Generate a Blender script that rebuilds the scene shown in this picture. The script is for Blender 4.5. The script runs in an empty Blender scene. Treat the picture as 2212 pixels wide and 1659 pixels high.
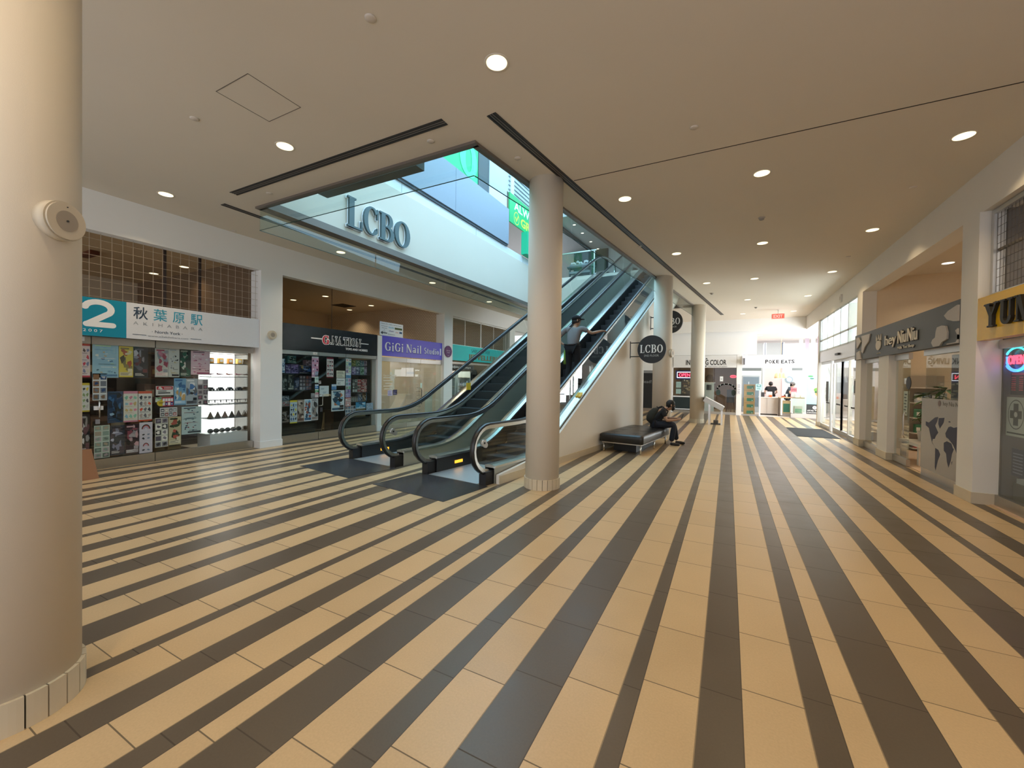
import bpy, bmesh, math, random
from mathutils import Vector, Matrix
PI = math.pi
R = math.radians
sc = bpy.context.scene
COL = sc.collection
# ---------------------------------------------------------------- camera
cam = bpy.data.cameras.new('camera'); cam_o = bpy.data.objects.new('camera', cam); COL.objects.link(cam_o)
cam.sensor_width = 36.0; cam.lens = 891.0 / 2212.0 * 36.0; cam.clip_start = 0.05; cam.clip_end = 300
def _n(v): return v / v.length
_y = _n(Vector((467, -5.5, 891))); _x = -Vector((-1701, -36, 891)); _x = _n(_x - _y * _x.dot(_y)); _z = _y.cross(_x)
if _z.y > 0: _z = -_z
# columns: camera right, up, back in world axes
cam_o.matrix_world = Matrix(((_x.x, -_x.y, -_x.z, 0), (_y.x, -_y.y, -_y.z, 0), (_z.x, -_z.y, -_z.z, 1.6), (0, 0, 0, 1)))
sc.camera = cam_o
# ---------------------------------------------------------------- view, world, daylight
sc.view_settings.view_transform = 'Standard'; sc.view_settings.look = 'None'
sc.view_settings.gamma = 1.0; sc.view_settings.use_curve_mapping = False
sc.view_settings.exposure = -0.55
sc.cycles.max_bounces = 9; sc.cycles.diffuse_bounces = 4; sc.cycles.glossy_bounces = 4
sc.cycles.transparent_max_bounces = 24; sc.cycles.transmission_bounces = 4
sc.cycles.use_denoising = True; sc.cycles.sample_clamp_indirect = 6.0; sc.cycles.sample_clamp_direct = 0
sc.cycles.caustics_reflective = False; sc.cycles.caustics_refractive = False
W = bpy.data.worlds.new('daylight'); sc.world = W; W.use_nodes = True
_bg = W.node_tree.nodes['Background']; _bg.inputs[0].default_value = (0.90, 0.93, 1.0, 1); _bg.inputs[1].default_value = 2.4
def lamp(name, kind, loc, rot=(0, 0, 0), energy=10, color=(1, 1, 1), size=1, size_y=None, **k):
    l = bpy.data.lights.new(name, kind); l.energy = energy; l.color = color
    if kind == 'AREA':
        l.size = size
        if size_y: l.shape = 'RECTANGLE'; l.size_y = size_y
    for a, b in k.items(): setattr(l, a, b)
    o = bpy.data.objects.new(name, l); COL.objects.link(o); o.location = loc; o.rotation_euler = rot
    return o
sun = lamp('sunlight', 'SUN', (10, 20, 20), (0, 0, 0), 9.0, (1.0, 0.93, 0.82), angle=R(1.0))
sun.rotation_euler = Vector((-0.62, -0.30, -0.72)).to_track_quat('-Z', 'Y').to_euler()
lamp('skylight_daylight', 'AREA', (-5.2, 10.0, 9.3), (0, 0, 0), 1700, (0.44, 0.74, 1.0), 6.0, 13.0)
lamp('clerestory_daylight', 'AREA', (1.8, 10.5, 8.2), (0, R(80), 0), 520, (0.46, 0.76, 1.0), 2.6, 14.0)
lamp('entrance_daylight', 'AREA', (4.6, 16.4, 2.2), (0, R(90), 0), 900, (0.90, 0.96, 1.0), 3.6, 5.0)
lamp('east_wing_daylight', 'AREA', (5.6, 20.7, 2.4), (0, R(90), 0), 700, (0.95, 0.97, 1.0), 3.4, 2.6)
LIT_EXPOSURE = 1.0
# ---------------------------------------------------------------- frames of reference
A7 = R(7.0); EX, EY = math.sin(A7), math.cos(A7)
def UV(p):                       # escalator hall axes: u along the escalators, v to the right, z up
    u, v, z = p
    return (EX * u + EY * v, EY * u - EX * v, z)
# ---------------------------------------------------------------- materials
MATS = {}
def mat(name, color=None, rough=0.6, metal=0.0, spec=0.5, emit=None, estr=0.0, noise=None, bump=None, coat=0.0):
    if name in MATS: return MATS[name]
    m = bpy.data.materials.new(name); m.use_nodes = True; nt = m.node_tree; b = nt.nodes['Principled BSDF']
    b.inputs['Roughness'].default_value = rough; b.inputs['Metallic'].default_value = metal
    b.inputs['Specular IOR Level'].default_value = spec
    if coat: b.inputs['Coat Weight'].default_value = coat; b.inputs['Coat Roughness'].default_value = 0.08
    src = None
    if color is None:
        a = nt.nodes.new('ShaderNodeAttribute'); a.attribute_name = 'Col'; src = a.outputs['Color']
    else: b.inputs['Base Color'].default_value = (*color, 1)
    if noise:
        n = nt.nodes.new('ShaderNodeTexNoise'); n.inputs['Scale'].default_value = noise[0]; n.inputs['Detail'].default_value = 4
        tc = nt.nodes.new('ShaderNodeNewGeometry'); nt.links.new(tc.outputs['Position'], n.inputs['Vector'])
        mr = nt.nodes.new('ShaderNodeMapRange'); mr.inputs[3].default_value = 1 - noise[1]; mr.inputs[4].default_value = 1 + noise[1]
        nt.links.new(n.outputs[0], mr.inputs[0])
        mx = nt.nodes.new('ShaderNodeVectorMath'); mx.operation = 'SCALE'
        if src: nt.links.new(src, mx.inputs[0])
        else: mx.inputs[0].default_value = color
        nt.links.new(mr.outputs[0], mx.inputs['Scale']); nt.links.new(mx.outputs[0], b.inputs['Base Color'])
    elif src: nt.links.new(src, b.inputs['Base Color'])
    if bump:
        n = nt.nodes.new('ShaderNodeTexNoise'); n.inputs['Scale'].default_value = bump[0]; n.inputs['Detail'].default_value = 3
        tc = nt.nodes.new('ShaderNodeNewGeometry'); nt.links.new(tc.outputs['Position'], n.inputs['Vector'])
        bp = nt.nodes.new('ShaderNodeBump'); bp.inputs['Strength'].default_value = bump[1]; bp.inputs['Distance'].default_value = 0.01
        nt.links.new(n.outputs[0], bp.inputs['Height']); nt.links.new(bp.outputs[0], b.inputs['Normal'])
    if emit is not None:
        b.inputs['Emission Color'].default_value = (*emit, 1); b.inputs['Emission Strength'].default_value = estr
    MATS[name] = m
    return m
def glass(name, tint=(0.93, 0.97, 0.95), ior=1.5, rough=0.0, film=0.0, filmcol=(0.8, 0.8, 0.8)):
    if name in MATS: return MATS[name]
    m = bpy.data.materials.new(name); m.use_nodes = True; nt = m.node_tree; nt.nodes.remove(nt.nodes['Principled BSDF'])
    out = nt.nodes['Material Output']
    t = nt.nodes.new('ShaderNodeBsdfTransparent'); t.inputs[0].default_value = (*tint, 1)
    g = nt.nodes.new('ShaderNodeBsdfGlossy'); g.inputs['Roughness'].default_value = rough
    f = nt.nodes.new('ShaderNodeFresnel'); ge = nt.nodes.new('ShaderNodeNewGeometry')   # a thin sheet: the same reflection from either face
    io = nt.nodes.new('ShaderNodeMapRange'); io.inputs[3].default_value = ior; io.inputs[4].default_value = 1 / ior
    nt.links.new(ge.outputs['Backfacing'], io.inputs[0]); nt.links.new(io.outputs[0], f.inputs['IOR'])
    mx = nt.nodes.new('ShaderNodeMixShader'); nt.links.new(f.outputs[0], mx.inputs[0])
    low = t.outputs[0]
    if film:
        d = nt.nodes.new('ShaderNodeBsdfDiffuse'); d.inputs[0].default_value = (*filmcol, 1)
        m2 = nt.nodes.new('ShaderNodeMixShader'); m2.inputs[0].default_value = film
        nt.links.new(t.outputs[0], m2.inputs[1]); nt.links.new(d.outputs[0], m2.inputs[2]); low = m2.outputs[0]
    nt.links.new(low, mx.inputs[1]); nt.links.new(g.outputs[0], mx.inputs[2]); nt.links.new(mx.outputs[0], out.inputs[0])
    MATS[name] = m
    return m
mat('plaster', (0.78, 0.755, 0.70), 0.85, noise=(2.2, 0.02), bump=(320, 0.05))
mat('plaster_white', (0.84, 0.84, 0.82), 0.8, noise=(1.5, 0.015), bump=(300, 0.04))
mat('ceiling_paint', (0.74, 0.68, 0.58), 0.9, noise=(1.2, 0.02), bump=(400, 0.05))
mat('column_plaster', (0.74, 0.67, 0.56), 0.8, noise=(1.6, 0.03), bump=(260, 0.06))
mat('base_tile', (0.62, 0.54, 0.40), 0.45, noise=(8, 0.05))
mat('taupe_metal', (0.20, 0.175, 0.155), 0.45, 0.4)
mat('steel', (0.55, 0.54, 0.51), 0.33, 1.0, noise=(30, 0.05))
mat('bright_steel', (0.72, 0.72, 0.70), 0.25, 1.0)
mat('aluminium', (0.62, 0.62, 0.61), 0.42, 0.85, noise=(20, 0.03))
mat('clad_panel', (0.42, 0.43, 0.38), 0.45, 0.35, noise=(3, 0.04))
mat('black_rubber', (0.012, 0.012, 0.013), 0.28, spec=0.6)
mat('black', (0.015, 0.015, 0.016), 0.5)
mat('dark_gap', (0.02, 0.018, 0.015), 0.9)
mat('diffuser', (0.055, 0.052, 0.05), 0.6, 0.3)
mat('paint', None, 0.55, noise=(14, 0.03))
mat('print', None, 0.6, noise=(60, 0.05))
mat('gloss_print', None, 0.25, spec=0.5, noise=(40, 0.03))
mat('fabric', None, 0.9, noise=(120, 0.10), bump=(500, 0.2))
mat('skin', None, 0.55, noise=(30, 0.06))
mat('leather', (0.014, 0.013, 0.013), 0.32, spec=0.55, noise=(40, 0.15), bump=(160, 0.12))
mat('lamp_lens', (0.9, 0.85, 0.7), 0.5, emit=(1.0, 0.83, 0.50), estr=3.0)
mat('lamp_lens_white', (0.9, 0.9, 0.85), 0.5, emit=(1.0, 0.93, 0.78), estr=3.0)
mat('neon_red', (0.9, 0.05, 0.08), 0.4, emit=(1.0, 0.06, 0.12), estr=5)
mat('neon_blue', (0.1, 0.2, 0.9), 0.4, emit=(0.05, 0.25, 1.0), estr=5)
mat('neon_cyan', (0.1, 0.8, 0.8), 0.4, emit=(0.05, 0.85, 0.9), estr=4)
mat('neon_white', (0.9, 0.9, 1), 0.4, emit=(0.85, 0.9, 1.0), estr=3)
mat('exit_red', (0.8, 0.05, 0.04), 0.4, emit=(1.0, 0.10, 0.06), estr=1.6)
mat('amber', (1, 0.5, 0.05), 0.4, emit=(1.0, 0.42, 0.03), estr=2.6)
mat('case_light', (1, 1, 1), 0.5, emit=(1.0, 0.98, 0.93), estr=4.0)
mat('white_gloss', (0.84, 0.85, 0.86), 0.3)
glass('glass_clear', (0.94, 0.965, 0.955))
glass('glass_green', (0.93, 0.97, 0.957))
glass('glass_film', (0.93, 0.95, 0.93), film=0.30, filmcol=(0.78, 0.70, 0.55))
# ---------------------------------------------------------------- mesh collector
class MB:
    def __init__(s, T=None, col=(0.8, 0.8, 0.8)):
        s.v = []; s.f = []; s.c = []; s.sm = []; s.T = T; s.col = col
    def add(s, vs, fs, smooth=False, col=None):
        n = len(s.v); s.v += [s.T(p) if s.T else tuple(p) for p in vs]
        for f in fs: s.f.append([i + n for i in f]); s.c.append(col or s.col); s.sm.append(smooth)
        return s
    def box(s, x0, x1, y0, y1, z0, z1, col=None):
        vs = [(x, y, z) for z in (z0, z1) for y in (y0, y1) for x in (x0, x1)]
        return s.add(vs, [(0, 2, 3, 1), (4, 5, 7, 6), (0, 1, 5, 4), (2, 6, 7, 3), (0, 4, 6, 2), (1, 3, 7, 5)], False, col)
    def quad(s, a, b, c, d, col=None): return s.add([a, b, c, d], [(0, 1, 2, 3)], False, col)
    def prism(s, pts, off, col=None):           # closed polygon extruded by a vector
        n = len(pts); o = Vector(off); vs = [tuple(p) for p in pts] + [tuple(Vector(p) + o) for p in pts]
        fs = [tuple(range(n))[::-1], tuple(range(n, 2 * n))] + [(i, (i + 1) % n, n + (i + 1) % n, n + i) for i in range(n)]
        return s.add(vs, fs, False, col)
    def rings(s, rs, cap=True, smooth=True, close=True, col=None):
        n = len(rs[0]); vs = [p for r in rs for p in r]; fs = []
        for i in range(len(rs) - 1):
            for j in range(n if close else n - 1):
                k = (j + 1) % n; fs.append((i * n + j, i * n + k, (i + 1) * n + k, (i + 1) * n + j))
        s.add(vs, fs, smooth, col)
        if cap:
            b = len(s.v) - len(vs)
            s.f += [[b + j for j in range(n)][::-1], [b + (len(rs) - 1) * n + j for j in range(n)]]
            s.c += [col or s.col] * 2; s.sm += [False] * 2
        return s
    def cyl(s, c, r, z0, z1, n=24, r1=None, col=None, smooth=True):
        r1 = r if r1 is None else r1
        return s.rings([[(c[0] + q * math.cos(2 * PI * i / n), c[1] + q * math.sin(2 * PI * i / n), z) for i in range(n)] for q, z in ((r, z0), (r1, z1))], True, smooth, col=col)
    def lathe(s, c, prof, n=20, col=None):
        return s.rings([[(c[0] + q * math.cos(2 * PI * i / n), c[1] + q * math.sin(2 * PI * i / n), z) for i in range(n)] for q, z in prof], True, True, col=col)
    def disc(s, c, nrm, r, th, n=24, col=None, ry=None):   # round plate facing nrm
        q = Vector(nrm).normalized(); a = q.orthogonal().normalized()
        if abs(q.z) < 0.9: a = Vector((0, 0, 1)).cross(q).normalized()
        b = q.cross(a); c = Vector(c); ry = ry or r
        ring = lambda k: [tuple(c + q * k + a * r * math.cos(2 * PI * i / n) + b * ry * math.sin(2 * PI * i / n)) for i in range(n)]
        return s.rings([ring(0), ring(th)], True, True, col=col)
    def tube(s, pts, r, n=8, col=None, cap=True, flat=1.0):
        P = [Vector(p) for p in pts]; rs = []; up = None
        for i, p in enumerate(P):
            t = (P[min(i + 1, len(P) - 1)] - P[max(i - 1, 0)]).normalized()
            if up is None: up = t.orthogonal().normalized()
            a = (up - t * up.dot(t))
            a = a.normalized() if a.length > 1e-6 else t.orthogonal().normalized()
            up = a; b = t.cross(a); q = r[i] if isinstance(r, (list, tuple)) else r
            rs.append([tuple(p + (a * math.cos(2 * PI * k / n) + b * math.sin(2 * PI * k / n) * flat) * q) for k in range(n)])
        return s.rings(rs, cap, True, col=col)
    def ball(s, c, rx, ry=None, rz=None, n=12, m=8, col=None, rot=None):
        ry = ry or rx; rz = rz or rx; rs = []
        for i in range(m + 1):
            a = -PI / 2 + PI * i / m; q = max(math.cos(a), 0.02); ring = []
            for k in range(n):
                p = Vector((rx * q * math.cos(2 * PI * k / n), ry * q * math.sin(2 * PI * k / n), rz * math.sin(a)))
                if rot: p = rot @ p
                ring.append(tuple(p + Vector(c)))
            rs.append(ring)
        return s.rings(rs, True, True, col=col)
    def build(s, name, m, parent=None, org=None, fix=True):
        me = bpy.data.meshes.new(name)
        if org is None:
            if parent is not None: org = ORG[parent.name]
            else:
                xs, ys, zs = zip(*s.v); org = ((min(xs) + max(xs)) / 2, (min(ys) + max(ys)) / 2, min(zs))
        o = Vector(org)
        me.from_pydata([tuple(Vector(p) - o) for p in s.v], [], s.f); me.update()
        me.polygons.foreach_set('use_smooth', s.sm)
        at = me.color_attributes.new('Col', 'FLOAT_COLOR', 'CORNER'); buf = []
        for c, f in zip(s.c, s.f): buf += [c[0], c[1], c[2], 1.0] * len(f)
        at.data.foreach_set('color', buf)
        if fix:
            bm = bmesh.new(); bm.from_mesh(me); bmesh.ops.recalc_face_normals(bm, faces=bm.faces); bm.to_mesh(me); bm.free()
        me.materials.append(MATS[m] if isinstance(m, str) else m)
        ob = bpy.data.objects.new(name, me); COL.objects.link(ob)
        if parent is not None: ob.parent = parent
        else: ob.location = o
        ORG[ob.name] = o
        return ob
ORG = {}
def thing(name, label, cat, loc, group=None):
    o = bpy.data.objects.new(name, None); COL.objects.link(o); o.location = loc; o.empty_display_size = 0.1
    ORG[o.name] = Vector(loc); o['label'] = label; o['category'] = cat
    if group: o['group'] = group
    return o
def tag(o, label, cat, group=None):
    o['label'] = label; o['category'] = cat
    if group: o['group'] = group
    return o
def struct(o, label=None):
    o['kind'] = 'structure'
    if label: o['label'] = label
    return o
def dup(root, delta, label=None, group=None):
    r = root.copy(); COL.objects.link(r); r.location = Vector(root.location) + Vector(delta); ORG[r.name] = ORG[root.name] + Vector(delta)
    if label: r['label'] = label
    if group: r['group'] = group
    for ch in list(root.children):
        c = ch.copy(); COL.objects.link(c); c.parent = r
        for g in ch.children:
            d = g.copy(); COL.objects.link(d); d.parent = c
    return r
# ---------------------------------------------------------------- lettering
def text(mb, s, org, right, up, width=None, height=None, depth=0.004, bold=0.0, align='C', col=None, mirror=False):
    """Lettering on a plane: org is the left / centre / right of the base line; capitals are `height` tall."""
    cu = bpy.data.curves.new('lettering', 'FONT'); cu.body = s; cu.size = 1.0; cu.resolution_u = 3; cu.offset = bold; cu.extrude = 0.5
    ob = bpy.data.objects.new('lettering', cu); COL.objects.link(ob)
    bpy.context.view_layer.update()
    me = bpy.data.meshes.new_from_object(ob.evaluated_get(bpy.context.evaluated_depsgraph_get()))
    vs = [v.co.copy() for v in me.vertices]; fs = [list(p.vertices) for p in me.polygons]
    bpy.data.objects.remove(ob); bpy.data.curves.remove(cu); bpy.data.meshes.remove(me)
    if not vs: return mb
    x0 = min(v.x for v in vs); x1 = max(v.x for v in vs); y0 = min(v.y for v in vs); y1 = max(v.y for v in vs)
    capy = 0.729
    ky = (height / capy) if height else 1.0
    kx = (width / max(x1 - x0, 1e-6)) if width else ky
    if not height: ky = kx
    r = Vector(right).normalized(); u = Vector(up).normalized(); n = r.cross(u); o = Vector(org)
    a = {'L': x0, 'C': (x0 + x1) / 2, 'R': x1}[align]
    mb.add([tuple(o + r * ((v.x - a) * kx) + u * (v.y * ky) + n * ((v.z + 0.5) * depth)) for v in vs], fs, False, col)
    return mb
def strokes(mb, glyphs, s, org, right, up, height, width=None, grow=0.0, depth=0.01, col=None, gap=0.12):
    """Hand drawn letters: each glyph is (advance, [stroke...]); a stroke is ('l',x0,y0,x1,y1,w) or ('a',cx,cy,rx,ry,a0,a1,wv,wh)."""
    adv = 0; lay = []
    for ch in s:
        if ch == ' ': adv += 0.35; continue
        w, st = glyphs[ch]; lay.append((adv, st)); adv += w + gap
    adv -= gap
    k = height; kx = (width / adv) if width else height
    r = Vector(right).normalized(); u = Vector(up).normalized(); n = r.cross(u); o = Vector(org)
    P = lambda x, y, d: tuple(o + r * (x * kx) + u * (y * k) + n * d)
    num = 0
    for x0, st in lay:
        for q in st:
            num += 1; dpt = depth * (1 + .02 * num)
            if q[0] == 'l':
                _, ax, ay, bx, by, w = q; ax += x0; bx += x0; w += grow
                d = Vector((bx - ax, by - ay)); d = d.normalized() if d.length else Vector((1, 0)); e = Vector((-d.y, d.x)) * w / 2; d = d * grow / 2
                pts = [(ax - d.x + e.x, ay - d.y + e.y), (ax - d.x - e.x, ay - d.y - e.y), (bx + d.x - e.x, by + d.y - e.y), (bx + d.x + e.x, by + d.y + e.y)]
                mb.prism([P(x, y, 0) for x, y in pts], tuple(n * dpt), col)
            elif q[0] == 'p':
                c = Vector((sum(p[0] for p in q[1]) / len(q[1]), sum(p[1] for p in q[1]) / len(q[1])))
                pts = []
                for p in q[1]:
                    d = Vector(p) - c; pts.append(Vector(p) + d.normalized() * grow * 0.6)
                mb.prism([P(p.x + x0, p.y, 0) for p in pts], tuple(n * dpt), col)
            else:
                _, cx, cy, rx, ry, a0, a1, wv, wh = q; m = max(6, int(abs(a1 - a0) / 14)); rings = []
                for i in range(m + 1):
                    a = R(a0 + (a1 - a0) * i / m); w = (wv * abs(math.cos(a)) ** 1.3 + wh * (1 - abs(math.cos(a)) ** 1.3) + grow) / 2
                    ca, sa = math.cos(a), math.sin(a)
                    ring = [(cx + x0 + (rx + w) * ca, cy + (ry + w) * sa), (cx + x0 + (rx - w) * ca, cy + (ry - w) * sa)]
                    rings.append([P(*ring[0], 0), P(*ring[1], 0), P(*ring[1], dpt), P(*ring[0], dpt)])
                mb.rings(rings, True, False, col=col)
    return mb
# ================================================================ SETTING
def floor_material():
    m = bpy.data.materials.new('striped_floor_tiles'); m.use_nodes = True; nt = m.node_tree; b = nt.nodes['Principled BSDF']; L = nt.links.new
    N = lambda t, **k: nt.nodes.new('ShaderNode' + t)
    geo = N('NewGeometry'); sep = N('SeparateXYZ'); L(geo.outputs['Position'], sep.inputs[0])
    def math_(op, a, bb=None, c=None):
        n = N('Math'); n.operation = op
        for i, q in enumerate((a, bb, c)):
            if q is None: continue
            if isinstance(q, (int, float)): n.inputs[i].default_value = q
            else: L(q, n.inputs[i])
        return n.outputs[0]
    widths = [.271, .27, .09, .27, .187, .27, .135, .133, .27, .27, .137, .269]; per = sum(widths)
    dark = [1, 0, 1, 0, 1, 0, 1, 0, 1, 0, 1, 0]
    def ramp(vals, fac):
        r = N('ValToRGB'); r.color_ramp.interpolation = 'CONSTANT'; el = r.color_ramp.elements; p = 0
        el[0].position = 0; el[0].color = (*vals[0], 1); el[1].position = widths[0] / per; el[1].color = (*vals[1], 1); p = (widths[0] + widths[1]) / per
        for w, v in zip(widths[2:], vals[2:]):
            e = el.new(p); e.color = (*v, 1); p += w / per
        L(fac, r.inputs[0]); return r.outputs[0]
    fx = math_('FRACT', math_('DIVIDE', math_('ADD', sep.outputs[0], 1.002 + per * 20), per))
    fx2 = math_('FRACT', math_('DIVIDE', math_('ADD', sep.outputs[0], 1.002 + .005 + per * 20), per))
    is_dark = ramp([(d,) * 3 for d in dark], fx)
    offs = [((i * .088 + .36) % .549) / .549 for i in range(12)]
    off = ramp([(o,) * 3 for o in offs], fx); off2 = ramp([(o,) * 3 for o in offs], fx2)
    # the joint between stripes and the joint between slabs of one stripe
    edge = math_('GREATER_THAN', math_('ABSOLUTE', math_('SUBTRACT', off, off2)), 0.01)
    ty = math_('ADD', math_('DIVIDE', sep.outputs[1], .549), math_('SUBTRACT', 60, off))
    fy = math_('FRACT', ty); cross = math_('LESS_THAN', fy, .011)
    joint = math_('MAXIMUM', math_('MULTIPLY', edge, .55), math_('MULTIPLY', cross, .8))
    cell = N('CombineXYZ'); L(math_('FLOOR', ty), cell.inputs[1]); L(math_('MULTIPLY', off, 37.0), cell.inputs[0])
    L(math_('FLOOR', math_('DIVIDE', math_('ADD', sep.outputs[0], 1.002 + per * 20), per)), cell.inputs[2])
    wn = N('TexWhiteNoise'); L(cell.outputs[0], wn.inputs[0])
    n1 = N('TexNoise'); n1.inputs['Scale'].default_value = 3.0; n1.inputs['Detail'].default_value = 5; L(geo.outputs['Position'], n1.inputs['Vector'])
    n2 = N('TexNoise'); n2.inputs['Scale'].default_value = 90; n2.inputs['Detail'].default_value = 2; L(geo.outputs['Position'], n2.inputs['Vector'])
    val = math_('ADD', math_('MULTIPLY_ADD', wn.outputs[0], .10, .86), math_('ADD', math_('MULTIPLY_ADD', n1.outputs[0], .16, -.08), math_('MULTIPLY_ADD', n2.outputs[0], .20, -.06)))
    mx = N('MixRGB'); L(is_dark, mx.inputs[0]); mx.inputs[1].default_value = (.58, .42, .235, 1); mx.inputs[2].default_value = (.112, .086, .060, 1)
    sc_ = N('VectorMath'); sc_.operation = 'SCALE'; L(mx.outputs[0], sc_.inputs[0]); L(val, sc_.inputs['Scale'])
    mj = N('MixRGB'); L(joint, mj.inputs[0]); L(sc_.outputs[0], mj.inputs[1]); mj.inputs[2].default_value = (.05, .038, .025, 1)
    L(mj.outputs[0], b.inputs['Base Color'])
    L(math_('ADD', math_('MULTIPLY_ADD', n1.outputs[0], .18, .24), math_('MULTIPLY', joint, .3)), b.inputs['Roughness'])
    b.inputs['Specular IOR Level'].default_value = 0.42
    MATS['floor_tiles'] = m
floor_material()
H = 4.5
struct(MB().box(-9.3, 9.0, -3.0, 22.42, -0.2, 0.0).build('floor', 'floor_tiles'))
def PL(X, Y, z): return (X, Y, z)
# ceiling: a slab with the tapering well over the escalators
def vline(v, Y):                       # X on the slanted line v at depth Y
    u = (Y + EX * v) / EY; return EX * u + EY * v
HX0, HY0, HY1 = -7.23, 4.32, 17.5
hr0, hr1 = vline(-3.35, HY0), vline(-3.35, HY1)
c = MB()
for z0, z1 in ((H, 6.15),):
    c.prism([(-9.2, -3, z0), (HX0, -3, z0), (HX0, 22.4, z0), (-9.2, 22.4, z0)], (0, 0, z1 - z0))
    c.prism([(HX0, -3, z0), (3.3, -3, z0), (3.3, HY0, z0), (HX0, HY0, z0)], (0, 0, z1 - z0))
    c.prism([(hr0, HY0, z0), (3.3, HY0, z0), (3.3, HY1, z0), (hr1, HY1, z0)], (0, 0, z1 - z0))
    c.prism([(HX0, HY1, z0), (3.3, HY1, z0), (3.3, 22.4, z0), (HX0, 22.4, z0)], (0, 0, z1 - z0))
struct(c.build('ceiling', 'ceiling_paint'))
# metal edge around the well
t = MB(); w_ = 0.07
t.box(HX0 - .05, hr0 + .06, HY0 - .06, HY0 + .03, H - .035, H + .10)
t.box(HX0 - .05, HX0 + .17, HY0, HY1, H - .035, H + .10)
t.prism([(hr0 - .03, HY0, H - .035), (hr0 + .06, HY0, H - .035), (hr1 + .06, HY1, H - .035), (hr1 - .03, HY1, H - .035)], (0, 0, .135))
t.box(HX0, hr1, HY1 - .03, HY1 + .06, H - .035, H + .10)
struct(t.build('trim_1', 'taupe_metal'), 'taupe metal edge around the ceiling opening')
struct(MB().box(-2.05, 2.98, 5.765, 5.78, H - .002, H + .01).build('trim_2', 'dark_gap'), 'thin movement joint across the ceiling')
a = MB()
for x0, x1, y0, y1 in ((-4.71, -4.15, 2.35, 2.357), (-4.71, -4.15, 2.903, 2.91), (-4.71, -4.703, 2.35, 2.91), (-4.157, -4.15, 2.35, 2.91)): a.box(x0, x1, y0, y1, H - .002, H + .01)
struct(a.build('trim_3', 'taupe_metal'), 'outline of the flush access panel in the ceiling')
# ---- left frontage: bulkhead, pilasters, shop shells
l = MB(); l.box(-9.2, -9.0, -3, 22.4, 3.87, H)
PIL = [(5.40, 5.89), (11.92, 12.43), (16.9, 17.4)]
for y0, y1 in PIL: l.box(-9.36, -9.0, y0, y1, 0, 3.87)
l.box(-9.30, -9.06, 8.84, 9.0, 0, 2.80); l.box(-9.36, -9.0, -3, 1.2, 0, 3.87); l.box(-9.36, -9.0, 21.0, 22.4, 0, 3.87)
struct(l.build('wall_left', 'plaster_white'))
bb = MB()
for y0, y1 in PIL: bb.box(-9.37, -8.985, y0 - .012, y1 + .012, 0, 0.145)
bb.box(-9.31, -9.045, 8.83, 9.01, 0, .145)
struct(bb.build('baseboard_left', 'plaster_white'))
# shop shells behind the left frontage
s = MB(col=(.62, .52, .38)); s.box(-15.2, -9.3, -3, 22.4, -.2, -.001); struct(s.build('floor_shops_left', 'paint'))
s = MB(col=(.50, .36, .20)); s.box(-15.2, -9.2, -3, 5.62, 4.2, 4.5); struct(s.build('ceiling_toy_shop', 'paint'))
s = MB(col=(.60, .53, .43)); s.box(-15.2, -9.2, 5.66, 22.4, 4.2, 4.5); struct(s.build('ceiling_shops_left', 'paint'))
s = MB(col=(.66, .56, .41)); s.box(-15.4, -15.2, -3, 22.4, -.2, 4.5); struct(s.build('wall_shops_back', 'paint'))
s = MB(col=(.16, .10, .055)); s.box(-15.2, -9.32, 5.56, 5.62, 0, 4.2); struct(s.build('wall_toy_shop', 'paint'))
s = MB(col=(.64, .55, .42)); s.box(-15.2, -9.32, 5.62, 5.68, 0, 4.2); s.box(-15.2, -9.32, 8.90, 8.95, 0, 2.8); struct(s.build('wall_hobby_shop', 'paint'))
def brick_mat():
    m = bpy.data.materials.new('painted_block'); m.use_nodes = True; nt = m.node_tree; b = nt.nodes['Principled BSDF']
    g = nt.nodes.new('ShaderNodeNewGeometry'); sp = nt.nodes.new('ShaderNodeSeparateXYZ'); cb = nt.nodes.new('ShaderNodeCombineXYZ')
    nt.links.new(g.outputs['Position'], sp.inputs[0]); nt.links.new(sp.outputs[0], cb.inputs[0]); nt.links.new(sp.outputs[2], cb.inputs[1])
    k = nt.nodes.new('ShaderNodeTexBrick'); nt.links.new(cb.outputs[0], k.inputs['Vector']); k.inputs['Scale'].default_value = 4.5
    k.inputs['Color1'].default_value = (.72, .62, .48, 1); k.inputs['Color2'].default_value = (.68, .58, .44, 1); k.inputs['Mortar'].default_value = (.40, .32, .22, 1); k.inputs['Mortar Size'].default_value = .03
    nt.links.new(k.outputs[0], b.inputs['Base Color']); b.inputs['Roughness'].default_value = .8; MATS['painted_block'] = m
brick_mat()
s = MB(); s.box(-15.2, -9.32, 11.97, 12.07, 0, 4.2); s.box(-15.2, -9.32, 17.1, 17.2, 0, 4.2); struct(s.build('wall_nail_studio', 'painted_block'))
# ---- right frontage
r = MB(); r.box(2.98, 3.30, -3, 22.0, 3.92, 4.62)
struct(r.build('wall_right', 'plaster'))
r = MB()
r.box(2.95, 3.22, 7.83, 8.28, 0, 3.92); r.box(2.98, 3.26, 13.40, 13.88, 0, 3.92); r.box(2.96, 3.2, 18.86, 19.05, 0, 3.92)
r.box(2.98, 3.14, 11.36, 12.0, 0, 2.2)
struct(r.build('wall_right_pilasters', 'plaster'))
r = MB()
r.box(2.935, 3.225, 7.815, 8.295, 0, .15); r.box(2.965, 3.27, 13.385, 13.895, 0, .17); r.box(2.965, 3.15, 11.345, 12.015, 0, .15); r.box(2.945, 3.21, 18.85, 19.06, 0, .15)
struct(r.build('baseboard_right', 'base_tile'))
s = MB(col=(.66, .47, .33)); s.box(3.12, 7.2, -3, 13.5, .001, .012); struct(s.build('floor_tea_shop', 'paint'))
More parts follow.
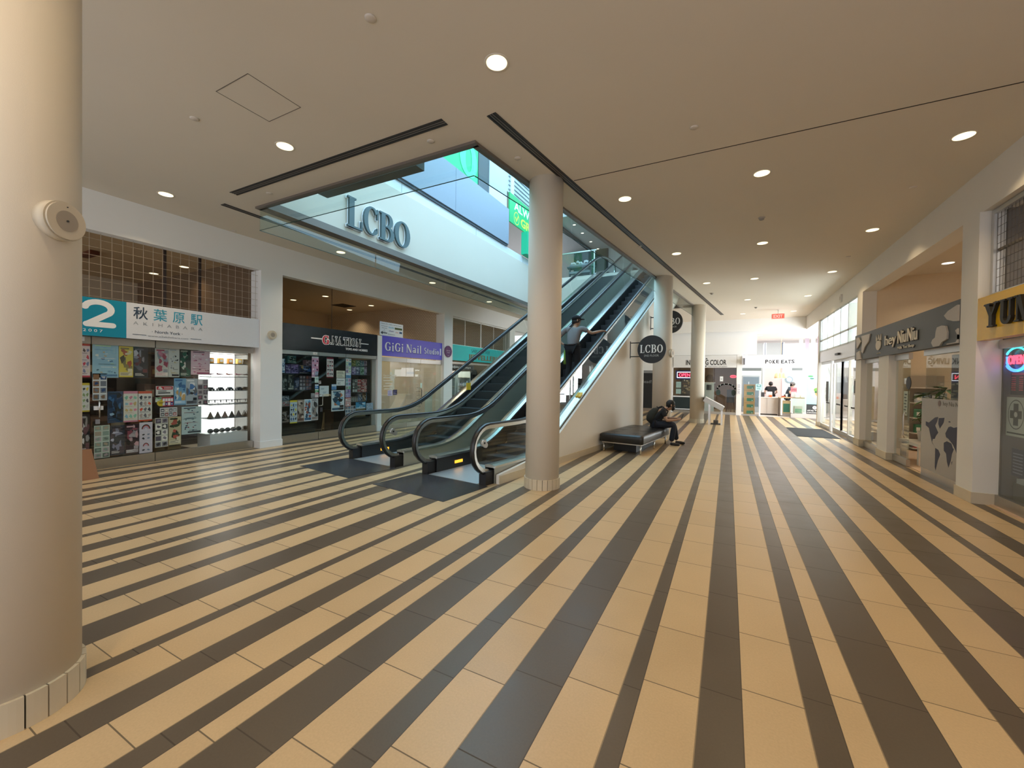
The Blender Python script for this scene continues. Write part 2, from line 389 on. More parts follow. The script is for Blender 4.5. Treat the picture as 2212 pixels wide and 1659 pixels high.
s = MB(col=(.74, .66, .54)); s.box(3.2, 9.2, -3, 19.0, 4.25, 4.5); struct(s.build('ceiling_shops_right', 'paint'))
s = MB(col=(.80, .66, .47)); s.box(3.2, 9.0, 13.44, 13.60, 0, 4.25); s.box(3.2, 7.4, 7.9, 8.0, 0, 4.25); struct(s.build('wall_tea_shop', 'paint'))
s = MB(col=(.80, .68, .50)); s.box(7.2, 7.4, -3, 8.6, 0, 4.25); s.box(7.2, 7.4, 8.6, 13.5, 3.3, 4.25); s.box(7.2, 7.4, 8.6, 13.5, 0, .5); s.box(7.2, 7.4, 13.0, 13.5, .5, 3.3)
struct(s.build('wall_tea_shop_window', 'paint'))
s = MB(col=(.16, .14, .12)); s.box(3.2, 7.2, 7.80, 7.9, 0, 4.25); s.box(6.2, 6.4, 2, 7.8, 0, 4.25); struct(s.build('wall_corner_shop', 'paint'))
# pale boarded house front across the lane, outside the tea shop window and the doors
s = MB(col=(.62, .54, .42))
for k in range(26): s.box(12.0 - .012 * (k % 2), 12.3, 2, 34, k * .24, k * .24 + .232)
struct(s.build('exterior_wall', 'paint'))
s = MB(col=(.55, .53, .50)); s.box(7.4, 12.0, 2, 40, -.25, -.02); s.box(9.0, 30.0, 13, 40, -.26, -.021); struct(s.build('exterior_pavement', 'paint'))
# ---- far end
F = 22.42
f = MB(); f.box(-1.5, 3.1, 22.0, 22.3, 3.97, 4.62); f.box(-9.2, -1.5, 22.0, 22.3, 3.97, 4.62)
struct(f.build('trim_4', 'plaster_white'), 'downstand beam across the far end')
f = MB(); f.box(-9.2, 1.16, F, F + .2, 2.87, 4.5); f.box(1.16, 8.6, F, F + .2, 3.86, 4.5); f.box(-9.2, -2.62, F, F + .2, 0, 2.87)
f.box(.35, .57, F - .06, F + .2, 0, 2.87); f.box(-2.66, -2.5, F - .03, F + .2, 0, 2.87)
struct(f.build('wall_far', 'plaster_white'))
s = MB(col=(.72, .66, .62)); s.box(-9, 9, F + .2, 30, -.2, -.001); struct(s.build('floor_far_shops', 'paint'))
s = MB(col=(.80, .74, .68)); s.box(-9, 9, F + .2, 30, 3.95, 4.3); struct(s.build('ceiling_far_shops', 'paint'))
s = MB(col=(.74, .64, .60)); s.box(-9, 9, 29.8, 30, 0, 2.5); s.box(.40, .52, F + .2, 30, 0, 3.95); s.box(8.8, 9, F + .2, 30, 0, 3.95); struct(s.build('wall_far_shops', 'paint'))
s = MB(col=(.30, .20, .12)); s.box(-2.7, -2.6, F + .2, 27, 0, 3.95); s.box(-2.6, .4, 26.8, 27, 0, 3.95); struct(s.build('wall_tattoo_studio', 'paint'))
s = MB(col=(.80, .76, .72)); s.box(3.25, 9.2, 19.0, 22.4, 3.95, 4.5); struct(s.build('ceiling_east_wing', 'paint'))
# ---- floor above: fascias, far landing, ceiling
u = MB()
u.box(HX0 - .25, HX0 - .02, HY0 - 1, 26, H + .10, 6.40)
u.box(HX0, hr1, HY1 + .03, HY1 + .10, H + .1, 6.12); struct(u.build('wall_upper_fascia', 'white_gloss'))
g = MB()
for y in (7.8, 11.2, 14.6): g.box(HX0 - .022, HX0 - .0165, y, y + .012, H + .1, 6.40)
g.box(HX0 - .022, HX0 - .0165, HY0, 26, 5.66, 5.672)
for x in (-6.1, -4.3): g.box(x, x + .012, HY1 + .024, HY1 + .03, H + .1, 6.1)
struct(g.build('trim_5', 'clad_panel'), 'fine joints between the white fascia panels')
s = MB(col=(.80, .82, .84)); s.box(-14, 3.3, -1.0, -.8, 6.15, 9.8); s.box(3.1, 3.3, -1, 27, 6.15, 9.8); s.box(-14, 3.3, 27, 27.2, 6.15, 9.8); s.box(-14, -13.8, -1, 27, 6.15, 9.8)
struct(s.build('wall_upper_hall', 'paint'))
s = MB(col=(.72, .72, .72)); s.box(-14, 3.3, -1, 2, 9.4, 9.6); s.box(-14, -8.6, 2, 27, 9.4, 9.6); s.box(-2, 3.3, 2, 27, 9.4, 9.6); s.box(-8.6, -2, 17.2, 27, 8.75, 9.6); s.box(-8.6, -2, 2, 17.2, 9.55, 9.65)  # last slab is an added, unseen lid that keeps the sun out
struct(s.build('ceiling_upper_hall', 'paint'))
s = MB(col=(.62, .60, .56)); s.box(-8, 3.3, HY1 + .1, 27, 6.05, 6.155); struct(s.build('floor_upper_landing', 'paint'))
# ================================================================ COLUMNS
def column(x, y, label, r=.25, n_t=22):
    o = thing('round_column', label, 'column', (x, y, 0), 'round plaster columns')
    MB().cyl((x, y), r, .13, H, 48).build('shaft', 'column_plaster', o)
    b = MB(); rb = r + .016
    for i in range(n_t):
        a0, a1 = 2 * PI * i / n_t + .012, 2 * PI * (i + 1) / n_t - .012
        am = [(a0 + (a1 - a0) * k / 3) for k in range(4)]
        P = [(x + rb * math.cos(q), y + rb * math.sin(q), 0) for q in am] + [(x + (r - .02) * math.cos(q), y + (r - .02) * math.sin(q), 0) for q in am[::-1]]
        b.prism(P, (0, 0, .15))
    k = b.build('tile_skirting', 'base_tile', o)
    k['label'] = 'ring of narrow beige skirting tiles'
    MB().cyl((x, y), r + .004, 0, .146, 40).build('grout_core', 'dark_gap', o)
    return o
column(-3.02, .615, 'broad plaster column closest to the camera with a round speaker on it')
column(-2.43, 5.64, 'plaster column standing beside the lower end of the right escalator')
column(-1.66, 12.28, 'plaster column behind the round black hanging sign and seated person')
column(-1.05, 17.34, 'slimmest plaster column next to the tilted directory stand')
# ================================================================ CEILING FITTINGS
def downlight(x, y, label, z=H, r=.095, group='recessed ceiling downlights', lens='lamp_lens', watt=34, col=(1.0, .74, .43)):
    o = thing('recessed_downlight', label, 'ceiling light', (x, y, z), group)
    t = MB(col=(.75, .70, .62)); n = 28
    t.rings([[(x + q * math.cos(2 * PI * i / n), y + q * math.sin(2 * PI * i / n), zz) for i in range(n)] for q, zz in ((r, z - .001), (r + .018, z - .006), (r + .022, z - .001))], False, True)
    t.build('trim_ring', 'paint', o, fix=False)
    MB().cyl((x, y), r, z - .004, z - .002, 28).build('lens', lens, o)
    if watt:
        l = lamp('downlight_beam', 'AREA', (0, 0, -.012), (0, 0, 0), watt * .48, col, r * 2); l.data.shape = 'DISK'; l.data.spread = R(115); l.parent = o
    return o
DL = [(-1.94, 3.31, 'round downlight nearest the camera, high in the middle of the ceiling'),
      (-5.03, 3.31, 'round downlight between the flush access panel and the long dark vent'),
      (-8.12, 3.33, 'round downlight above the wire grille of the toy shop'),
      (-1.52, 6.71, 'round downlight just right of the column top by the escalator vent'),
      (0.36, 6.71, 'middle round downlight of the row beyond the ceiling joint line'),
      (2.38, 6.72, 'round downlight at the upper right, above the yellow sign'),
      (2.36, 10.08, 'round downlight close to the right beam beside a patch of reflected sun'),
      (.58, 10.08, 'middle round downlight of the second row beyond the ceiling joint'),
      (-1.10, 10.10, 'round downlight left in the second row, over the right vent'),
      (2.35, 13.42, 'round downlight by the right beam in the third row'),
      (.60, 13.45, 'middle round downlight of the third row'),
      (-.62, 13.50, 'small downlight of the third row next to the long vent'),
      (-8.1, 6.72, 'round downlight seen through the hanging glass panel, over the hobby shop'),
      (-8.1, 10.1, 'round downlight over the nail studio front'),
      (-8.1, 13.5, 'round downlight over the jewellery front'),
      (2.3, 16.8, 'round downlight before the sliding doors'), (.55, 16.8, 'middle downlight of the fourth row'),
      (2.3, 20.2, 'round downlight right of the EXIT sign'), (.5, 20.2, 'last round downlight before the far beam')]
for x, y, lb in DL: downlight(x, y, lb, watt=(40 if y < 8 else 26))
for x, y in ((-5.0, .0), (-1.94, .0), (1.1, .0), (1.1, 3.31)): downlight(x, y, 'round downlight out of the picture behind the photographer', watt=44)
def linear_vent(pts, label):
    o = thing('linear_vent', label, 'air vent', ((pts[0][0] + pts[1][0]) / 2, (pts[0][1] + pts[1][1]) / 2, H), 'linear ceiling vents')
    a, b = Vector((*pts[0], 0)), Vector((*pts[1], 0)); d = (b - a).normalized(); e = Vector((-d.y, d.x, 0))
    def bar(m, o0, o1, z0, z1):
        P = [a + e * o0, b + e * o0, b + e * o1, a + e * o1]; m.prism([(p.x, p.y, z0) for p in P], (0, 0, z1 - z0))
    m = MB(); bar(m, -.045, .045, H - .003, H - .001); m.build('slot', 'black', o)
    m = MB(); bar(m, -.06, -.042, H - .008, H - .001); bar(m, .042, .06, H - .008, H - .001); m.build('frame', 'diffuser', o)
    for k in (-.016, .016):
        m = MB(); bar(m, k - .006, k + .006, H - .007, H - .003); m.build('blade', 'taupe_metal', o)
linear_vent([(-2.36, 3.92), (-.28, 20.2)], 'longest dark vent, running beside the escalator opening towards the far shops')
linear_vent([(-7.08, 3.80), (-2.90, 3.80)], 'dark vent parallel to the near edge of the escalator opening')
linear_vent([(-7.68, 3.95), (-7.68, 17.0)], 'dark vent left of the escalator opening, starting near the toy shop')
def cover(x, y, label, z=H, r=.045):
    m = MB(col=(.66, .60, .53)); m.lathe((x, y), [(r, z), (r, z - .006), (r * .8, z - .012), (.004, z - .013)], 20)
    tag(m.build('sprinkler_cover', 'paint'), label, 'sprinkler', 'round sprinkler covers')
for x, y, lb in ((-2.62, 2.44, 'faint round sprinkler cover at the top of the picture'), (-5.42, 2.49, 'faint sprinkler cover left of the access panel'),
                 (-3.29, 4.04, 'sprinkler cover between the near vent and the opening edge'), (-2.51, 4.86, 'sprinkler cover right of the opening corner'),
                 (-.4, 5.16, 'sprinkler cover just above the ceiling joint line'), (2.36, 8.14, 'sprinkler cover beside the right beam'),
                 (-6.54, 4.05, 'sprinkler cover by the left end of the near vent'), (-8.9, 4.79, 'sprinkler cover above the toy shop bulkhead'),
                 (2.38, 11.95, 'sprinkler cover beside the right beam in the far bay'), (-1.75, 9.2, 'sprinkler cover between the long vent and the opening')):
    cover(x, y, lb)
def detector(x, y, label, z=H):
    o = thing('smoke_detector', label, 'smoke detector', (x, y, z), 'ceiling smoke detectors')
    m = MB(col=(.42, .38, .33)); m.lathe((x, y), [(.055, z), (.055, z - .012), (.035, z - .02)], 20); m.build('base', 'paint', o)
    m = MB(col=(.30, .27, .24)); m.lathe((x, y), [(.038, z - .02), (.038, z - .04), (.02, z - .048)], 16); m.build('sensor_head', 'paint', o)
for x, y, lb in ((.47, 8.51, 'smoke detector in the middle of the ceiling before the second row of lights'), (-.53, 15.1, 'smoke detector beside the long vent near the far column'), (.9, 18.6, 'smoke detector left of the EXIT sign')):
    detector(x, y, lb)
# exit sign
o = thing('exit_sign', 'red and white EXIT sign hanging from the far ceiling', 'exit sign', (1.72, 19.6, 4.12))
MB(col=(.80, .55, .50)).box(1.50, 1.94, 19.58, 19.62, 4.14, 4.34).build('housing', 'paint', o)
m = MB(); m.box(1.525, 1.915, 19.572, 19.58, 4.155, 4.325); m.build('face', 'exit_red', o)
m = MB(col=(.95, .9, .86)); text(m, 'EXIT', (1.72, 19.571, 4.18), (1, 0, 0), (0, 0, 1), .32, .12, .003, .03); m.build('lettering', 'paint', o)
m = MB(col=(.7, .68, .65)); m.cyl((1.72, 19.6), .012, 4.34, H, 10); m.cyl((1.72, 19.6), .05, H - .015, H, 16); m.build('stem', 'paint', o)
# round speakers
def round_speaker(c, nrm, r, label):
    o = thing('round_speaker', label, 'speaker', c, 'round wall speakers'); q = Vector(nrm).normalized(); C = Vector(c)
    m = MB(col=(.62, .55, .43)); m.disc(C - q * .03, q, r, .055, 36); m.disc(C + q * .025, q, r * .93, .01, 36); m.build('housing', 'paint', o)
    m = MB(col=(.36, .31, .25)); m.disc(C + q * .035, q, r * .52, .002, 32); m.build('grille', 'paint', o)
    m = MB(col=(.03, .03, .03)); m.disc(C + q * .037, q, r * .05, .004, 12); m.disc(C + q * .036 + Vector((0, 0, r * .72)), q, r * .03, .003, 10); m.build('holes', 'paint', o)
# ================================================================ ESCALATORS
mat('granite', (0.045, 0.046, 0.05), 0.22, spec=0.5, noise=(60, 0.35))
mat('step_grey', (0.045, 0.047, 0.052), 0.5, 0.4, noise=(50, 0.15))
mat('skirt_dark', (0.05, 0.052, 0.054), 0.4, 0.5)
K30 = math.tan(R(30))
def incline(z0, knee, u0, u1, t=.55, ztop=None, step=.25):
    """Flat, 30 degree rise, flat again; returns (u, z, nu, nz) with the normal pointing up."""
    out = [(u0, z0, 0, 1)]
    rad = t / math.tan(R(15))
    for i in range(7):
        a = R(30) * i / 6; out.append((knee - t + rad * math.sin(a), z0 + rad * (1 - math.cos(a)), -math.sin(a), math.cos(a)))
    ku = knee + (ztop - z0) / K30; t2 = .8; rad2 = t2 / math.tan(R(15))
    ua = out[-1][0]; ub = ku - t2 * math.cos(R(30)); n = 8
    for i in range(1, n): 
        q = ua + (ub - ua) * i / n; out.append((q, z0 + (q - knee) * K30, -.5, math.cos(R(30))))
    for i in range(7):
        a = R(30) * (1 - i / 6); out.append((ku + t2 - rad2 * math.sin(a), ztop - rad2 * (1 - math.cos(a)), -math.sin(a), math.cos(a)))
    out.append((u1, ztop, 0, 1))
    return [p for i, p in enumerate(out) if i == 0 or abs(p[0] - out[i - 1][0]) + abs(p[1] - out[i - 1][1]) > 1e-4]
def z_at(path, u):
    for a, b in zip(path, path[1:]):
        if a[0] <= u <= b[0]: return a[1] + (b[1] - a[1]) * (u - a[0]) / max(b[0] - a[0], 1e-6)
    return path[-1][1] if u > path[-1][0] else path[0][1]
KN = 6.3
rail_mid = incline(.89, KN, 4.93, 18.2, ztop=7.05)
newel0 = [(4.93 + .36 * math.cos(R(a)), .53 + .36 * math.sin(R(a)), math.cos(R(a)), math.sin(R(a))) for a in range(270, 90, -15)]
newel1 = [(18.2 + .36 * math.cos(R(a)), 6.69 + .36 * math.sin(R(a)), math.cos(R(a)), math.sin(R(a))) for a in range(75, -91, -15)]
RAIL = newel0 + rail_mid + newel1
DECK = incline(.27, KN, 4.98, 18.3, ztop=6.43)
NOSE = incline(0.0, 6.40, 4.5, 18.6, ztop=6.155)
def sweep(mb, path, sec, v, **k):
    mb.rings([[(u + n * nu, v + dv, z + n * nz) for n, dv in sec] for u, z, nu, nz in path], True, k.get('smooth', False)); return mb
def M_(): return MB(UV)
def make_escalator(va, vb, label):
    o = thing('escalator', label, 'escalator', UV((4.8, (va + vb) / 2, 0)), None)
    for v, s in ((va, -1), (vb, 1)):
        sweep(M_(), RAIL, [(0, -.03), (.012, -.042), (.03, -.036), (.036, 0), (.03, .036), (.012, .042), (0, .03)], v, smooth=True).build('handrail', 'black_rubber', o)
        sweep(M_(), RAIL, [(-.055, -.018), (0, -.026), (0, .026), (-.055, .018)], v).build('rail_profile', 'bright_steel', o)
        # glass: newel panel, then parallel panels cut square to the slope
        inner = [(u - .05 * nu, z - .05 * nz) for u, z, nu, nz in RAIL]
        ri = [(u - .05 * nu, z - .05 * nz, 0, 0) for u, z, nu, nz in rail_mid]
        cuts = [6.15] + [7.9 + 1.55 * k for k in range(6)] + [17.3]
        def glassp(poly):
            m = M_(); m.prism([(u, v - .005, z) for u, z in poly], (0, 0, 0))
            m = M_(); P = poly; n = len(P)
            a = [(u, v - .005, z) for u, z in P]; b = [(u, v + .005, z) for u, z in P]
            m.add(a + b, [tuple(range(n)), tuple(range(n, 2 * n))[::-1]]); m.build('glass_panel', 'glass_green', o, fix=False)
        top = [p for p in inner[:len(newel0)]] + [(u, z) for u, z, _, _ in ri if u < cuts[0] - .02] + [(cuts[0], z_at(ri, cuts[0]))]
        glassp(top + [(cuts[0], .27), (4.98, .27)])
        for c0, c1 in zip(cuts, cuts[1:]):
            q = lambda c, d: (c + d * (.30 if c > 7 and c < 17 else 0))
            c0 += .012
            mid = [(u, z) for u, z, _, _ in ri if q(c0, -.5) + .02 < u < q(c1, -.5) - .02]
            low = [(u, z) for u, z, _, _ in DECK if q(c0, .5) + .02 < u < q(c1, .5) - .02]
            glassp([(q(c0, -.5), z_at(ri, q(c0, -.5)))] + mid + [(q(c1, -.5), z_at(ri, q(c1, -.5))), (q(c1, .5), z_at(DECK, q(c1, .5)))] + low[::-1] + [(q(c0, .5), z_at(DECK, q(c0, .5)))])
        sweep(M_(), DECK, [(-.035, -.10), (0, -.10), (.012, -.03), (.012, .03), (0, .10), (-.035, .10)], v).build('deck', 'bright_steel', o)
        # inner skirt between the steps and the deck
        m = M_(); us = [4.98] + [p[0] for p in DECK[1:]]
        m.rings([[(u, v - s * .095, max(z_at(NOSE, u) - .06, .001)), (u, v - s * .085, max(z_at(NOSE, u) - .06, .001)), (u, v - s * .085, z_at(DECK, u) - .02), (u, v - s * .095, z_at(DECK, u) - .02)] for u in us], True, False)
        m.build('skirt', 'skirt_dark', o)
        # outer cladding down to the floor, then to the underside of the truss
        m = M_(); hi = [(u, z_at(DECK, u) - .03) for u in us if u < 17.4]; lo = [(17.4, 5.2), (16.9, 4.9), (12.0, z_at(DECK, 12.0) - 1.35), (12.0, .002), (4.98, .002)]
        P = hi + lo; n = len(P); y0, y1 = v + s * .080, v + s * .092
        m.add([(u, y0, z) for u, z in P] + [(u, y1, z) for u, z in P], [tuple(range(n)), tuple(range(n, 2 * n))[::-1]] + [(i, (i + 1) % n, n + (i + 1) % n, n + i) for i in range(n)])
        m.build('cladding', 'clad_panel', o)
        M_().box(4.80, 5.02, v - .065, v + .065, .001, .20).build('newel_box', 'black', o)
    w0, w1 = va + .11, vb - .11
    first = None; us_ = [5.95 + .3464 * i for i in range(33)]
    for i, u in enumerate(us_):
        z = z_at(NOSE, u + .2) if u > 6 else .004
        if first is None:
            m = M_(); P = [(0, 0), (.40, 0), (.40, -.03), (.06, -.04), (.05, -.24), (.012, -.24), (.0, -.03)]
            n = len(P); a = [(u + x, w0, z + y) for x, y in P]; b = [(u + x, w1, z + y) for x, y in P]
            m.add(a + b, [tuple(range(n)), tuple(range(n, 2 * n))[::-1]] + [(k, (k + 1) % n, n + (k + 1) % n, n + k) for k in range(n)])
            st = m.build('step', 'step_grey', o); first = (u, z, st)
        else:
            c = first[2].copy(); COL.objects.link(c); c.parent = o; d = UV((u - first[0], 0, 0)); c.location = (d[0], d[1], z - first[1])
    M_().box(4.80, 5.93, va + .1, vb - .1, .001, .008).build('landing_plate', 'aluminium', o)
    m = M_(); m.box(3.85, 4.79, va - .1, vb + .12, 0.0005, .005); m.build('granite_plate', 'granite', o)
    m = M_(); c = UV((4.80, vb - .02, .62))
    k = M_(); k.T = None; nrm = (EY, -EX, 0); k.disc(Vector(UV((4.77, vb + .012, .64))), nrm, .052, .045, 20); k.disc(Vector(UV((4.83, vb + .012, .60))), nrm, .04, .03, 16); k.build('key_switch', 'aluminium', o)
    k = MB(col=(.02, .02, .02)); k.disc(Vector(UV((4.77, vb + .058, .64))), nrm, .016, .004, 14); k.build('key_hole', 'paint', o)
    M_().box(5.42, 5.62, va + .096, va + .106, .085, .135).build('indicator_lamp', 'amber', o)
    return o
escL = make_escalator(-7.09, -5.87, 'left escalator with bare grey steps rising beside the shop fronts')
escR = dup(escL, (EY * 2.04, -EX * 2.04, 0), 'right escalator along the white side wall, carrying a standing person')
m = M_(); m.col = (.95, .62, .05); m.box(8.05, 8.20, -6.99, -6.965, z_at(DECK, 8.1) - .02, z_at(DECK, 8.1) + .16); q = m.build('warning_label', 'paint', escL); q['label'] = 'yellow warning label'
m = M_(); m.col = (.95, .66, .10)
for u, v0, v1, dz in ((7.92, -3.845, -3.80, .0), (7.92, -3.79, -3.735, .0)):
    m.prism([(u, v0, z_at(DECK, u) + .015), (u, v1, z_at(DECK, u) + .015), (u + .13, v1, z_at(DECK, u + .13) + .015), (u + .13, v0, z_at(DECK, u + .13) + .015)], (0, 0, .03))
q = m.build('warning_label', 'paint', escR); q['label'] = 'pair of yellow warning labels'
# white side wall under the right escalator
WT = lambda u: z_at(DECK, u) - .05
P = [(4.99, .14), (5.75, WT(5.75))] + [(u, WT(u)) for u in (6.0, 6.3, 6.6, 7, 8, 9, 10, 11, 12, 14, 16, 16.9)] + [(16.9, 4.95), (16.2, 4.75), (12.0, WT(12) - 1.3), (12.0, .0), (4.99, .0)]
m = M_(); n = len(P); a = [(u, -3.715, z) for u, z in P]; b = [(u, -3.665, z) for u, z in P]
m.add(a + b, [tuple(range(n)), tuple(range(n, 2 * n))[::-1]] + [(i, (i + 1) % n, n + (i + 1) % n, n + i) for i in range(n)])
m.box(11.95, 12.0, -7.2, -3.715, 0, WT(12) - 1.3)
m.prism([(12.0, -7.2, WT(12) - 1.3), (12.0, -3.70, WT(12) - 1.3), (16.4, -3.70, 4.78), (16.4, -7.2, 4.78)], (0, 0, .03))
struct(m.build('wall_escalator', 'plaster'))
m = M_(); m.box(4.99, 12.01, -3.665, -3.652, 0, .125); m.box(12.0, 12.013, -3.9, -3.652, 0, .125); struct(m.build('baseboard_escalator', 'base_tile'))
m = M_(); m.prism([(u, -3.66, z) for u, z in ((5.9, WT(5.9)), (12.6, WT(12.6)), (12.6, WT(12.6) + .02), (5.9, WT(5.9) + .02))], (0, 0, 0))
# ================================================================ GLASS AROUND THE WELL
def pane(pts, name, parent, m='glass_green', th=.012):
    P = [Vector(p) for p in pts]; nn = (P[1] - P[0]).cross(P[2] - P[0]).normalized() * th / 2
    b = MB(); n = len(P); b.add([tuple(p - nn) for p in P] + [tuple(p + nn) for p in P], [tuple(range(n)), tuple(range(n, 2 * n))[::-1]])
    b.build(name, m, parent, fix=False)
    e = MB(col=(.05, .14, .12))
    return b
ZB = 4.10
def baffle(label, pts, cuts):
    o = thing('hanging_glass_screen', label, 'glass panel', (*pts[0], ZB), 'glass screens around the ceiling opening')
    a, b = Vector((*pts[0], 0)), Vector((*pts[1], 0)); n = cuts
    for i in range(n):
        p = a + (b - a) * (i / n + (.001 if i else 0)); q = a + (b - a) * ((i + 1) / n - .001)
        pane([(p.x, p.y, ZB), (q.x, q.y, ZB), (q.x, q.y, H + .02), (p.x, p.y, H + .02)], 'pane', o)
    d = (b - a).normalized() ; e = Vector((-d.y, d.x, 0)) * .006
    m = MB(); P = [a - e, b - e, b + e, a + e]; m.prism([(p.x, p.y, ZB - .006) for p in P], (0, 0, .006)); m.build('polished_edge', 'glass_edge', o)
mat('glass_edge', (0.02, 0.07, 0.06), 0.2)
baffle('glass screen hanging along the near edge of the ceiling opening', [(HX0, HY0 - .01), (hr0 + .02, HY0 - .01)], 2)
baffle('glass screen hanging along the right edge of the ceiling opening, past the columns', [(hr0 + .02, HY0), (hr1 + .02, HY1)], 5)
baffle('glass screen hanging along the left edge of the opening, towards the shops', [(HX0, HY0), (HX0, HY1)], 5)
# ================================================================ LETTER SHAPES
SER = {
 'L': (.62, [('l', .16, 0, .16, 1, .2), ('l', 0, .97, .34, .97, .055), ('l', 0, .03, .6, .03, .06), ('l', .58, 0, .58, .30, .055)]),
 'C': (.76, [('a', .41, .5, .31, .46, 42, 318, .2, .05), ('l', .69, .62, .69, .97, .055), ('l', .67, .16, .67, .3, .04)]),
 'B': (.70, [('l', .17, 0, .17, 1, .2), ('l', 0, .97, .4, .97, .055), ('l', 0, .03, .4, .03, .06), ('l', .2, .52, .4, .52, .05), ('a', .36, .75, .20, .22, -90, 90, .18, .05), ('a', .38, .27, .25, .24, -90, 90, .19, .05)]),
 'O': (.84, [('a', .42, .5, .31, .46, 0, 360, .2, .05)]),
 'G': (.82, [('a', .42, .5, .31, .45, 42, 320, .2, .06), ('l', .68, .06, .68, .46, .14), ('l', .5, .46, .83, .46, .06), ('l', .68, .66, .68, .95, .05)]),
 'i': (.30, [('l', .15, 0, .15, .66, .16), ('l', .02, .025, .28, .025, .05), ('l', .03, .635, .15, .635, .05), ('a', .15, .87, .045, .045, 0, 360, .09, .09)]),
 'N': (.86, [('l', .12, 0, .12, 1, .075), ('l', .74, 0, .74, 1, .075), ('p', [(.02, 1), (.27, 1), (.79, 0), (.62, 0)]), ('l', 0, .025, .25, .025, .05), ('l', .6, .975, .87, .975, .05)]),
 'a': (.60, [('a', .23, .19, .13, .15, 0, 360, .14, .06), ('l', .44, .0, .44, .45, .15), ('a', .27, .44, .17, .18, 0, 150, .14, .07), ('l', .44, .025, .6, .025, .05)]),
 'l': (.30, [('l', .15, 0, .15, 1, .16), ('l', .02, .025, .28, .025, .05), ('l', .03, .975, .15, .975, .05)]),
 'S': (.60, [('a', .3, .74, .2, .21, 40, 270, .15, .1), ('a', .3, .27, .22, .23, 90, -150, .17, .1)]),
 't': (.42, [('l', .18, .1, .18, .86, .15), ('l', .02, .635, .36, .635, .05), ('a', .28, .12, .1, .09, 180, 320, .1, .05)]),
 'u': (.64, [('l', .12, .15, .12, .66, .15), ('a', .28, .18, .16, .14, 180, 310, .14, .06), ('l', .47, 0, .47, .66, .15), ('l', .02, .635, .14, .635, .05), ('l', .36, .635, .47, .635, .05), ('l', .47, .025, .62, .025, .05)]),
 'd': (.66, [('a', .26, .32, .17, .3, 0, 360, .17, .05), ('l', .48, 0, .48, 1, .15), ('l', .36, .975, .5, .975, .05), ('l', .48, .025, .64, .025, .05)]),
 'o': (.60, [('a', .29, .33, .19, .3, 0, 360, .18, .05)]),
 'A': (.92, [('p', [(.37, 1), (.56, 1), (.87, 0), (.63, 0)]), ('l', .43, .96, .12, .0, .075), ('l', .22, .33, .66, .33, .07), ('l', 0, .03, .26, .03, .06), ('l', .56, .03, .94, .03, .06)]),
 'T': (.75, [('l', .37, 0, .37, 1, .2), ('l', .02, .96, .72, .96, .09), ('l', .04, .74, .04, .98, .075), ('l', .70, .74, .70, .98, .075), ('l', .2, .03, .54, .03, .06)]),
 'I': (.38, [('l', .19, 0, .19, 1, .2), ('l', 0, .03, .38, .03, .06), ('l', 0, .97, .38, .97, .06)]),
 '.': (.2, [('a', .1, .08, .045, .045, 0, 360, .08, .08)]),
 'Y': (.96, [('p', [(.03, 1), (.32, 1), (.56, .44), (.36, .44)]), ('l', .80, 1, .48, .45, .10), ('l', .46, 0, .46, .5, .21), ('l', 0, .97, .40, .97, .07), ('l', .62, .97, .97, .97, .07), ('l', .26, .03, .66, .03, .07)]),
 'U': (.88, [('l', .18, .3, .18, 1, .22), ('a', .43, .3, .25, .25, 180, 360, .2, .1), ('l', .68, .3, .68, 1, .13), ('l', 0, .97, .38, .97, .07), ('l', .52, .97, .86, .97, .07)]),
 'M': (1.15, [('l', .15, 0, .15, 1, .10), ('p', [(.08, 1), (.34, 1), (.66, 0), (.5, 0)]), ('l', .58, .05, .9, .98, .09), ('l', .97, 0, .97, 1, .22), ('l', 0, .03, .3, .03, .07), ('l', .8, .03, 1.14, .03, .07), ('l', 0, .97, .2, .97, .07)]),
}
LW = ((0, 1, 0), (0, 0, 1))          # right, up on walls that face +x
RW = ((0, -1, 0), (0, 0, 1))         # on walls that face -x
FW = ((1, 0, 0), (0, 0, 1))          # on walls that face the camera end
# ================================================================ UPPER LEVEL
XW = HX0 - .012
o = thing('store_letters', 'large dark serif LCBO letters on the bright white fascia above the opening', 'sign', (XW, 7.06, 4.77))
for ch, y0, y1 in (('L', 6.10, 6.50), ('C', 6.53, 6.97), ('B', 7.00, 7.44), ('O', 7.47, 8.02)):
    m = MB(col=(.95, .97, 1.0)); strokes(m, SER, ch, (XW + .03, y0, 4.77), *LW, .64, y1 - y0, grow=.05, depth=.02)
    q = m.build('letter_halo', 'paint', o); 
    m = MB(col=(.10, .15, .16)); strokes(m, SER, ch, (XW + .05, y0, 4.77), *LW, .64, y1 - y0, depth=.05); m.build('letter', 'paint', o)
    m = MB(col=(.5, .5, .5)); m.box(XW + .001, XW + .035, (y0 + y1) / 2 - .02, (y0 + y1) / 2 + .02, 4.78, 4.82); m.build('fixing_pin', 'paint', o)
o = thing('grey_cladding_panel', 'wide blue grey panel standing out above the white LCBO fascia', 'wall panel', (-7.2, 10.4, 6.43))
MB(col=(.30, .35, .42)).box(-7.5, -7.16, 3.0, 13.25, 6.47, 7.74).build('panel', 'paint', o)
MB(col=(.10, .12, .14)).box(-7.5, -7.20, 3.0, 13.25, 6.405, 6.47).build('painted_shade_reveal', 'paint', o)  # dark colour puts the shade under the panel's lower edge into this strip
MB(col=(.16, .19, .24)).box(-7.16, -7.158, 9.95, 9.965, 6.47, 7.74).build('joint', 'paint', o)
o = thing('green_banner', 'bright green banner with a lighter ring above the grey panel', 'banner', (-7.3, 9.5, 7.76))
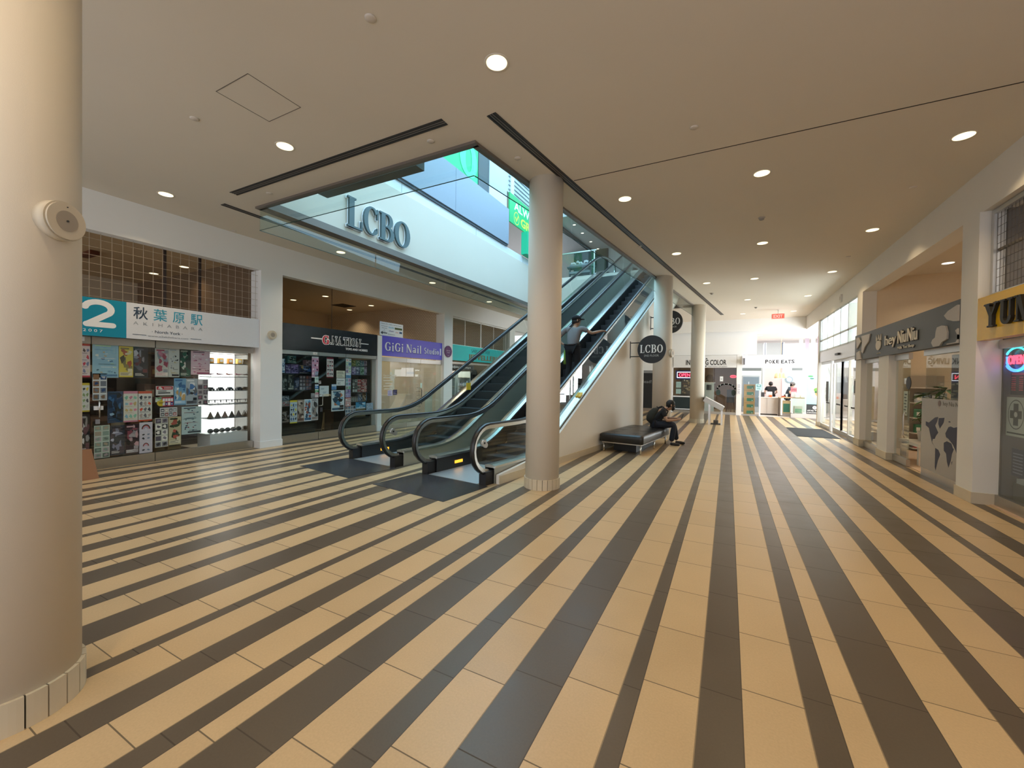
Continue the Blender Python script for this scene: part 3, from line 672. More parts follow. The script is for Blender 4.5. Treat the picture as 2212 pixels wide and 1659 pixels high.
MB(col=(.03, .55, .23)).box(-7.5, -7.3, 3.0, 11.35, 7.76, 9.3).build('cloth', 'paint', o)
m = MB(col=(.10, .85, .36)); strokes(m, SER, 'O', (-7.298, 10.35, 7.9), *LW, 1.0, .9, grow=.1, depth=.01); m.build('ring', 'paint', o)
tag(MB(col=(.07, .09, .10)).box(-7.5, -7.28, 11.36, 12.0, 7.76, 9.3).build('dark_wall_strip', 'paint'), 'dark upright strip beside the green banner', 'wall panel')
tag(MB(col=(.62, .66, .70)).box(-7.5, -7.26, 12.01, 13.25, 7.76, 9.3).build('pale_wall_panel', 'paint'), 'pale grey upright panel right of the dark strip', 'wall panel')
o = thing('slogan_banner', 'green banner reading ALWAYS GREAT, partly behind the plaster column', 'banner', (-7.2, 15.6, 7.3))
MB(col=(.02, .50, .16)).box(-7.25, -7.2, 13.36, 18.4, 7.36, 8.42).build('cloth', 'paint', o)
m = MB(col=(.92, .96, .94)); text(m, 'ALWAYS', (-7.199, 13.72, 7.93), *LW, 2.3, .32, .004, .02, 'L'); m.build('white_words', 'paint', o)
m = MB(col=(.80, .85, .10)); text(m, 'GREAT', (-7.199, 14.28, 7.48), *LW, 1.9, .32, .004, .03, 'L')
m.rings([[(-7.199, 13.93 + q * math.cos(2 * PI * i / 24), 7.64 + q * 1.1 * math.sin(2 * PI * i / 24)) for i in range(24)] for q in (.22, .19)], False, False)
m.prism([(-7.199, 13.80, 7.64), (-7.199, 13.84, 7.69), (-7.199, 13.92, 7.59), (-7.199, 14.04, 7.79), (-7.199, 14.08, 7.75), (-7.199, 13.92, 7.50)], (.004, 0, 0)); m.build('yellow_words', 'paint', o)
tag(MB(col=(.02, .52, .26)).box(-7.25, -7.0, 14.45, 15.6, 6.44, 7.30).build('green_box_sign', 'paint'), 'small green box under the ALWAYS GREAT banner, at the column edge', 'sign')
o = thing('window_lattice', 'grey framed lattice above the ALWAYS GREAT banner', 'window frame', (-7.3, 15.5, 8.5))
m = MB(col=(.62, .66, .68)); m.box(-7.36, -7.34, 13.4, 18.4, 8.5, 9.4); m.build('backing', 'paint', o)
for k in range(6):
    MB(col=(.40, .43, .45)).box(-7.34, -7.30, 13.5, 18.4, 8.6 + .16 * k, 8.63 + .16 * k).build('slat', 'paint', o)
MB(col=(.78, .78, .74)).box(-7.34, -7.28, 13.6, 13.85, 8.45, 9.4).build('mullion', 'paint', o)
# dark beam and lamps of the hall above
tag(MB(col=(.10, .10, .10)).prism([(-7.25, 17.3, 8.68), (-7.05, 17.3, 8.68), (-6.66, 24, 8.68), (-6.86, 24, 8.68)], (0, 0, .07)).build('ceiling_beam', 'paint'), 'dark beam under the upper ceiling seen past the column', 'beam')
for y, lb in ((18.3, 'small bright lamp of the upper hall nearest the column'), (19.5, 'second bright lamp along the upper ceiling'), (20.9, 'third bright lamp along the upper ceiling'), (22.2, 'farthest bright lamp along the upper ceiling')):
    downlight(-6.45, y, lb, 8.75, .07, 'lamps of the upper hall', 'lamp_lens_white', 0)
tag(MB(col=(.05, .08, .075)).box(-6.7, -4.4, 5.05, 5.25, 4.92, 5.06).build('dark_valance', 'paint'), 'dark green bar seen inside the opening along its near edge', 'beam')
# landing: guard rail, flower table, dark picture
o = thing('glass_guard_rail', 'glass guard rail with a slim metal top at the upper landing', 'railing', (-5.9, HY1 + .07, 6.15))
pane([(-7.2, HY1 + .07, 6.13), (-5.2, HY1 + .07, 6.13), (-5.2, HY1 + .07, 7.2), (-7.2, HY1 + .07, 7.2)], 'glass_panel', o)
MB().box(-7.22, -5.16, HY1 + .04, HY1 + .10, 7.2, 7.25).build('top_rail', 'steel', o)
for x in (-7.15, -5.25): MB().box(x - .02, x + .02, HY1 + .05, HY1 + .09, 6.13, 7.2).build('post', 'steel', o)
o = thing('flower_table', 'dark metal console holding white flowers behind the upper guard rail', 'table', (-6.4, 19.4, 6.155))
MB(col=(.12, .13, .13)).box(-7.1, -5.75, 19.2, 19.6, 7.02, 7.1).build('table_top', 'paint', o)
for x in (-7.02, -5.95): MB(col=(.12, .13, .13)).box(x, x + .07, 19.25, 19.32, 6.155, 7.02).build('leg', 'paint', o)
for z in (6.45, 6.75): MB(col=(.30, .32, .32)).box(-7.0, -5.95, 19.24, 19.5, z, z + .1).build('shelf', 'paint', o)
m = MB(col=(.10, .11, .07)); m.tube([(-6.2 + .75 * math.sin(a), 19.3, 6.16 + .85 * math.cos(a)) for a in [R(-20 + 11 * k) for k in range(11)]], .05, 6); m.build('curved_brace', 'paint', o)
random.seed(5)
o = thing('white_flowers', 'row of white flowers in planters on the dark upper console', 'flowers', (-6.4, 19.4, 7.1))
m = MB(col=(.30, .34, .36)); m.box(-7.0, -5.85, 19.28, 19.52, 7.1, 7.2); m.build('planter', 'paint', o)
for k in range(16):
    x = -6.95 + k * .07; z = 7.22 + random.random() * .12
    m = MB(col=(.86, .90, .90)); m.ball((x, 19.4 + random.uniform(-.08, .08), z), .05, .05, .06, 7, 5); m.build('blossom', 'paint', o)
o = thing('dark_picture', 'large dark green framed panel on the wall of the upper hall', 'picture', (-6.7, 22.3, 7.2))
MB(col=(.04, .05, .05)).box(-7.85, -5.9, 22.3, 22.36, 6.3, 9.2).build('frame', 'paint', o)
MB(col=(.07, .10, .07)).box(-7.70, -6.0, 22.27, 22.3, 6.4, 9.05).build('canvas', 'paint', o)
struct(MB(col=(.72, .70, .67)).box(-8.6, -2, 22.4, 22.5, 6.15, 8.75).build('wall_upper_landing', 'paint'))
# ================================================================ ROUND SPEAKERS AND BLADE SIGNS
def on_col(cx, cy, ang, z, r, label):
    n = Vector((math.cos(ang), math.sin(ang), 0)); round_speaker(Vector((cx, cy, z)) + n * .262, n, r, label)
on_col(-3.02, .615, math.atan2(.447, .894), 2.306, .090, 'cream round speaker high on the near plaster column')
round_speaker((-8.985, 5.64, 2.49), (1, 0, 0), .095, 'cream round speaker on the white pilaster between the toy shop and the hobby shop')
on_col(-1.66, 12.28, math.atan2(-.25, .97), 2.36, .12, 'grey round speaker on the right side of the column behind the black sign')
def blade_sign(u, z, r, label, wall_v=-3.665, vc=-3.10):
    o = thing('round_blade_sign', label, 'hanging sign', UV((u, vc, z)), 'round black blade signs')
    ax = Vector((-EX, -EY, 0)); C = Vector(UV((u, vc, z)))
    m = MB(); m.disc(C - ax * .03, ax, r, .06, 48); m.build('disc', 'black', o)
    m = M_(); m.box(u - .02, u + .02, wall_v, wall_v + .012, z - r * .62, z + r * .62); m.build('wall_plate', 'black', o)
    for dz in (-r * .5, r * .5):
        m = M_(); m.box(u - .012, u + .012, wall_v, vc - r * .80, z + dz - .012, z + dz + .012); m.build('arm', 'black', o)
    m = MB(col=(.80, .79, .76)); f = C + ax * .032; vx = Vector((EY, -EX, 0))
    strokes(m, SER, 'LCBO', f - vx * r * .80 - Vector((0, 0, r * .25)), vx, (0, 0, 1), r * .58, r * 1.6, depth=.003); m.build('lettering', 'paint', o)
    m = MB(col=(.42, .42, .40)); text(m, '2ND FLOOR', f - Vector((0, 0, r * .52)), vx, (0, 0, 1), r * 1.05, r * .15, .003); m.build('small_lettering', 'paint', o)
blade_sign(10.8, 2.40, .36, 'round black LCBO 2ND FLOOR sign hanging from the white side wall over the bench')
blade_sign(12.6, 3.32, .33, 'second round black sign, mostly behind the column, only its arms show', vc=-3.08)
# ================================================================ PRINTS AND GOODS OF THE LEFT SHOPS  (y0, y1, z0, z1, label, paper, inks, layout)
TOY_POSTERS = [
 (2.627, 2.768, 1.522, 2.075, 'tall pale pink poster at the far left of the toy shop glass', 'f0dde0', 'c8485a 8088a8 d8d0c0 605860', 'sheet'),
 (2.627, 2.762, 0.961, 1.429, 'white poster with a yellow creature-like blob below the pale pink poster', 'e8e8e4', 'd8c040 88a070 505050 c0c0c0', 'sheet'),
 (2.627, 2.765, 0.273, 0.922, 'black poster with white upright lettering beside the cardboard sign', '17151a', 'd0d0d0 909090 604048', 'dark'),
 (2.794, 3.122, 1.517, 2.075, 'large sky blue poster with tiny sketches in the toy shop door', 'a9d3ea', '5e86a8 7aa5c4 f0f4f0 c9b48c 4f6f88 b8e0c0', 'sketch'),
 (3.128, 3.318, 1.527, 2.06, 'yellow poster with grey vehicle pictures', 'e6cf52', '4c4636 8a8052 2e2a22 b05a40 d8d0b0', 'photo'),
 (3.322, 3.529, 1.521, 2.058, 'dark grey poster beside the yellow one', '34343c', '8a8a94 5c5c66 b8b8c0 6a3a3c 202024', 'dark'),
 (3.627, 3.831, 1.532, 2.063, 'pale poster with a round pink toy at the top of the right pane', 'd6d3cf', 'c8889a a05060 9aa0a8 e8e0d8', 'photo'),
 (3.834, 4.004, 1.534, 2.067, 'white poster with black standing silhouettes', 'dcdcd8', '26242a 4a4850 c0b080 a8b0b8', 'sketch'),
 (4.007, 4.191, 1.535, 2.071, 'dark green and black poster of standing silhouettes', '3c4440', '0f1012 8c9488 d0d0c8 2c5a48', 'dark'),
 (4.194, 4.526, 1.585, 2.05, 'pink poster with a handheld gadget drawing', 'f0cbd8', 'a03c64 c87898 f8f0f4 604058', 'sketch'),
 (2.797, 2.974, 1.141, 1.585, 'white sheet with a navy heading and rows of round faces', 'e9edf2', '2c4a78 707884 b8bcc4 8a6a50', 'grid'),
 (2.981, 3.18, 0.752, 1.284, 'navy blue battle poster under the gap in the left pane', '27456b', '3a6a98 18283c 8ab0cc e0e8f0 101820', 'photo'),
 (3.189, 3.383, 0.746, 1.284, 'pastel poster with a pink heading in the middle row', 'ece8e0', 'e090a8 88b8cc 8cc8b0 c8b078', 'sheet'),
 (3.391, 3.586, 0.745, 1.28, 'white poster with orange top and bottom bars', 'eeeae6', 'd85a3c 707078 b8a8a0 3c3c44', 'sheet'),
 (2.816, 3.009, 0.178, 0.722, 'pale mint poster at the bottom left of the toy shop glass', 'd2ded4', '8aa094 a89c88 687870 b8a8b0', 'grid'),
 (3.014, 3.207, 0.195, 0.703, 'dark slate poster with a crest shape in the bottom row', '3a3a46', '8c8ca0 22222c c0c0d0 5a4c50', 'dark'),
 (3.212, 3.4, 0.181, 0.705, 'dark maroon poster in the bottom row', '3a2028', '8a4450 c8a0a4 18100f a8a0a4', 'dark'),
 (3.405, 3.593, 0.173, 0.722, 'lilac poster with two rainbow arches in the bottom row', 'e6dcea', '2c2a34 d86858 c0a0c8 7888a0', 'arch'),
 (3.642, 3.91, 1.197, 1.368, 'red and white loyalty notice in the middle of the right pane', 'f1eeee', 'c41e34 2c2c34 d8d0d0', 'notice'),
 (3.635, 3.725, 1.077, 1.161, 'small green and white window sticker', 'eaf2ea', '2c9c4c d0e0d0', 'notice'),
 (3.735, 3.911, 0.992, 1.16, 'red sticker carrying small white payment logos', 'c22438', 'f0f0f0 2c4a98 e0e0e8', 'logos'),
 (3.919, 4.112, 1.007, 1.513, 'bright blue sky poster of the right pane', '7fb2dc', 'e8f0f4 3c6ca0 c8a870 a8d0ec', 'photo'),
 (4.112, 4.307, 0.997, 1.508, 'black, white and blue splash poster', 'b8c4d0', '1a1c22 e8ecf0 4878b0 60646c', 'photo'),
 (4.31, 4.493, 0.987, 1.496, 'grey poster overlapping the lit cabinet', 'c0b8bc', '5c545c 8c848c e0dce0 a06878', 'grid'),
 (3.703, 3.972, 0.797, 0.969, 'small white card with two rows of little squares', 'e6e2e4', '90a0a8 a05858 60646c c8b8a8', 'logos'),
 (3.632, 3.828, 0.245, 0.784, 'cream comic grid poster with nine dark panels', 'dcd8cc', '2c2830 5c5460 8a8490 f0ece4', 'grid'),
 (3.84, 4.035, 0.261, 0.789, 'beige and red poster with green leaf-like figures', 'd8caa4', '3a4a30 26301f b85848 e0d8c0', 'photo'),
 (4.044, 4.376, 0.435, 0.965, 'pale aqua sheet of small product drawings in front of the cabinet', 'cfe2e4', '40484c 6c8c94 88505c 2c3c5c', 'sketch'),
]
HOBBY_POSTERS = [
 (5.965, 6.039, 1.656, 1.98, 'narrow blue and white poster at the left edge of the hobby shop glass', 'bcd4ea', '1c2c48 e8f0f8 4878a8', 'photo'),
 (6.739, 6.929, 1.552, 2.075, 'pink strip poster at the top of the door edge', 'e3a6c8', 'f4ecf2 8c4878 503050 b8b8d8', 'sheet'),
 (6.831, 6.93, 1.574, 1.706, 'small white price card on the pink strip', 'e8f2f8', '5898b8 b0c8d8', 'notice'),
 (6.825, 6.932, 1.421, 1.552, 'small mint card under the price card', 'dcece6', '58a088 e8f0e8', 'notice'),
 (6.831, 6.936, 1.276, 1.385, 'square bright blue sticker beside the door', '1d7fd0', 'e8f4fc', 'notice'),
 (6.832, 6.937, 1.157, 1.271, 'square green sticker below the blue one', '149a4a', 'e8fcec', 'notice'),
 (6.833, 6.938, 1.053, 1.185, 'square pink and white sticker below the green one', 'f0dce4', 'c83c64 f8f4f4', 'notice'),
 (6.726, 6.828, 1.052, 1.161, 'square black and white code-free notice beside the pink sticker', 'cfcacc', '3c383c 706c70', 'logos'),
 (6.935, 7.005, 1.394, 1.473, 'tiny white notice with a dark emblem on the door', 'f0ecec', '7a3030', 'notice'),
 (7.166, 7.37, 1.551, 2.076, 'tall white and maroon poster high on the hobby shop door', 'e2d8d8', '8c2c3c 3c3a44 b8a0a4 602838', 'sheet'),
 (7.467, 7.738, 1.549, 1.74, 'cream notice with two lines of dark capitals on the door', 'ece6d4', '4c5c48 8c9480', 'lines'),
 (7.469, 7.741, 1.344, 1.539, 'white notice reading Easter on the door', 'f4f4f2', '2c4c6c', 'easter'),
 (6.962, 7.235, 1.073, 1.344, 'blank white handwritten sheet above the door handle', 'e6eef4', '8098b0', 'note'),
 (7.319, 7.47, 1.24, 1.382, 'small light blue leaflet on the door', '6ea8e0', 'd8e8f8 4878b8', 'notice'),
 (7.317, 7.726, 0.674, 1.221, 'large white framed poster with blue mecha-like shapes and a sunset', 'e6f0f4', '4c8cb4 284860 c87850 88b8d0 201818', 'photo'),
 (6.172, 6.355, 0.462, 1.008, 'tall sheet with yellow top and bottom bars in the left pane', 'cfe0ec', 'e8d840 3c6090 8098b0 20303c', 'sheet'),
 (6.359, 6.539, 0.48, 1.013, 'brown and grey action poster next to the yellow-edged sheet', 'a8988c', '3c302c d0c4b8 705448', 'photo'),
 (6.543, 6.739, 0.48, 1.019, 'light blue poster with white border in the lower left pane', 'e4f0f8', '4c90c0 a8d0e8 a05848 305070', 'photo'),
 (6.743, 6.926, 0.486, 1.033, 'white poster with dark armoured shapes beside the door edge', 'd0d0d4', '48484e 88888e 202024 a89890', 'photo'),
 (7.762, 7.948, 1.679, 2.078, 'pastel mixed strip poster at the top of the right pane', 'c0d4dc', 'd898a8 88c0a8 5878a0 e8e0c8', 'grid'),
 (7.765, 7.939, 1.548, 1.679, 'blue and white square leaflet in the strip', '78b0dc', 'e8f4fc 2868a8', 'notice'),
 (7.762, 7.936, 1.132, 1.541, 'white strip with small coloured goods pictures', 'e4e8ee', '7898c8 c87888 88b8a0', 'grid'),
 (7.758, 7.933, 1.025, 1.246, 'lilac strip leaflet above the red one', 'd8d4ea', '8878b8 b8a8d0', 'grid'),
 (7.755, 7.941, 0.777, 1.015, 'red and white strip leaflet of the right pane', 'e8d4d0', 'c04038 803030 f4f0ee', 'sheet'),
 (7.757, 8.106, 0.509, 0.79, 'black and white comic-style sheet low in the right pane', 'dcdad6', '34343a 78787e 5c88a8', 'grid'),
 (8.11, 8.462, 0.695, 0.877, 'blue sea-coloured picture low in the right pane', '3f97c4', '9cd0e8 1c5880 e8f0f0', 'photo'),
 (8.486, 8.734, 0.552, 0.837, 'pale blue poster with a dark robot-like outline at the right end', 'b4c8dc', '38485c 788ca4', 'sketch'),
]
HOBBY_GOODS = [
 (6.296, 6.523, 1.897, 2.078, 'round teal picture disc box on the top shelf', '4c8c94', '0c2c34 a8d0d0', 'photo'),
 (6.249, 6.387, 1.66, 1.865, 'purple and blue box art at the left of the second shelf', '5c4c88', '8c78b8 281c44 b8b0d8', 'photo'),
 (6.392, 6.59, 1.664, 1.872, 'violet box with a pale star-shaped picture', '7a68a0', 'c8b8e0 382858 a088c8', 'photo'),
 (6.595, 6.786, 1.674, 1.864, 'dark blue box beside the violet one', '343868', '6870a8 c8a860 181c38', 'dark'),
 (6.79, 6.945, 1.837, 1.992, 'small mauve box stacked high at the right of the shelf', '8a7080', 'c0a8b8 483840', 'photo'),
 (6.666, 6.946, 1.676, 1.835, 'wide dark box with a blue glow', '1f2c50', '4878c0 8ca8d8 101828', 'dark'),
 (6.163, 6.304, 1.26, 1.617, 'grey green kit box at the left of the third shelf', '54605c', '8c9894 242c2a', 'dark'),
 (6.309, 6.472, 1.263, 1.64, 'dark kit box, second on the third shelf', '2c3434', '6c7878 a0a8a0', 'dark'),
 (6.477, 6.612, 1.261, 1.546, 'blue grey kit box, third on the third shelf', '4c5878', '8890a8 202838', 'dark'),
 (6.617, 6.784, 1.258, 1.602, 'black and silver kit box, fourth on the third shelf', '38343c', '98949c c8c4cc', 'grid'),
 (6.789, 6.957, 1.256, 1.598, 'purple grey kit box at the right of the third shelf', '4c4458', '8c849c a87068', 'grid'),
 (6.159, 6.347, 0.991, 1.107, 'low grey model box on the fourth shelf', '8c98a4', 'c8d0d8 48505c', 'photo'),
 (6.16, 6.36, 0.791, 0.98, 'grey and red stack of bags behind the yellow-edged sheet', '9a8c88', 'b83c34 c8c0bc', 'photo'),
 (6.162, 6.362, 0.506, 0.738, 'black and silver box on the lowest shelf of the left pane', '2c2c30', 'a0a0a8 d8d8d8', 'dark'),
 (8.224, 8.36, 1.884, 2.053, 'first card pack in the top row, lime green', 'a8c878', 'e0e8b0 588048', 'photo'),
 (8.367, 8.512, 1.889, 2.054, 'second card pack in the top row, pale green', '9cd0b8', 'e0f0e8 508870', 'photo'),
 (8.518, 8.661, 1.893, 2.056, 'third card pack in the top row, sky blue', '8cc0d8', 'e0f0f8 407898', 'photo'),
 (8.667, 8.813, 1.898, 2.058, 'fourth card pack in the top row, lavender', 'b8b0d0', 'e8e4f0 605888', 'photo'),
 (8.819, 9.044, 1.905, 2.061, 'last card pack in the top row, dusty pink', 'c0a0a8', 'e8d8dc 704850', 'photo'),
 (8.22, 8.363, 1.648, 1.871, 'first card pack in the lower row, violet', 'a898c8', 'e0d8f0 584880', 'photo'),
 (8.369, 8.514, 1.65, 1.873, 'second card pack in the lower row, slate blue', '8490b0', 'd8dcec 404868', 'photo'),
 (8.521, 8.663, 1.652, 1.873, 'third card pack in the lower row, mint', 'a0c8b0', 'e0f0e4 487858', 'photo'),
 (8.67, 8.815, 1.654, 1.873, 'fourth card pack in the lower row, mauve', 'b0a0b8', 'e4dce8 605068', 'photo'),
 (8.822, 9.046, 1.657, 1.873, 'last card pack in the lower row, rose grey', 'b8a0a4', 'e8dcdc 685058', 'photo'),
 (8.243, 8.418, 1.162, 1.516, 'black box with pale dot faces, left of the doll board', '26282a', 'd0d4cc 606864', 'grid'),
 (8.424, 8.551, 1.158, 1.512, 'pale box with a red lower half on the doll board', 'd8ccc0', 'b83840 403430', 'grid'),
 (8.558, 8.668, 1.155, 1.512, 'red and cream box in the middle of the doll board', 'c85858', 'f0e4d8 602c30', 'grid'),
 (8.675, 8.867, 1.152, 1.518, 'pink and orange box on the doll board', 'd88c88', 'f0c0a8 905058 e8e0dc', 'grid'),
 (8.874, 9.024, 1.161, 1.553, 'tall blue box at the right of the doll board', '6ca4c8', 'd8ecf4 305878', 'photo'),
 (8.211, 8.444, 0.906, 1.018, 'low cream box row on the shelf under the doll board', 'c8c4b8', '706c64 a09888', 'grid'),
 (8.453, 8.613, 0.898, 1.133, 'grey blue box with a standing outline', '8898b0', 'd8e0e8 384458', 'photo'),
 (8.62, 8.745, 0.891, 1.122, 'tan box with a standing outline', 'b89878', 'e8d8c0 604838', 'photo'),
 (8.751, 8.892, 0.894, 1.127, 'bright blue slim box', '4c9cd0', 'd8f0f8 205880', 'photo'),
 (8.899, 9.008, 0.888, 1.097, 'navy slim box at the end of the shelf', '34486c', 'a0b0c8 d8e0e8', 'photo'),
 (8.376, 8.73, 0.529, 0.666, 'tan carton below the sea-coloured picture', 'a89470', 'c8b890 786848', 'note'),
]
# ================================================================ LEFT SHOP FRONTS
def hx(h):
    h = h.lstrip('#'); q = [int(h[i:i + 2], 16) / 255 for i in (0, 2, 4)]
    return tuple(c / 12.92 if c <= .04045 else ((c + .055) / 1.055) ** 2.4 for c in q)
def art(m, X, y0, y1, z0, z1, base, inks, style, seed, s=1):
    """Printed layout on a sheet that faces +x (s=1) at x = X; each ink layer sits a hair above the one below."""
    rnd = random.Random(seed); I = [hx(i) for i in inks.split()]; w, h = y1 - y0, z1 - z0; k = [0.0]
    def P(a, b): return (X + s * k[0], y0 + a * w, z0 + b * h)
    def nxt(): k[0] += .00012
    def rect(a0, b0, a1, b1, c): nxt(); m.quad(P(a0, b0), P(a1, b0), P(a1, b1), P(a0, b1), c)
    def blob(a, b, ra, rb, c, n=9):
        nxt(); ph = rnd.random() * 6; m.add([P(min(.98, max(.02, a + ra * (1 + .35 * math.sin(3 * t + ph)) * math.cos(t))), min(.98, max(.02, b + rb * (1 + .35 * math.sin(2 * t + ph)) * math.sin(t)))) for t in [2 * PI * i / n for i in range(n)]], [tuple(range(n))], False, c)
    def lines(a0, b0, a1, n, dz, c):
        for i in range(n): rect(a0, b0 - i * dz, a0 + (a1 - a0) * rnd.uniform(.6, 1), b0 - i * dz + dz * .4, c)
    C = lambda: rnd.choice(I)
    if style == 'sheet':
        rect(0, .92, 1, 1, I[0]); rect(0, 0, 1, .05, I[0]); nr = 4
        for r in range(nr):
            b = .86 - r * .2
            for q in range(3): blob(.2 + q * .3, b - .07, .11, .055, C())
            lines(.08, b - .15, .9, 2, .016, I[-1])
    elif style in ('photo', 'dark'):
        for _ in range(13): blob(rnd.uniform(.12, .88), rnd.uniform(.25, .9), rnd.uniform(.07, .26), rnd.uniform(.04, .15), C(), rnd.choice((5, 6, 7)))
        rect(.06, .05, .94, .16, I[-1]); lines(.1, .13, .8, 3, .03, hx('e4e4e0') if style == 'dark' else I[0]); rect(.62, .17, .94, .28, C()); rect(.1, .9, .7, .95, I[1 % len(I)])
    elif style == 'grid':
        nr, nc = max(3, int(h / .09)), max(2, int(w / .075)); nr = min(nr, 6); nc = min(nc, 4)
        for r in range(nr):
            for q in range(nc):
                a, b = (q + .08) / nc, (r + .1) / nr; rect(a, b, (q + .9) / nc, (r + .88) / nr, C()); blob((q + .5) / nc, (r + .52) / nr, .3 / nc, .26 / nr, C(), 6)
    elif style == 'sketch':
        for _ in range(16): blob(rnd.uniform(.1, .9), rnd.uniform(.1, .9), rnd.uniform(.03, .09), rnd.uniform(.012, .035), C(), 6)
        for _ in range(6): lines(rnd.uniform(.06, .5), rnd.uniform(.1, .9), rnd.uniform(.6, .95), 2, .018, C())
        rect(.3, .04, .95, .1, I[0]); rect(.1, .93, .7, .965, I[-1])
    elif style == 'arch':
        for cy, q in ((.78, 1), (.22, .7)):
            for j in range(4):
                nxt(); r0 = .34 * q * (1 - j * .2); r1 = r0 * .8; n = 12; vs = [P(.5 + r0 * math.cos(PI * i / n), cy + r0 * .45 * math.sin(PI * i / n)) for i in range(n + 1)] + [P(.5 + r1 * math.cos(PI * i / n), cy + r1 * .45 * math.sin(PI * i / n)) for i in range(n, -1, -1)]
                m.add(vs, [tuple(range(len(vs)))], False, I[j % len(I)])
        for b in (.6, .48, .1): blob(.3, b, .1, .03, I[0]); blob(.68, b, .1, .03, I[3 % len(I)])
    elif style == 'notice':
        rect(.04, .62, .96, .96, I[0]); blob(.25, .79, .12, .12, hx('f4f0f0'), 12); rect(.45, .74, .9, .84, hx('f0e8e8')); rect(.12, .2, .82, .32, I[1 % len(I)]); rect(.12, .42, .6, .5, I[1 % len(I)])
    elif style == 'logos':
        for r in range(2):
            for q in range(4): rect(.05 + q * .235, .1 + r * .44, .25 + q * .235, .44 + r * .44, C()); rect(.09 + q * .235, .2 + r * .44, .21 + q * .235, .3 + r * .44, hx('f0f0f0'))
    elif style == 'lines': lines(.08, .8, .95, 3, .12, I[0]); lines(.08, .38, .9, 3, .12, I[1])
    elif style == 'easter':
        nxt(); text(m, 'Easter', (X + s * k[0], y0 + w * .08, z0 + h * .62), (0, s, 0), (0, 0, 1), w * .8, h * .2, .0003, .01, 'L', I[0]); lines(.1, .4, .5, 3, .11, I[0])
    else: lines(.15, .75, .6, 2, .1, I[0]); lines(.35, .4, .75, 2, .1, I[0])
def poster(X, y0, y1, z0, z1, label, base, inks, style, seed, s=1, name='poster', cat='poster', group=None):
    m = MB(col=hx(base)); b = sorted((X - s * .0015, X)); m.box(b[0], b[1], y0, y1, z0, z1); art(m, X, y0, y1, z0, z1, base, inks, style, seed, s)
    return tag(m.build(name, 'print', fix=False), label, cat, group)
# ---- toy shop: sign
X0 = -9.0
o = thing('shop_sign', 'long white and teal sign with Japanese characters over the toy shop', 'shop sign', (-9.03, 3.4, 2.19))
MB(col=hx('dfe2e8')).box(-9.10, -9.04, 3.16, 5.395, 2.19, 2.80).build('white_panel', 'gloss_print', o)
MB(col=hx('148fae')).box(-9.10, -9.04, 1.25, 3.16, 2.19, 2.80).build('teal_panel', 'gloss_print', o)
XS = -9.0395
DIG = {'2': (.9, [('a', .42, .66, .34, .25, 168, -42, .19, .19), ('l', .66, .49, .14, .09, .19), ('l', .12, .095, .80, .095, .19)] + [('a', x, y, .047, .047, 0, 360, .094, .094) for x, y in ((.09, .71), (.80, .095), (.13, .095), (.66, .49))]),
       'X': (.9, [('l', .1, .08, .76, .92, .19), ('l', .1, .92, .76, .08, .19)] + [('a', x, y, .047, .047, 0, 360, .094, .094) for x in (.1, .76) for y in (.08, .92)])}
m = MB(col=hx('f2f3f4')); strokes(m, DIG, '2', (XS, 2.61, 2.335), *LW, .445, .42, depth=.003); strokes(m, DIG, 'X', (XS, 2.02, 2.335), *LW, .445, .5, depth=.003)
text(m, 'S I N C E   2 0 0 7', (XS, 2.86, 2.255), *LW, .62, .045, .003, 0, 'R'); m.build('white_numeral', 'paint', o)
m = MB(col=hx('2c3f55')); text(m, '秋', (XS, 3.35, 2.555), *LW, .20, .165, .003, .008); m.build('dark_character', 'paint', o); m = MB(col=hx('2c3f55')); text(m, '· North York ·', (XS, 3.74, 2.315), *LW, .46, .052, .003); m.build('place_lettering', 'paint', o); m = MB(col=hx('2c3f55'))
m.box(XS, XS + .003, 3.24, 3.43, 2.262, 2.27); m.box(XS, XS + .003, 4.10, 4.28, 2.262, 2.27); m.build('ruled_lines', 'paint', o)
m = MB(col=hx('2f9cb8'))
for ch, y, w in (('葉', 3.63, .20), ('原', 3.91, .185), ('駅', 4.20, .20)): text(m, ch, (XS, y, 2.555), *LW, w, .165, .003, .004)
m.build('teal_lettering', 'paint', o)
m = MB(col=hx('9aa0a8')); text(m, 'A  K  I  H  A  B  A  R  A', (XS, 3.775, 2.435), *LW, 1.05, .058, .003, -.004); m.build('latin_lettering', 'paint', o); m = MB(col=hx('9aa0a8')); text(m, 'www.x2akihabara.com', (XS, 3.755, 2.245), *LW, .61, .034, .003); m.build('web_lettering', 'paint', o)
# wire grille above the sign
o = thing('wire_grille', 'thin white wire grille filling the opening above the toy shop sign', 'grille', (-9.12, 3.3, 2.80))
m = MB(col=hx('a89a88'))
y = 1.2
while y < 5.39:
    m.box(-9.123, -9.117, y - .0022, y + .0022, 2.80, 3.869); y += .1385
m.build('upright_wires', 'paint', o)
m = MB(col=hx('a89a88'))
for k in range(8): m.box(-9.117, -9.111, 1.2, 5.395, 2.835 + .132 * k - .0022, 2.835 + .132 * k + .0022)
m.build('cross_wires', 'paint', o)
def shopfront(name, label, X, ys, z_head, z_kick, m_glass='glass_clear', zt=2.2, gap=.012, kick='steel', head='steel'):
    o = thing(name, label, 'shop window', (X, ys[0], 0)); o['kind'] = 'structure'; del o['category']
    for i, (a, b) in enumerate(zip(ys, ys[1:])):
        a2, b2 = a + gap / 2, b - gap / 2
        MB().box(X - .006, X + .006, a2, b2, z_kick, z_head).build('glass_pane', m_glass, o)
        MB().box(X - .025, X + .03, a2, b2, .002, z_kick).build('kick_rail', kick, o)
        MB().box(X - .025, X + .03, a2, b2, z_head, zt - .01).build('head_rail', head, o)
    return o
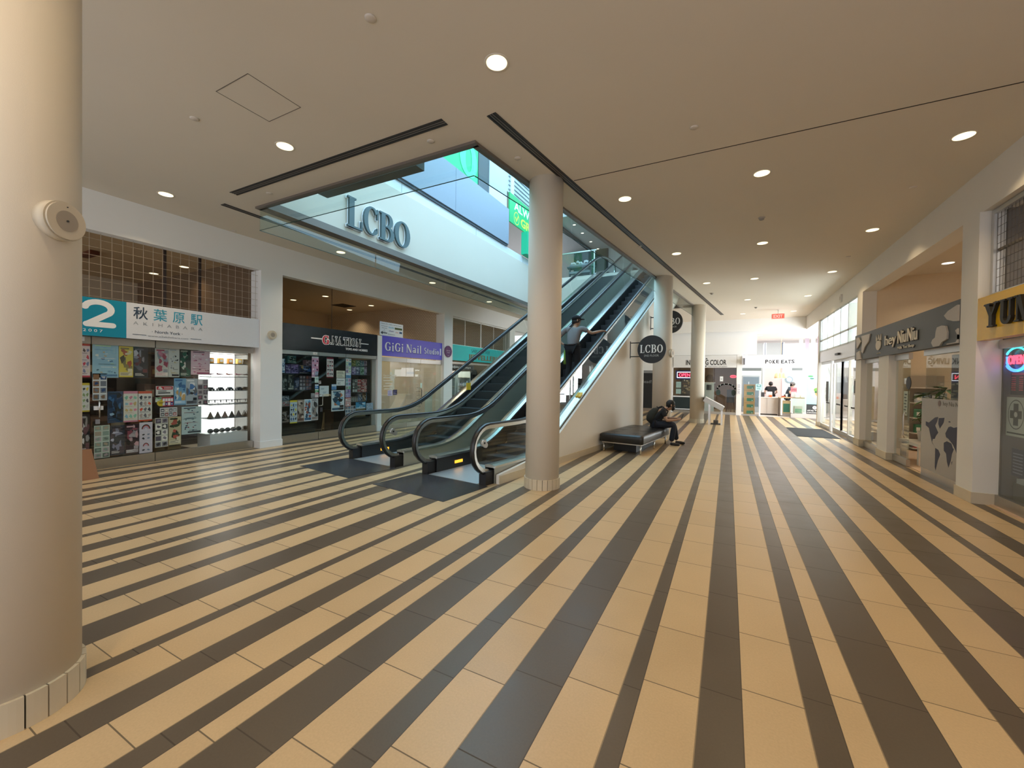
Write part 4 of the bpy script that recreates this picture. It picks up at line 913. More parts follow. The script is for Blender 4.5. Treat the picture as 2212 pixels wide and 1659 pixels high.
w = shopfront('window_1', 'frameless glass front of the toy shop', -9.222, [1.25, 2.77, 3.62, 5.36], 2.065, .165)
m = MB(); m.tube([(-9.16, 2.855, 1.13), (-9.14, 2.855, 1.10), (-9.14, 2.855, .86)], .011, 8); m.build('pull_handle', 'bright_steel', w)
MB(col=hx('e8e8ea')).box(-9.20, -9.15, 2.80, 2.905, .985, 1.05).build('lock_case', 'paint', w)
MB(col=hx('8c8c90')).box(-9.20, -9.17, 2.82, 2.87, .755, .83).build('lower_lock', 'paint', w)
tag(MB(col=hx('e6e6e2')).box(-9.19, -9.186, 2.58, 2.69, 2.105, 2.175).build('unit_number_plate', 'paint'), 'small white unit number plate ending in 47 above the toy shop door', 'number plate')
m = MB(col=hx('3c3c40')); text(m, '147', (-9.1855, 2.63, 2.12), *LW, .075, .034, .001); n_ = bpy.data.objects['unit_number_plate']; m.build('numerals', 'paint', n_)
for i, t_ in enumerate(TOY_POSTERS): poster(-9.2285 - .0, *t_[:4], *t_[4:], seed=i + 11)
m = MB(col=hx('e6c83c')); m.disc((-9.2285, 2.68, 1.28), (1, 0, 0), .001, .0005); m = MB(col=hx('e6c83c')); m.disc((-9.2295, 3.72, 1.058), (1, 0, 0), .062, .001, 24); m.col = hx('8a7420'); m.box(-9.2284, -9.2280, 3.69, 3.75, 1.05, 1.066)
tag(m.build('round_sticker', 'print'), 'round yellow sticker beside the red payment sticker', 'sticker')
# interior: brown stock racks, lit cabinet, cardboard sign
o = thing('stock_rack', 'dark brown rack crowded with boxes behind the toy shop posters', 'shelf', (-9.9, 3.4, 0))
MB(col=hx('2a1a10')).box(-10.25, -10.2, 1.3, 4.45, 0, 2.0).build('back_board', 'paint', o)
for k in range(5): MB(col=hx('4a2f1c')).box(-10.2, -9.75, 1.3, 4.45, .05 + .48 * k, .08 + .48 * k).build('shelf', 'paint', o)
random.seed(21)
cols = ['6b3f22', '54341f', '7a5630', '3c2416', '8c6a40', '5a2c1c', '44403c', '6a4a3c']
for k in range(4):
    y = 1.34; n = 0
    while y < 4.3:
        ww = random.uniform(.10, .26); hh = random.uniform(.16, .36); c = random.choice(cols)
        m = MB(col=hx(c)); z = .082 + .48 * k; xf = -9.78 - random.uniform(0, .1); m.box(-10.15, xf, y, y + ww - .012, z, z + hh)
        m.col = hx(random.choice(['a08050', '2c1a10', '98684a', 'b8a080'])); m.box(xf, xf + .0015, y + .02, y + ww - .032, z + hh * .3, z + hh * .7)
        n += 1; tag(m.build('stock_box', 'print'), f'brown boxed toy {n} from the left, {["lowest", "second", "third", "top"][k]} shelf of the dark rack', 'box', 'boxes on the dark toy rack'); y += ww + .02
o = thing('display_cabinet', 'brightly lit white glass cabinet at the right end of the toy shop window', 'display cabinet', (-9.6, 5.0, 0))
MB(col=hx('e4eef0')).box(-9.85, -9.36, 4.60, 5.34, .002, .36).build('plinth', 'white_gloss', o)
MB().box(-9.86, -9.84, 4.62, 5.32, .36, 2.04).build('lit_back', 'case_light', o)
for y in (4.60, 5.32): MB(col=hx('dfeaec')).box(-9.86, -9.36, y, y + .02, .36, 2.05).build('side', 'glass_clear', o)
MB().box(-9.86, -9.36, 4.60, 5.34, 2.05, 2.07).build('top', 'white_gloss', o)
CZ = [.36, .68, .97, 1.26, 1.55, 1.83]
for z in CZ[1:]: MB(col=hx('5c6468')).box(-9.84, -9.38, 4.62, 5.32, z - .012, z).build('shelf', 'paint', o)
lamp('cabinet_light', 'AREA', (-9.6, 4.97, 2.03), (0, 0, 0), 5, (1, .98, .94), .4, .6)
def goods(kind, y, z, k, col, seed):
    r = random.Random(seed); x = -9.56; m = MB(col=hx(col))
    if kind == 'car':
        m.box(x - .05, x + .05, y - .055, y + .055, z + .012, z + .04); m.box(x - .04, x + .04, y - .03, y + .035, z + .04, z + .066)
        for a in (-.035, .035): m.disc((x + .045, y + a, z + .018), (1, 0, 0), .018, .012, 10, hx('202022')); m.disc((x - .057, y + a, z + .018), (1, 0, 0), .018, .012, 10, hx('202022'))
    elif kind == 'gun':
        m.box(x - .008, x + .008, y - .055, y + .055, z + .075, z + .09); m.box(x - .008, x + .008, y - .035, y - .02, z + .03, z + .08); m.tube([(x, y + .02, z + .08), (x, y + .035, z)], .004, 6)
    elif kind == 'figure':
        m.cyl((x, y), .03, z, z + .008, 14, col=hx('d8d8d8'))
        for a in (-.014, .014): m.tube([(x, y + a * 1.6, z + .008), (x, y + a, z + .07)], [.008, .011], 6)
        m.tube([(x, y, z + .065), (x, y, z + .125)], [.018, .022], 8); m.ball((x, y, z + .145), .019)
        for a in (-1, 1): m.tube([(x, y + a * .022, z + .12), (x + .01, y + a * .045, z + .085 + .06 * r.random())], [.009, .006], 6)
    elif kind == 'tent':
        m.rings([[(x + .05 * q * math.cos(2 * PI * i / 4), y + .065 * q * math.sin(2 * PI * i / 4), z + h) for i in range(4)] for q, h in ((1, 0), (.12, .13))], True, False)
    elif kind == 'helmet':
        m.ball((x, y, z + .05), .05, .055, .05, 12, 7); m.box(x + .03, x + .055, y - .03, y + .03, z + .03, z + .055, hx('303034'))
    elif kind == 'plane':
        m.tube([(x, y - .07, z + .05), (x, y - .03, z + .05), (x, y + .07, z + .055)], [.006, .014, .005], 8); m.box(x - .06, x + .06, y - .015, y + .015, z + .048, z + .053); m.box(x - .02, x + .02, y - .066, y - .05, z + .05, z + .075); m.tube([(x, y, z), (x, y, z + .045)], .004, 6)
    else:
        m.box(x - .04, x + .04, y - .045, y + .045, z, z + .11); m.box(x + .04, x + .041, y - .03, y + .03, z + .03, z + .085, hx('f0e8e0'))
    return m
SH = ['bottom', 'second', 'third', 'fourth', 'fifth', 'top']
rows = [('helmet', ['8c8c90', '6c6864', '9a9690', '787878', 'a8a4a0', '68645c'], 'grey model head'), ('tent', ['a08878', '8c7c74', 'b08c80', '5c5450', '7c706c'], 'brown pointed model'), ('gun', ['38383c', '404044', '58585c', '48484c', '38383c', '5c5c60'], 'black miniature tool'),
        ('car', ['74707a', '50545c', '606870', '48484c'], 'grey vehicle model'), ('plane', ['e07a9a', 'f0a0b0', 'd86050', 'e890a8'], 'pink flying model'), ('box', ['f0a820', 'f4b83c', 'e89020', 'f8c860'], 'orange boxed toy')]
ORD = ['first', 'second', 'third', 'fourth', 'fifth', 'sixth', 'seventh', 'eighth']
for k, (kind, cs, what) in enumerate(rows):
    for i, c in enumerate(cs):
        y = 4.70 + (5.26 - 4.70) * i / (len(cs) - 1)
        m = goods(kind, y, CZ[k] + .001, k, c, k * 10 + i)
        tag(m.build({'helmet': 'helmet_model', 'tent': 'pointed_model', 'gun': 'miniature_tool', 'car': 'model_vehicle', 'plane': 'model_plane', 'box': 'toy_box'}[kind], 'print'), f'{what}, {ORD[i]} from the left on the {SH[k]} shelf of the lit cabinet', 'toy', f'toys on the {SH[k]} cabinet shelf')
o = thing('cardboard_stand', 'brown folded cardboard stand on the floor beside the near column', 'stand', (-8.55, 2.5, 0))
m = MB(col=hx('8a5c36')); m.prism([(-8.40, 2.30, 0), (-8.40, 2.62, 0), (-8.62, 2.60, .43), (-8.62, 2.32, .43)], (-.008, 0, 0)); m.build('front_flap', 'paint', o)
m = MB(col=hx('3c2416')); m.prism([(-8.86, 2.30, 0), (-8.86, 2.62, 0), (-8.64, 2.60, .43), (-8.64, 2.32, .43)], (.008, 0, 0)); m.build('back_flap', 'paint', o)
# hangers and lamps inside the shops
for x, y, lb in ((-9.42, 3.85, 'left dark rod hanging over the toy shop sign'), (-9.42, 4.43, 'right dark rod hanging over the toy shop sign')):
    m = MB(col=hx('2c1a12')); m.box(x - .02, x + .02, y - .018, y + .018, 2.7, 4.2); tag(m.build('hanging_rod', 'paint'), lb, 'rod')
m = MB(col=hx('3c332a')); m.box(-9.405, -9.395, 7.52, 7.53, 2.7, 4.2); tag(m.build('hanging_rod', 'paint'), 'thin dark rod hanging over the hobby shop sign', 'rod')
for i, (x, y, lb, wt) in enumerate(((-11.77, 5.2, 'nearest ceiling lamp inside the toy shop', 9), (-13.3, 5.2, 'rear ceiling lamp inside the toy shop', 0), (-11.7, 2.2, 'ceiling lamp over the middle of the toy shop', 7),
        (-11.72, 9.13, 'front ceiling lamp seen over the hobby shop sign', 26), (-13.34, 9.12, 'rear ceiling lamp seen over the hobby shop sign', 0), (-13.3, 7.0, 'ceiling lamp at the left over the hobby shop', 14), (-11.65, 11.02, 'ceiling lamp over the direction board', 30),
        (-13.22, 11.4, 'rear ceiling lamp of the nail studio', 18), (-11.69, 13.3, 'front ceiling lamp over the jewellery shop', 26), (-13.24, 14.68, 'rear ceiling lamp over the jewellery shop', 14))):
    downlight(x, y, lb, 4.2, .09, 'ceiling lamps inside the left shops', 'lamp_lens', wt, (1.0, .78, .50))
m = MB(col=hx('5a2a10')); m.box(-12.6, -12.0, 3.6, 3.75, 4.12, 4.2); tag(m.build('ceiling_beam_box', 'paint'), 'short brown ceiling box inside the toy shop', 'ceiling box')
for x, y, lb in ((-11.6, 6.3, 'black square air grille inside the hobby shop ceiling'), (-12.6, 10.6, 'black square air grille over the direction board'), (-12.4, 13.9, 'black square air grille over the jewellery shop')):
    o = thing('air_grille', lb, 'air vent', (x, y, 4.19), 'square ceiling grilles of the left shops')
    MB().box(x - .3, x + .3, y - .3, y + .3, 4.185, 4.199).build('frame', 'diffuser', o)
    for k in range(5): MB().box(x - .26, x + .26, y - .25 + k * .11, y - .21 + k * .11, 4.175, 4.185).build('vane', 'black', o)
# ---- hobby shop
o = thing('shop_sign', 'black sign with red and white G.NATION lettering over the hobby shop', 'shop sign', (-9.07, 7.4, 2.2))
MB(col=hx('1d1f24')).box(-9.14, -9.08, 5.895, 8.835, 2.20, 2.81).build('black_panel', 'gloss_print', o)
XS = -9.0795
WHT = hx('f0f0f0')
m = MB(col=WHT); m.box(XS, XS + .004, 6.68, 7.0, 2.512, 2.54); m.box(XS, XS + .004, 8.2, 8.5, 2.50, 2.52); text(m, 'TOYS AND HOBBIES', (XS, 8.47, 2.30), *LW, .76, .058, .004, .02, 'R')
strokes(m, SER, 'G', (XS, 7.0, 2.40), *LW, .22, .19, grow=.16, depth=.004); strokes(m, SER, '.NATION', (XS, 7.22, 2.42), *LW, .20, 1.0, grow=.16, depth=.004); m.build('white_outline', 'paint', o)
m = MB(col=hx('c02038')); strokes(m, SER, 'G', (XS + .004, 7.0, 2.40), *LW, .22, .19, grow=.03, depth=.004); m.build('red_letter', 'paint', o)
m = MB(col=hx('141518')); strokes(m, SER, '.NATION', (XS + .004, 7.22, 2.42), *LW, .20, 1.0, grow=.02, depth=.004); m.build('black_letters', 'paint', o)
w = shopfront('window_2', 'glass front and door of the hobby shop', -9.12, [5.90, 6.91, 7.735, 8.82], 2.10, .19)
m = MB(); m.tube([(-9.09, 6.93, 1.12), (-9.04, 6.93, 1.13), (-9.04, 6.99, 1.13), (-9.04, 6.99, .86), (-9.04, 6.93, .85), (-9.09, 6.93, .85)], .009, 8); m.build('pull_handle', 'bright_steel', w)
MB(col=hx('404044')).box(-9.11, -9.08, 6.96, 7.02, .69, .80).build('lock_case', 'paint', w)
m = MB(col=hx('d8c8a0')); text(m, 'OPEN', (-9.1135, 7.18, 1.08), *LW, .20, .055, .001, .02); m.build('open_lettering', 'paint', w)
o = tag(MB(col=hx('e0e0dc')).box(-9.088, -9.084, 6.74, 6.85, 2.125, 2.18).build('unit_number_plate', 'paint'), 'small pale unit number plate over the hobby shop door', 'number plate')
m = MB(col=hx('3c3c40')); text(m, '145', (-9.0838, 6.795, 2.137), *LW, .07, .03, .001); m.build('numerals', 'paint', o)
for i, t_ in enumerate(HOBBY_POSTERS): poster(-9.1275, *t_[:4], *t_[4:], seed=i + 51)
for a, b, zs, lb in ((5.96, 6.98, (1.645, 1.235, .85, .45), 'black shelf unit behind the left pane of the hobby shop'), (7.93, 8.80, (1.64, 1.14, .875, .43), 'black shelf unit behind the right pane of the hobby shop')):
    o = thing('shelf_unit', lb, 'shelf', (-9.5, (a + b) / 2, 0), 'black shelf units of the hobby shop')
    MB(col=hx('101012')).box(-9.80, -9.78, a, b, .002, 2.08).build('back_board', 'paint', o)
    for z in zs: MB(col=hx('0c0c0e')).box(-9.78, -9.30, a, b, z - .02, z).build('shelf', 'paint', o)
    for y in (a, b - .02): MB(col=hx('0c0c0e')).box(-9.78, -9.30, y, y + .02, .002, 2.08).build('upright', 'paint', o)
    MB(col=hx('0e0e10')).box(-9.31, -9.30, a + .02, b - .02, .01, .40).build('front_panel', 'paint', o)
SNAP = {0: (1.645, 1.235, .85, .45), 1: (1.64, 1.14, .875, .43)}
for i, (y0, y1, z0, z1, lb, base, inks, st) in enumerate(HOBBY_GOODS):
    zs = SNAP[0 if y0 < 7.5 else 1]; lo, hi = ((5.985, 6.955), (7.955, 8.775))[0 if y0 < 7.5 else 1]; y0 = max(y0, lo); y1 = min(y1, hi)
    under = [z for z in zs if z <= z0 + .12]
    if under and (abs(under[0] - z0) < .13): z0 = under[0] + .0008
    above = [z for z in zs if z > z0 + .05]
    if above: z1 = min(z1, min(above) - .022)
    if z1 - z0 < .03 or y1 - y0 < .02: continue
    m = MB(col=hx(base)); m.box(-9.50 - .05, -9.42, y0 + .003, y1 - .003, z0, z1); art(m, -9.4199, y0 + .003, y1 - .003, z0, z1, base, inks, st, 90 + i)
    tag(m.build('boxed_goods', 'print', fix=False), lb, 'box')
o = thing('tool_crate', 'tall brown wooden case standing behind the hobby shop door', 'cabinet', (-10, 8.2, 0)); MB(col=hx('6a4426')).box(-10.3, -9.95, 7.96, 8.40, .002, .62).build('case', 'paint', o)
for z in (.2, .4): MB(col=hx('3c2414')).box(-9.95, -9.945, 7.98, 8.38, z, z + .012).build('board_joint', 'paint', o)
o = thing('step_easel', 'thin wooden easel leaning inside the hobby shop door', 'easel', (-9.7, 7.4, 0))
for a in (0, .26): m = MB(col=hx('b08a5a')); m.tube([(-9.6 - a * .4, 7.38 + a * .6, .002), (-9.72, 7.56, .60)], .013, 6); m.build('leg', 'paint', o)
m = MB(col=hx('b08a5a')); m.tube([(-9.63, 7.45, .18), (-9.72, 7.56, .17)], .011, 6); m.build('rung', 'paint', o)
# dark inner partition of the hobby shop
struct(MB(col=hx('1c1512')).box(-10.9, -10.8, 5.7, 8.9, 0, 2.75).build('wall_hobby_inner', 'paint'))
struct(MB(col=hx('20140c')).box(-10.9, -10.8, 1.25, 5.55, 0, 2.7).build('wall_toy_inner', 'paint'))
# ---- nail studio
o = thing('shop_sign', 'violet sign with white GiGi Nail Studio lettering', 'shop sign', (-9.08, 10.5, 2.22))
MB(col=hx('6a62d6')).box(-9.14, -9.09, 9.01, 11.915, 2.22, 2.82).build('violet_panel', 'gloss_print', o)
XS = -9.0895
for dx, c, gr in ((0, hx('5048a8'), .05), (.004, hx('eef0f8'), .0)):
    m = MB(col=c); e = 0 if dx else .012
    strokes(m, SER, 'GiGi', (XS + dx, 9.14 + e, 2.375 - e), *LW, .27, .79, grow=gr, depth=.004); strokes(m, SER, 'Nail', (XS + dx, 10.06 + e, 2.38 - e), *LW, .26, .73, grow=gr, depth=.004); strokes(m, SER, 'Studio', (XS + dx, 10.93 + e, 2.395 - e), *LW, .20, .80, grow=gr, depth=.004)
    m.build('lettering' if dx else 'letter_shadow', 'paint', o)
MB(col=hx('e4e6f4')).box(-9.09, -9.086, 11.79, 11.86, 2.38, 2.62).build('white_patch', 'paint', o)
w = shopfront('window_3', 'glass front of the nail studio with a warm frosted look', -9.12, [9.01, 10.10, 10.77, 11.90], 2.06, .14, 'glass_film')
m = MB(); m.tube([(-9.08, 10.80, 1.2), (-9.06, 10.80, 1.18), (-9.06, 10.80, .70)], .011, 8); m.build('pull_handle', 'black_rubber', w)
MB(col=hx('d8f0e0')).box(-9.112, -9.10, 10.78, 10.86, 1.24, 1.40).build('door_card', 'paint', w)
m = MB(col=hx('fbf6ea'))
for k, (a, b) in enumerate(((9.12, 9.62), (9.12, 9.50), (9.2, 9.5), (9.12, 9.52), (9.15, 9.50))): m.box(-9.1135, -9.1125, a, b, 1.56 - .085 * k, 1.58 - .085 * k)
text(m, 'Opening Hours', (-9.1125, 9.12, 1.62), *LW, .55, .05, .001, 0, 'L'); m.build('window_lettering', 'paint', w)
poster(-9.1125, 9.30, 9.50, 1.02, 1.19, 'small lilac card on the nail studio glass', 'd8d0e8', '8878b0 605088', 'lines', 201); poster(-9.1125, 9.52, 9.70, 1.04, 1.20, 'small dark navy card on the nail studio glass', '343050', '8880b0 c0b8e0', 'lines', 202)
tag(MB(col=hx('5c5850')).box(-9.129, -9.127, 10.14, 10.5, 1.69, 1.77).build('hanging_plate', 'paint'), 'small dark grey plate on the nail studio door', 'plate')
struct(MB(col=hx('d8c08c')).box(-10.7, -10.6, 9.0, 11.95, 0, 2.75).build('wall_nail_inner', 'paint'))
lamp('nail_studio_light', 'AREA', (-9.9, 10.5, 2.7), (0, 0, 0), 22, (1, .85, .6), 1.0, 2.4)
o = thing('side_table', 'slim white wire table holding a box inside the nail studio', 'table', (-9.8, 9.5, 0))
MB(col=hx('ecead8')).box(-9.95, -9.6, 9.28, 9.70, .78, .80).build('table_top', 'paint', o)
for x in (-9.94, -9.62):
    for y in (9.29, 9.68): MB(col=hx('ecead8')).box(x, x + .015, y, y + .015, .002, .78).build('leg', 'paint', o)
tag(MB(col=hx('a88c64')).box(-9.9, -9.68, 9.36, 9.56, .801, .90).build('small_box', 'paint'), 'tan box on the slim white table of the nail studio', 'box')
o = thing('lounge_chair', 'white curved salon chair inside the nail studio', 'chair', (-9.9, 10.3, 0))
m = MB(col=hx('eee8d8')); m.rings([[(-9.95 + dx, y + dy, z + dz) for dx, dy, dz in ((0, 0, 0), (.4, 0, 0), (.4, -.03, .05), (0, -.03, .05))] for y, z in ((9.95, .42), (10.15, .44), (10.35, .56), (10.52, .80), (10.60, .98))], True, False); m.build('shell', 'paint', o)
MB(col=hx('d8d0bc')).box(-9.9, -9.6, 10.0, 10.25, .05, .42).build('pedestal', 'paint', o); MB(col=hx('c8c0b0')).box(-9.95, -9.55, 9.95, 10.3, .002, .05).build('foot_plate', 'paint', o)
o = thing('wall_rack', 'upright rack with short black pegs in the nail studio', 'rack', (-9.6, 11.3, 0))
MB(col=hx('c8b890')).box(-9.64, -9.60, 11.2, 11.24, .002, 1.35).build('upright', 'paint', o)
for k in range(8): MB(col=hx('2c2820')).box(-9.62, -9.58, 11.20, 11.36, .30 + .13 * k, .325 + .13 * k).build('peg', 'paint', o)
tag(MB(col=hx('86d4dc')).box(-9.46, -9.44, 11.45, 11.84, .002, 1.08).build('aqua_panel', 'gloss_print'), 'pale aqua panel at the right end of the nail studio window', 'panel')
o = thing('counter', 'long pale counter at the back of the nail studio', 'counter', (-10.3, 10.4, 0)); MB(col=hx('d0b888')).box(-10.5, -10.2, 9.4, 11.6, .002, .95).build('body', 'paint', o); MB(col=hx('efe4cc')).box(-10.52, -10.15, 9.35, 11.65, .95, .99).build('worktop', 'paint', o)
o = thing('round_shop_sign', 'round purple sign on the pilaster between nail studio and jewellery shop', 'sign', (-8.97, 12.13, 2.54)); m = MB(col=hx('5b2565')); m.disc((-8.99, 12.13, 2.54), (1, 0, 0), .205, .03, 36); m.build('disc', 'gloss_print', o)
m = MB(col=hx('e0d0e0')); text(m, 'GIGI NAIL', (-8.959, 12.13, 2.55), *LW, .24, .036, .001); text(m, 'STUDIO', (-8.959, 12.13, 2.48), *LW, .16, .036, .001); text(m, 'SALON', (-8.959, 12.13, 2.385), *LW, .1, .02, .001); m.build('lettering', 'paint', o)
o = thing('direction_board', 'white board with an arrow and phone company names above the nail studio sign', 'sign', (-9.1, 9.43, 2.83))
MB(col=hx('e6ecf4')).box(-9.12, -9.10, 8.95, 9.92, 2.825, 3.23).build('board', 'gloss_print', o)
XS = -9.0995; m = MB(col=hx('2a3040'))
text(m, 'Phone, PC, Tablet, Laptop Repair', (XS, 9.43, 3.165), *LW, .86, .026, .001); text(m, 'Accessories', (XS, 9.13, 3.10), *LW, .25, .024, .001); text(m, 'Unlocked', (XS, 9.13, 3.04), *LW, .2, .024, .001); text(m, '&', (XS, 9.13, 2.985), *LW, .03, .024, .001); text(m, 'Plans', (XS, 9.13, 2.935), *LW, .1, .022, .001)
m.prism([(XS, 8.98, 2.905), (XS, 9.06, 2.96), (XS, 9.06, 2.92), (XS, 9.24, 2.92), (XS, 9.24, 2.892), (XS, 9.06, 2.892), (XS, 9.06, 2.85)], (.001, 0, 0)); text(m, 'Freedom', (XS, 9.42, 2.87), *LW, .28, .03, .001); m.build('dark_lettering', 'paint', o)
m = MB(col=hx('1da8d0')); text(m, 'koodo', (XS, 9.42, 3.07), *LW, .22, .05, .001, .01); m.box(XS, XS + .001, 9.76, 9.88, 2.94, 3.0, hx('3c5c88')); m.build('blue_lettering', 'paint', o)
m = MB(col=hx('44348c')); text(m, 'chatr', (XS, 9.42, 2.965), *LW, .21, .045, .001, .01); m.build('violet_lettering', 'paint', o)
m = MB(col=hx('b83838')); text(m, 'rio', (XS, 9.66, 2.945), *LW, .12, .05, .001); m.box(XS, XS + .001, 9.56, 9.88, 3.05, 3.11, hx('4a5a30')); m.build('red_lettering', 'paint', o)
# ---- jewellery shop
o = thing('shop_sign', 'turquoise sign reading SILVER JEWELLERY', 'shop sign', (-9.08, 14.6, 2.25)); MB(col=hx('22bcc0')).box(-9.14, -9.09, 12.44, 16.89, 2.25, 2.83).build('turquoise_panel', 'gloss_print', o)
m = MB(col=hx('2f6a66')); text(m, 'SABLE  SILVER', (-9.0895, 13.83, 2.61), *LW, 1.43, .15, .006, -.012, 'L'); m.build('green_lettering', 'paint', o)
m = MB(col=hx('7a6a48')); text(m, 'JEWELLERY', (-9.0895, 13.60, 2.33), *LW, 2.5, .21, .008, .02, 'L'); m.build('bronze_lettering', 'paint', o)
MB(col=hx('a8e8e8')).box(-9.14, -9.085, 12.44, 16.89, 2.83, 2.85).build('top_edge', 'paint', o)
w = shopfront('window_4', 'glass front of the jewellery shop', -9.12, [12.44, 14.2, 15.6, 16.88], 2.12, .14)
o = thing('transom_frame', 'thin white framed glazing above the turquoise jewellery sign', 'window frame', (-9.1, 14.6, 2.85))
for y in (12.45, 13.36, 14.5, 15.55, 16.66): MB(col=hx('d8d8d4')).box(-9.12, -9.09, y, y + (.05 if y in (14.5, 12.45) else .02), 2.85, 3.87).build('mullion', 'paint', o)
MB(col=hx('e4e4e0')).box(-9.12, -9.09, 12.45, 16.88, 3.82, 3.87).build('head', 'paint', o)
MB().box(-9.108, -9.10, 12.45, 16.88, 2.85, 3.82).build('pane', 'glass_clear', o)
o = thing('window_banner', 'black banner with white web lettering at the top of the jewellery window', 'banner', (-9.14, 13.1, 1.92)); MB(col=hx('141618')).box(-9.15, -9.14, 12.46, 14.1, 1.90, 2.10).build('banner', 'paint', o)
m = MB(col=hx('f0f0f0')); text(m, 'info@silverdecorating.ca', (-9.1395, 13.18, 1.97), *LW, 1.38, .075, .001, .015); m.build('lettering', 'paint', o)
random.seed(8)
for j, (a, b, lb) in enumerate(((12.55, 13.2, 'left white shelf case of the jewellery window'), (13.35, 14.25, 'right white shelf case of the jewellery window'))):
    o = thing('shelf_case', lb, 'display cabinet', (-9.5, (a + b) / 2, 0), 'white shelf cases of the jewellery shop')
    MB(col=hx('e8f0ee')).box(-9.84, -9.82, a, b, .002, 1.86).build('back', 'case_soft', o) if 'case_soft' in MATS else MB(col=hx('f0f4f4')).box(-9.84, -9.82, a, b, .002, 1.86).build('back', 'paint', o)
    for y in (a, b - .03): MB(col=hx('e0e8e8')).box(-9.82, -9.40, y, y + .03, .002, 1.86).build('side', 'paint', o)
    for k in range(5):
        z = .25 + .34 * k; MB(col=hx('b8a890')).box(-9.82, -9.40, a + .03, b - .03, z - .02, z).build('shelf', 'paint', o)
        if k < 4:
            y = a + .06; n = 0
            while y < b - .14:
                n += 1; c = random.choice(['d8e0e4', 'b0c4d8', 'c8d4dc', '8c94b8', 'e4e4e0']); m = MB(col=hx(c)); hh = random.uniform(.10, .22)
                m.box(-9.62, -9.50, y, y + .09, z + .001, z + hh); m.box(-9.50, -9.499, y + .01, y + .08, z + .03, z + hh - .03, hx('f4f4f4')); y += .115
                tag(m.build('gift_box', 'print'), f'pale gift box, {ORD[n - 1]} from the left on shelf row {["one", "two", "three", "four"][k]} of the {["left", "right"][j]} jewellery case', 'box', f'gift boxes in the {["left", "right"][j]} jewellery case')
lamp('jewellery_light', 'AREA', (-9.6, 13.4, 2.15), (0, 0, 0), 18, (1, .95, .85), .5, 1.8)
o = thing('display_arch', 'tall black curved arch right of the jewellery cases', 'frame', (-9.4, 14.4, 0)); m = MB(col=hx('101214')); m.box(-9.5, -9.38, 14.35, 14.75, .002, 1.75); m.build('body', 'paint', o); m = MB(col=hx('101214')); m.disc((-9.5, 14.55, 1.75), (1, 0, 0), .2, .12, 24); m.build('rounded_top', 'paint', o)
# ================================================================ FAR SHOPS
FY = F - .065
o = thing('shop_sign', 'white sign with black INK LIVING COLOR lettering, crossed by a column', 'shop sign', (-1.1, FY, 2.26)); MB(col=hx('e2e2e0')).box(-2.48, .34, FY, FY + .06, 2.26, 2.86).build('white_panel', 'gloss_print', o)
m = MB(col=hx('17181a')); text(m, 'INK LIVING COLOR', (-.09, FY - .0005, 2.40), *FW, 1.80, .25, .006, .02, 'R'); m.build('black_lettering', 'paint', o)
m = MB(col=hx('6a6a6c')); text(m, 'TATTOO STUDIO', (-.06, FY - .0005, 2.285), *FW, .83, .07, .004, 0, 'R'); m.build('grey_lettering', 'paint', o)
m = MB(col=hx('4c4c50')); m.prism([(-1.02, FY, 2.67), (-.90, FY, 2.67), (-.96, FY, 2.74)], (0, -.004, 0)); m.prism([(-1.02, FY, 2.36), (-.92, FY, 2.36), (-1.0, FY, 2.29)], (0, -.004, 0)); m.build('leaf_marks', 'paint', o)
o = thing('shop_sign', 'white sign with quirky black POKE EATS lettering', 'shop sign', (2.1, FY, 2.25)); MB(col=hx('eceef4')).box(.58, 3.62, FY, FY + .06, 2.25, 2.85).build('white_panel', 'gloss_print', o)
m = MB(col=hx('1c1c20'))
for i, (ch, x, dz, h) in enumerate((('P', 1.56, .0, .17), ('O', 1.70, .01, .14), ('K', 1.85, -.01, .18), ('E', 1.99, .01, .15), ('E', 2.18, .0, .16), ('A', 2.31, .0, .15), ('T', 2.44, -.01, .17), ('S', 2.57, .01, .16))): text(m, ch, (x, FY - .0005, 2.46 + dz), (1, 0, .06 * (-1) ** i), (0, 0, 1), .115, h, .006, .03)
m.build('black_lettering', 'paint', o)
o = thing('blade_sign', 'small dark blade sign beside the white POKE EATS panel', 'sign', (.66, 22.2, 2.55)); MB(col=hx('50505a')).box(.64, .67, 22.05, 22.34, 2.40, 2.70).build('plate', 'paint', o); MB(col=hx('e4e4ea')).box(.58, .64, 22.30, 22.36, 2.66, 2.80).build('bracket', 'paint', o)
o = thing('pilaster_plate', 'white plate with rounded dark symbols on the pilaster between the far shops', 'sign', (.46, FY, 1.2)); MB(col=hx('e8e8ee')).box(.38, .54, FY - .012, FY - .001, 1.0, 1.5).build('plate', 'paint', o)
m = MB(col=hx('44485c'))
for z in (1.42, 1.33, 1.22, 1.13, 1.05): m.tube([(.42, FY - .013, z), (.46, FY - .013, z + .03), (.50, FY - .013, z)], .008, 5)
m.build('symbols', 'paint', o)
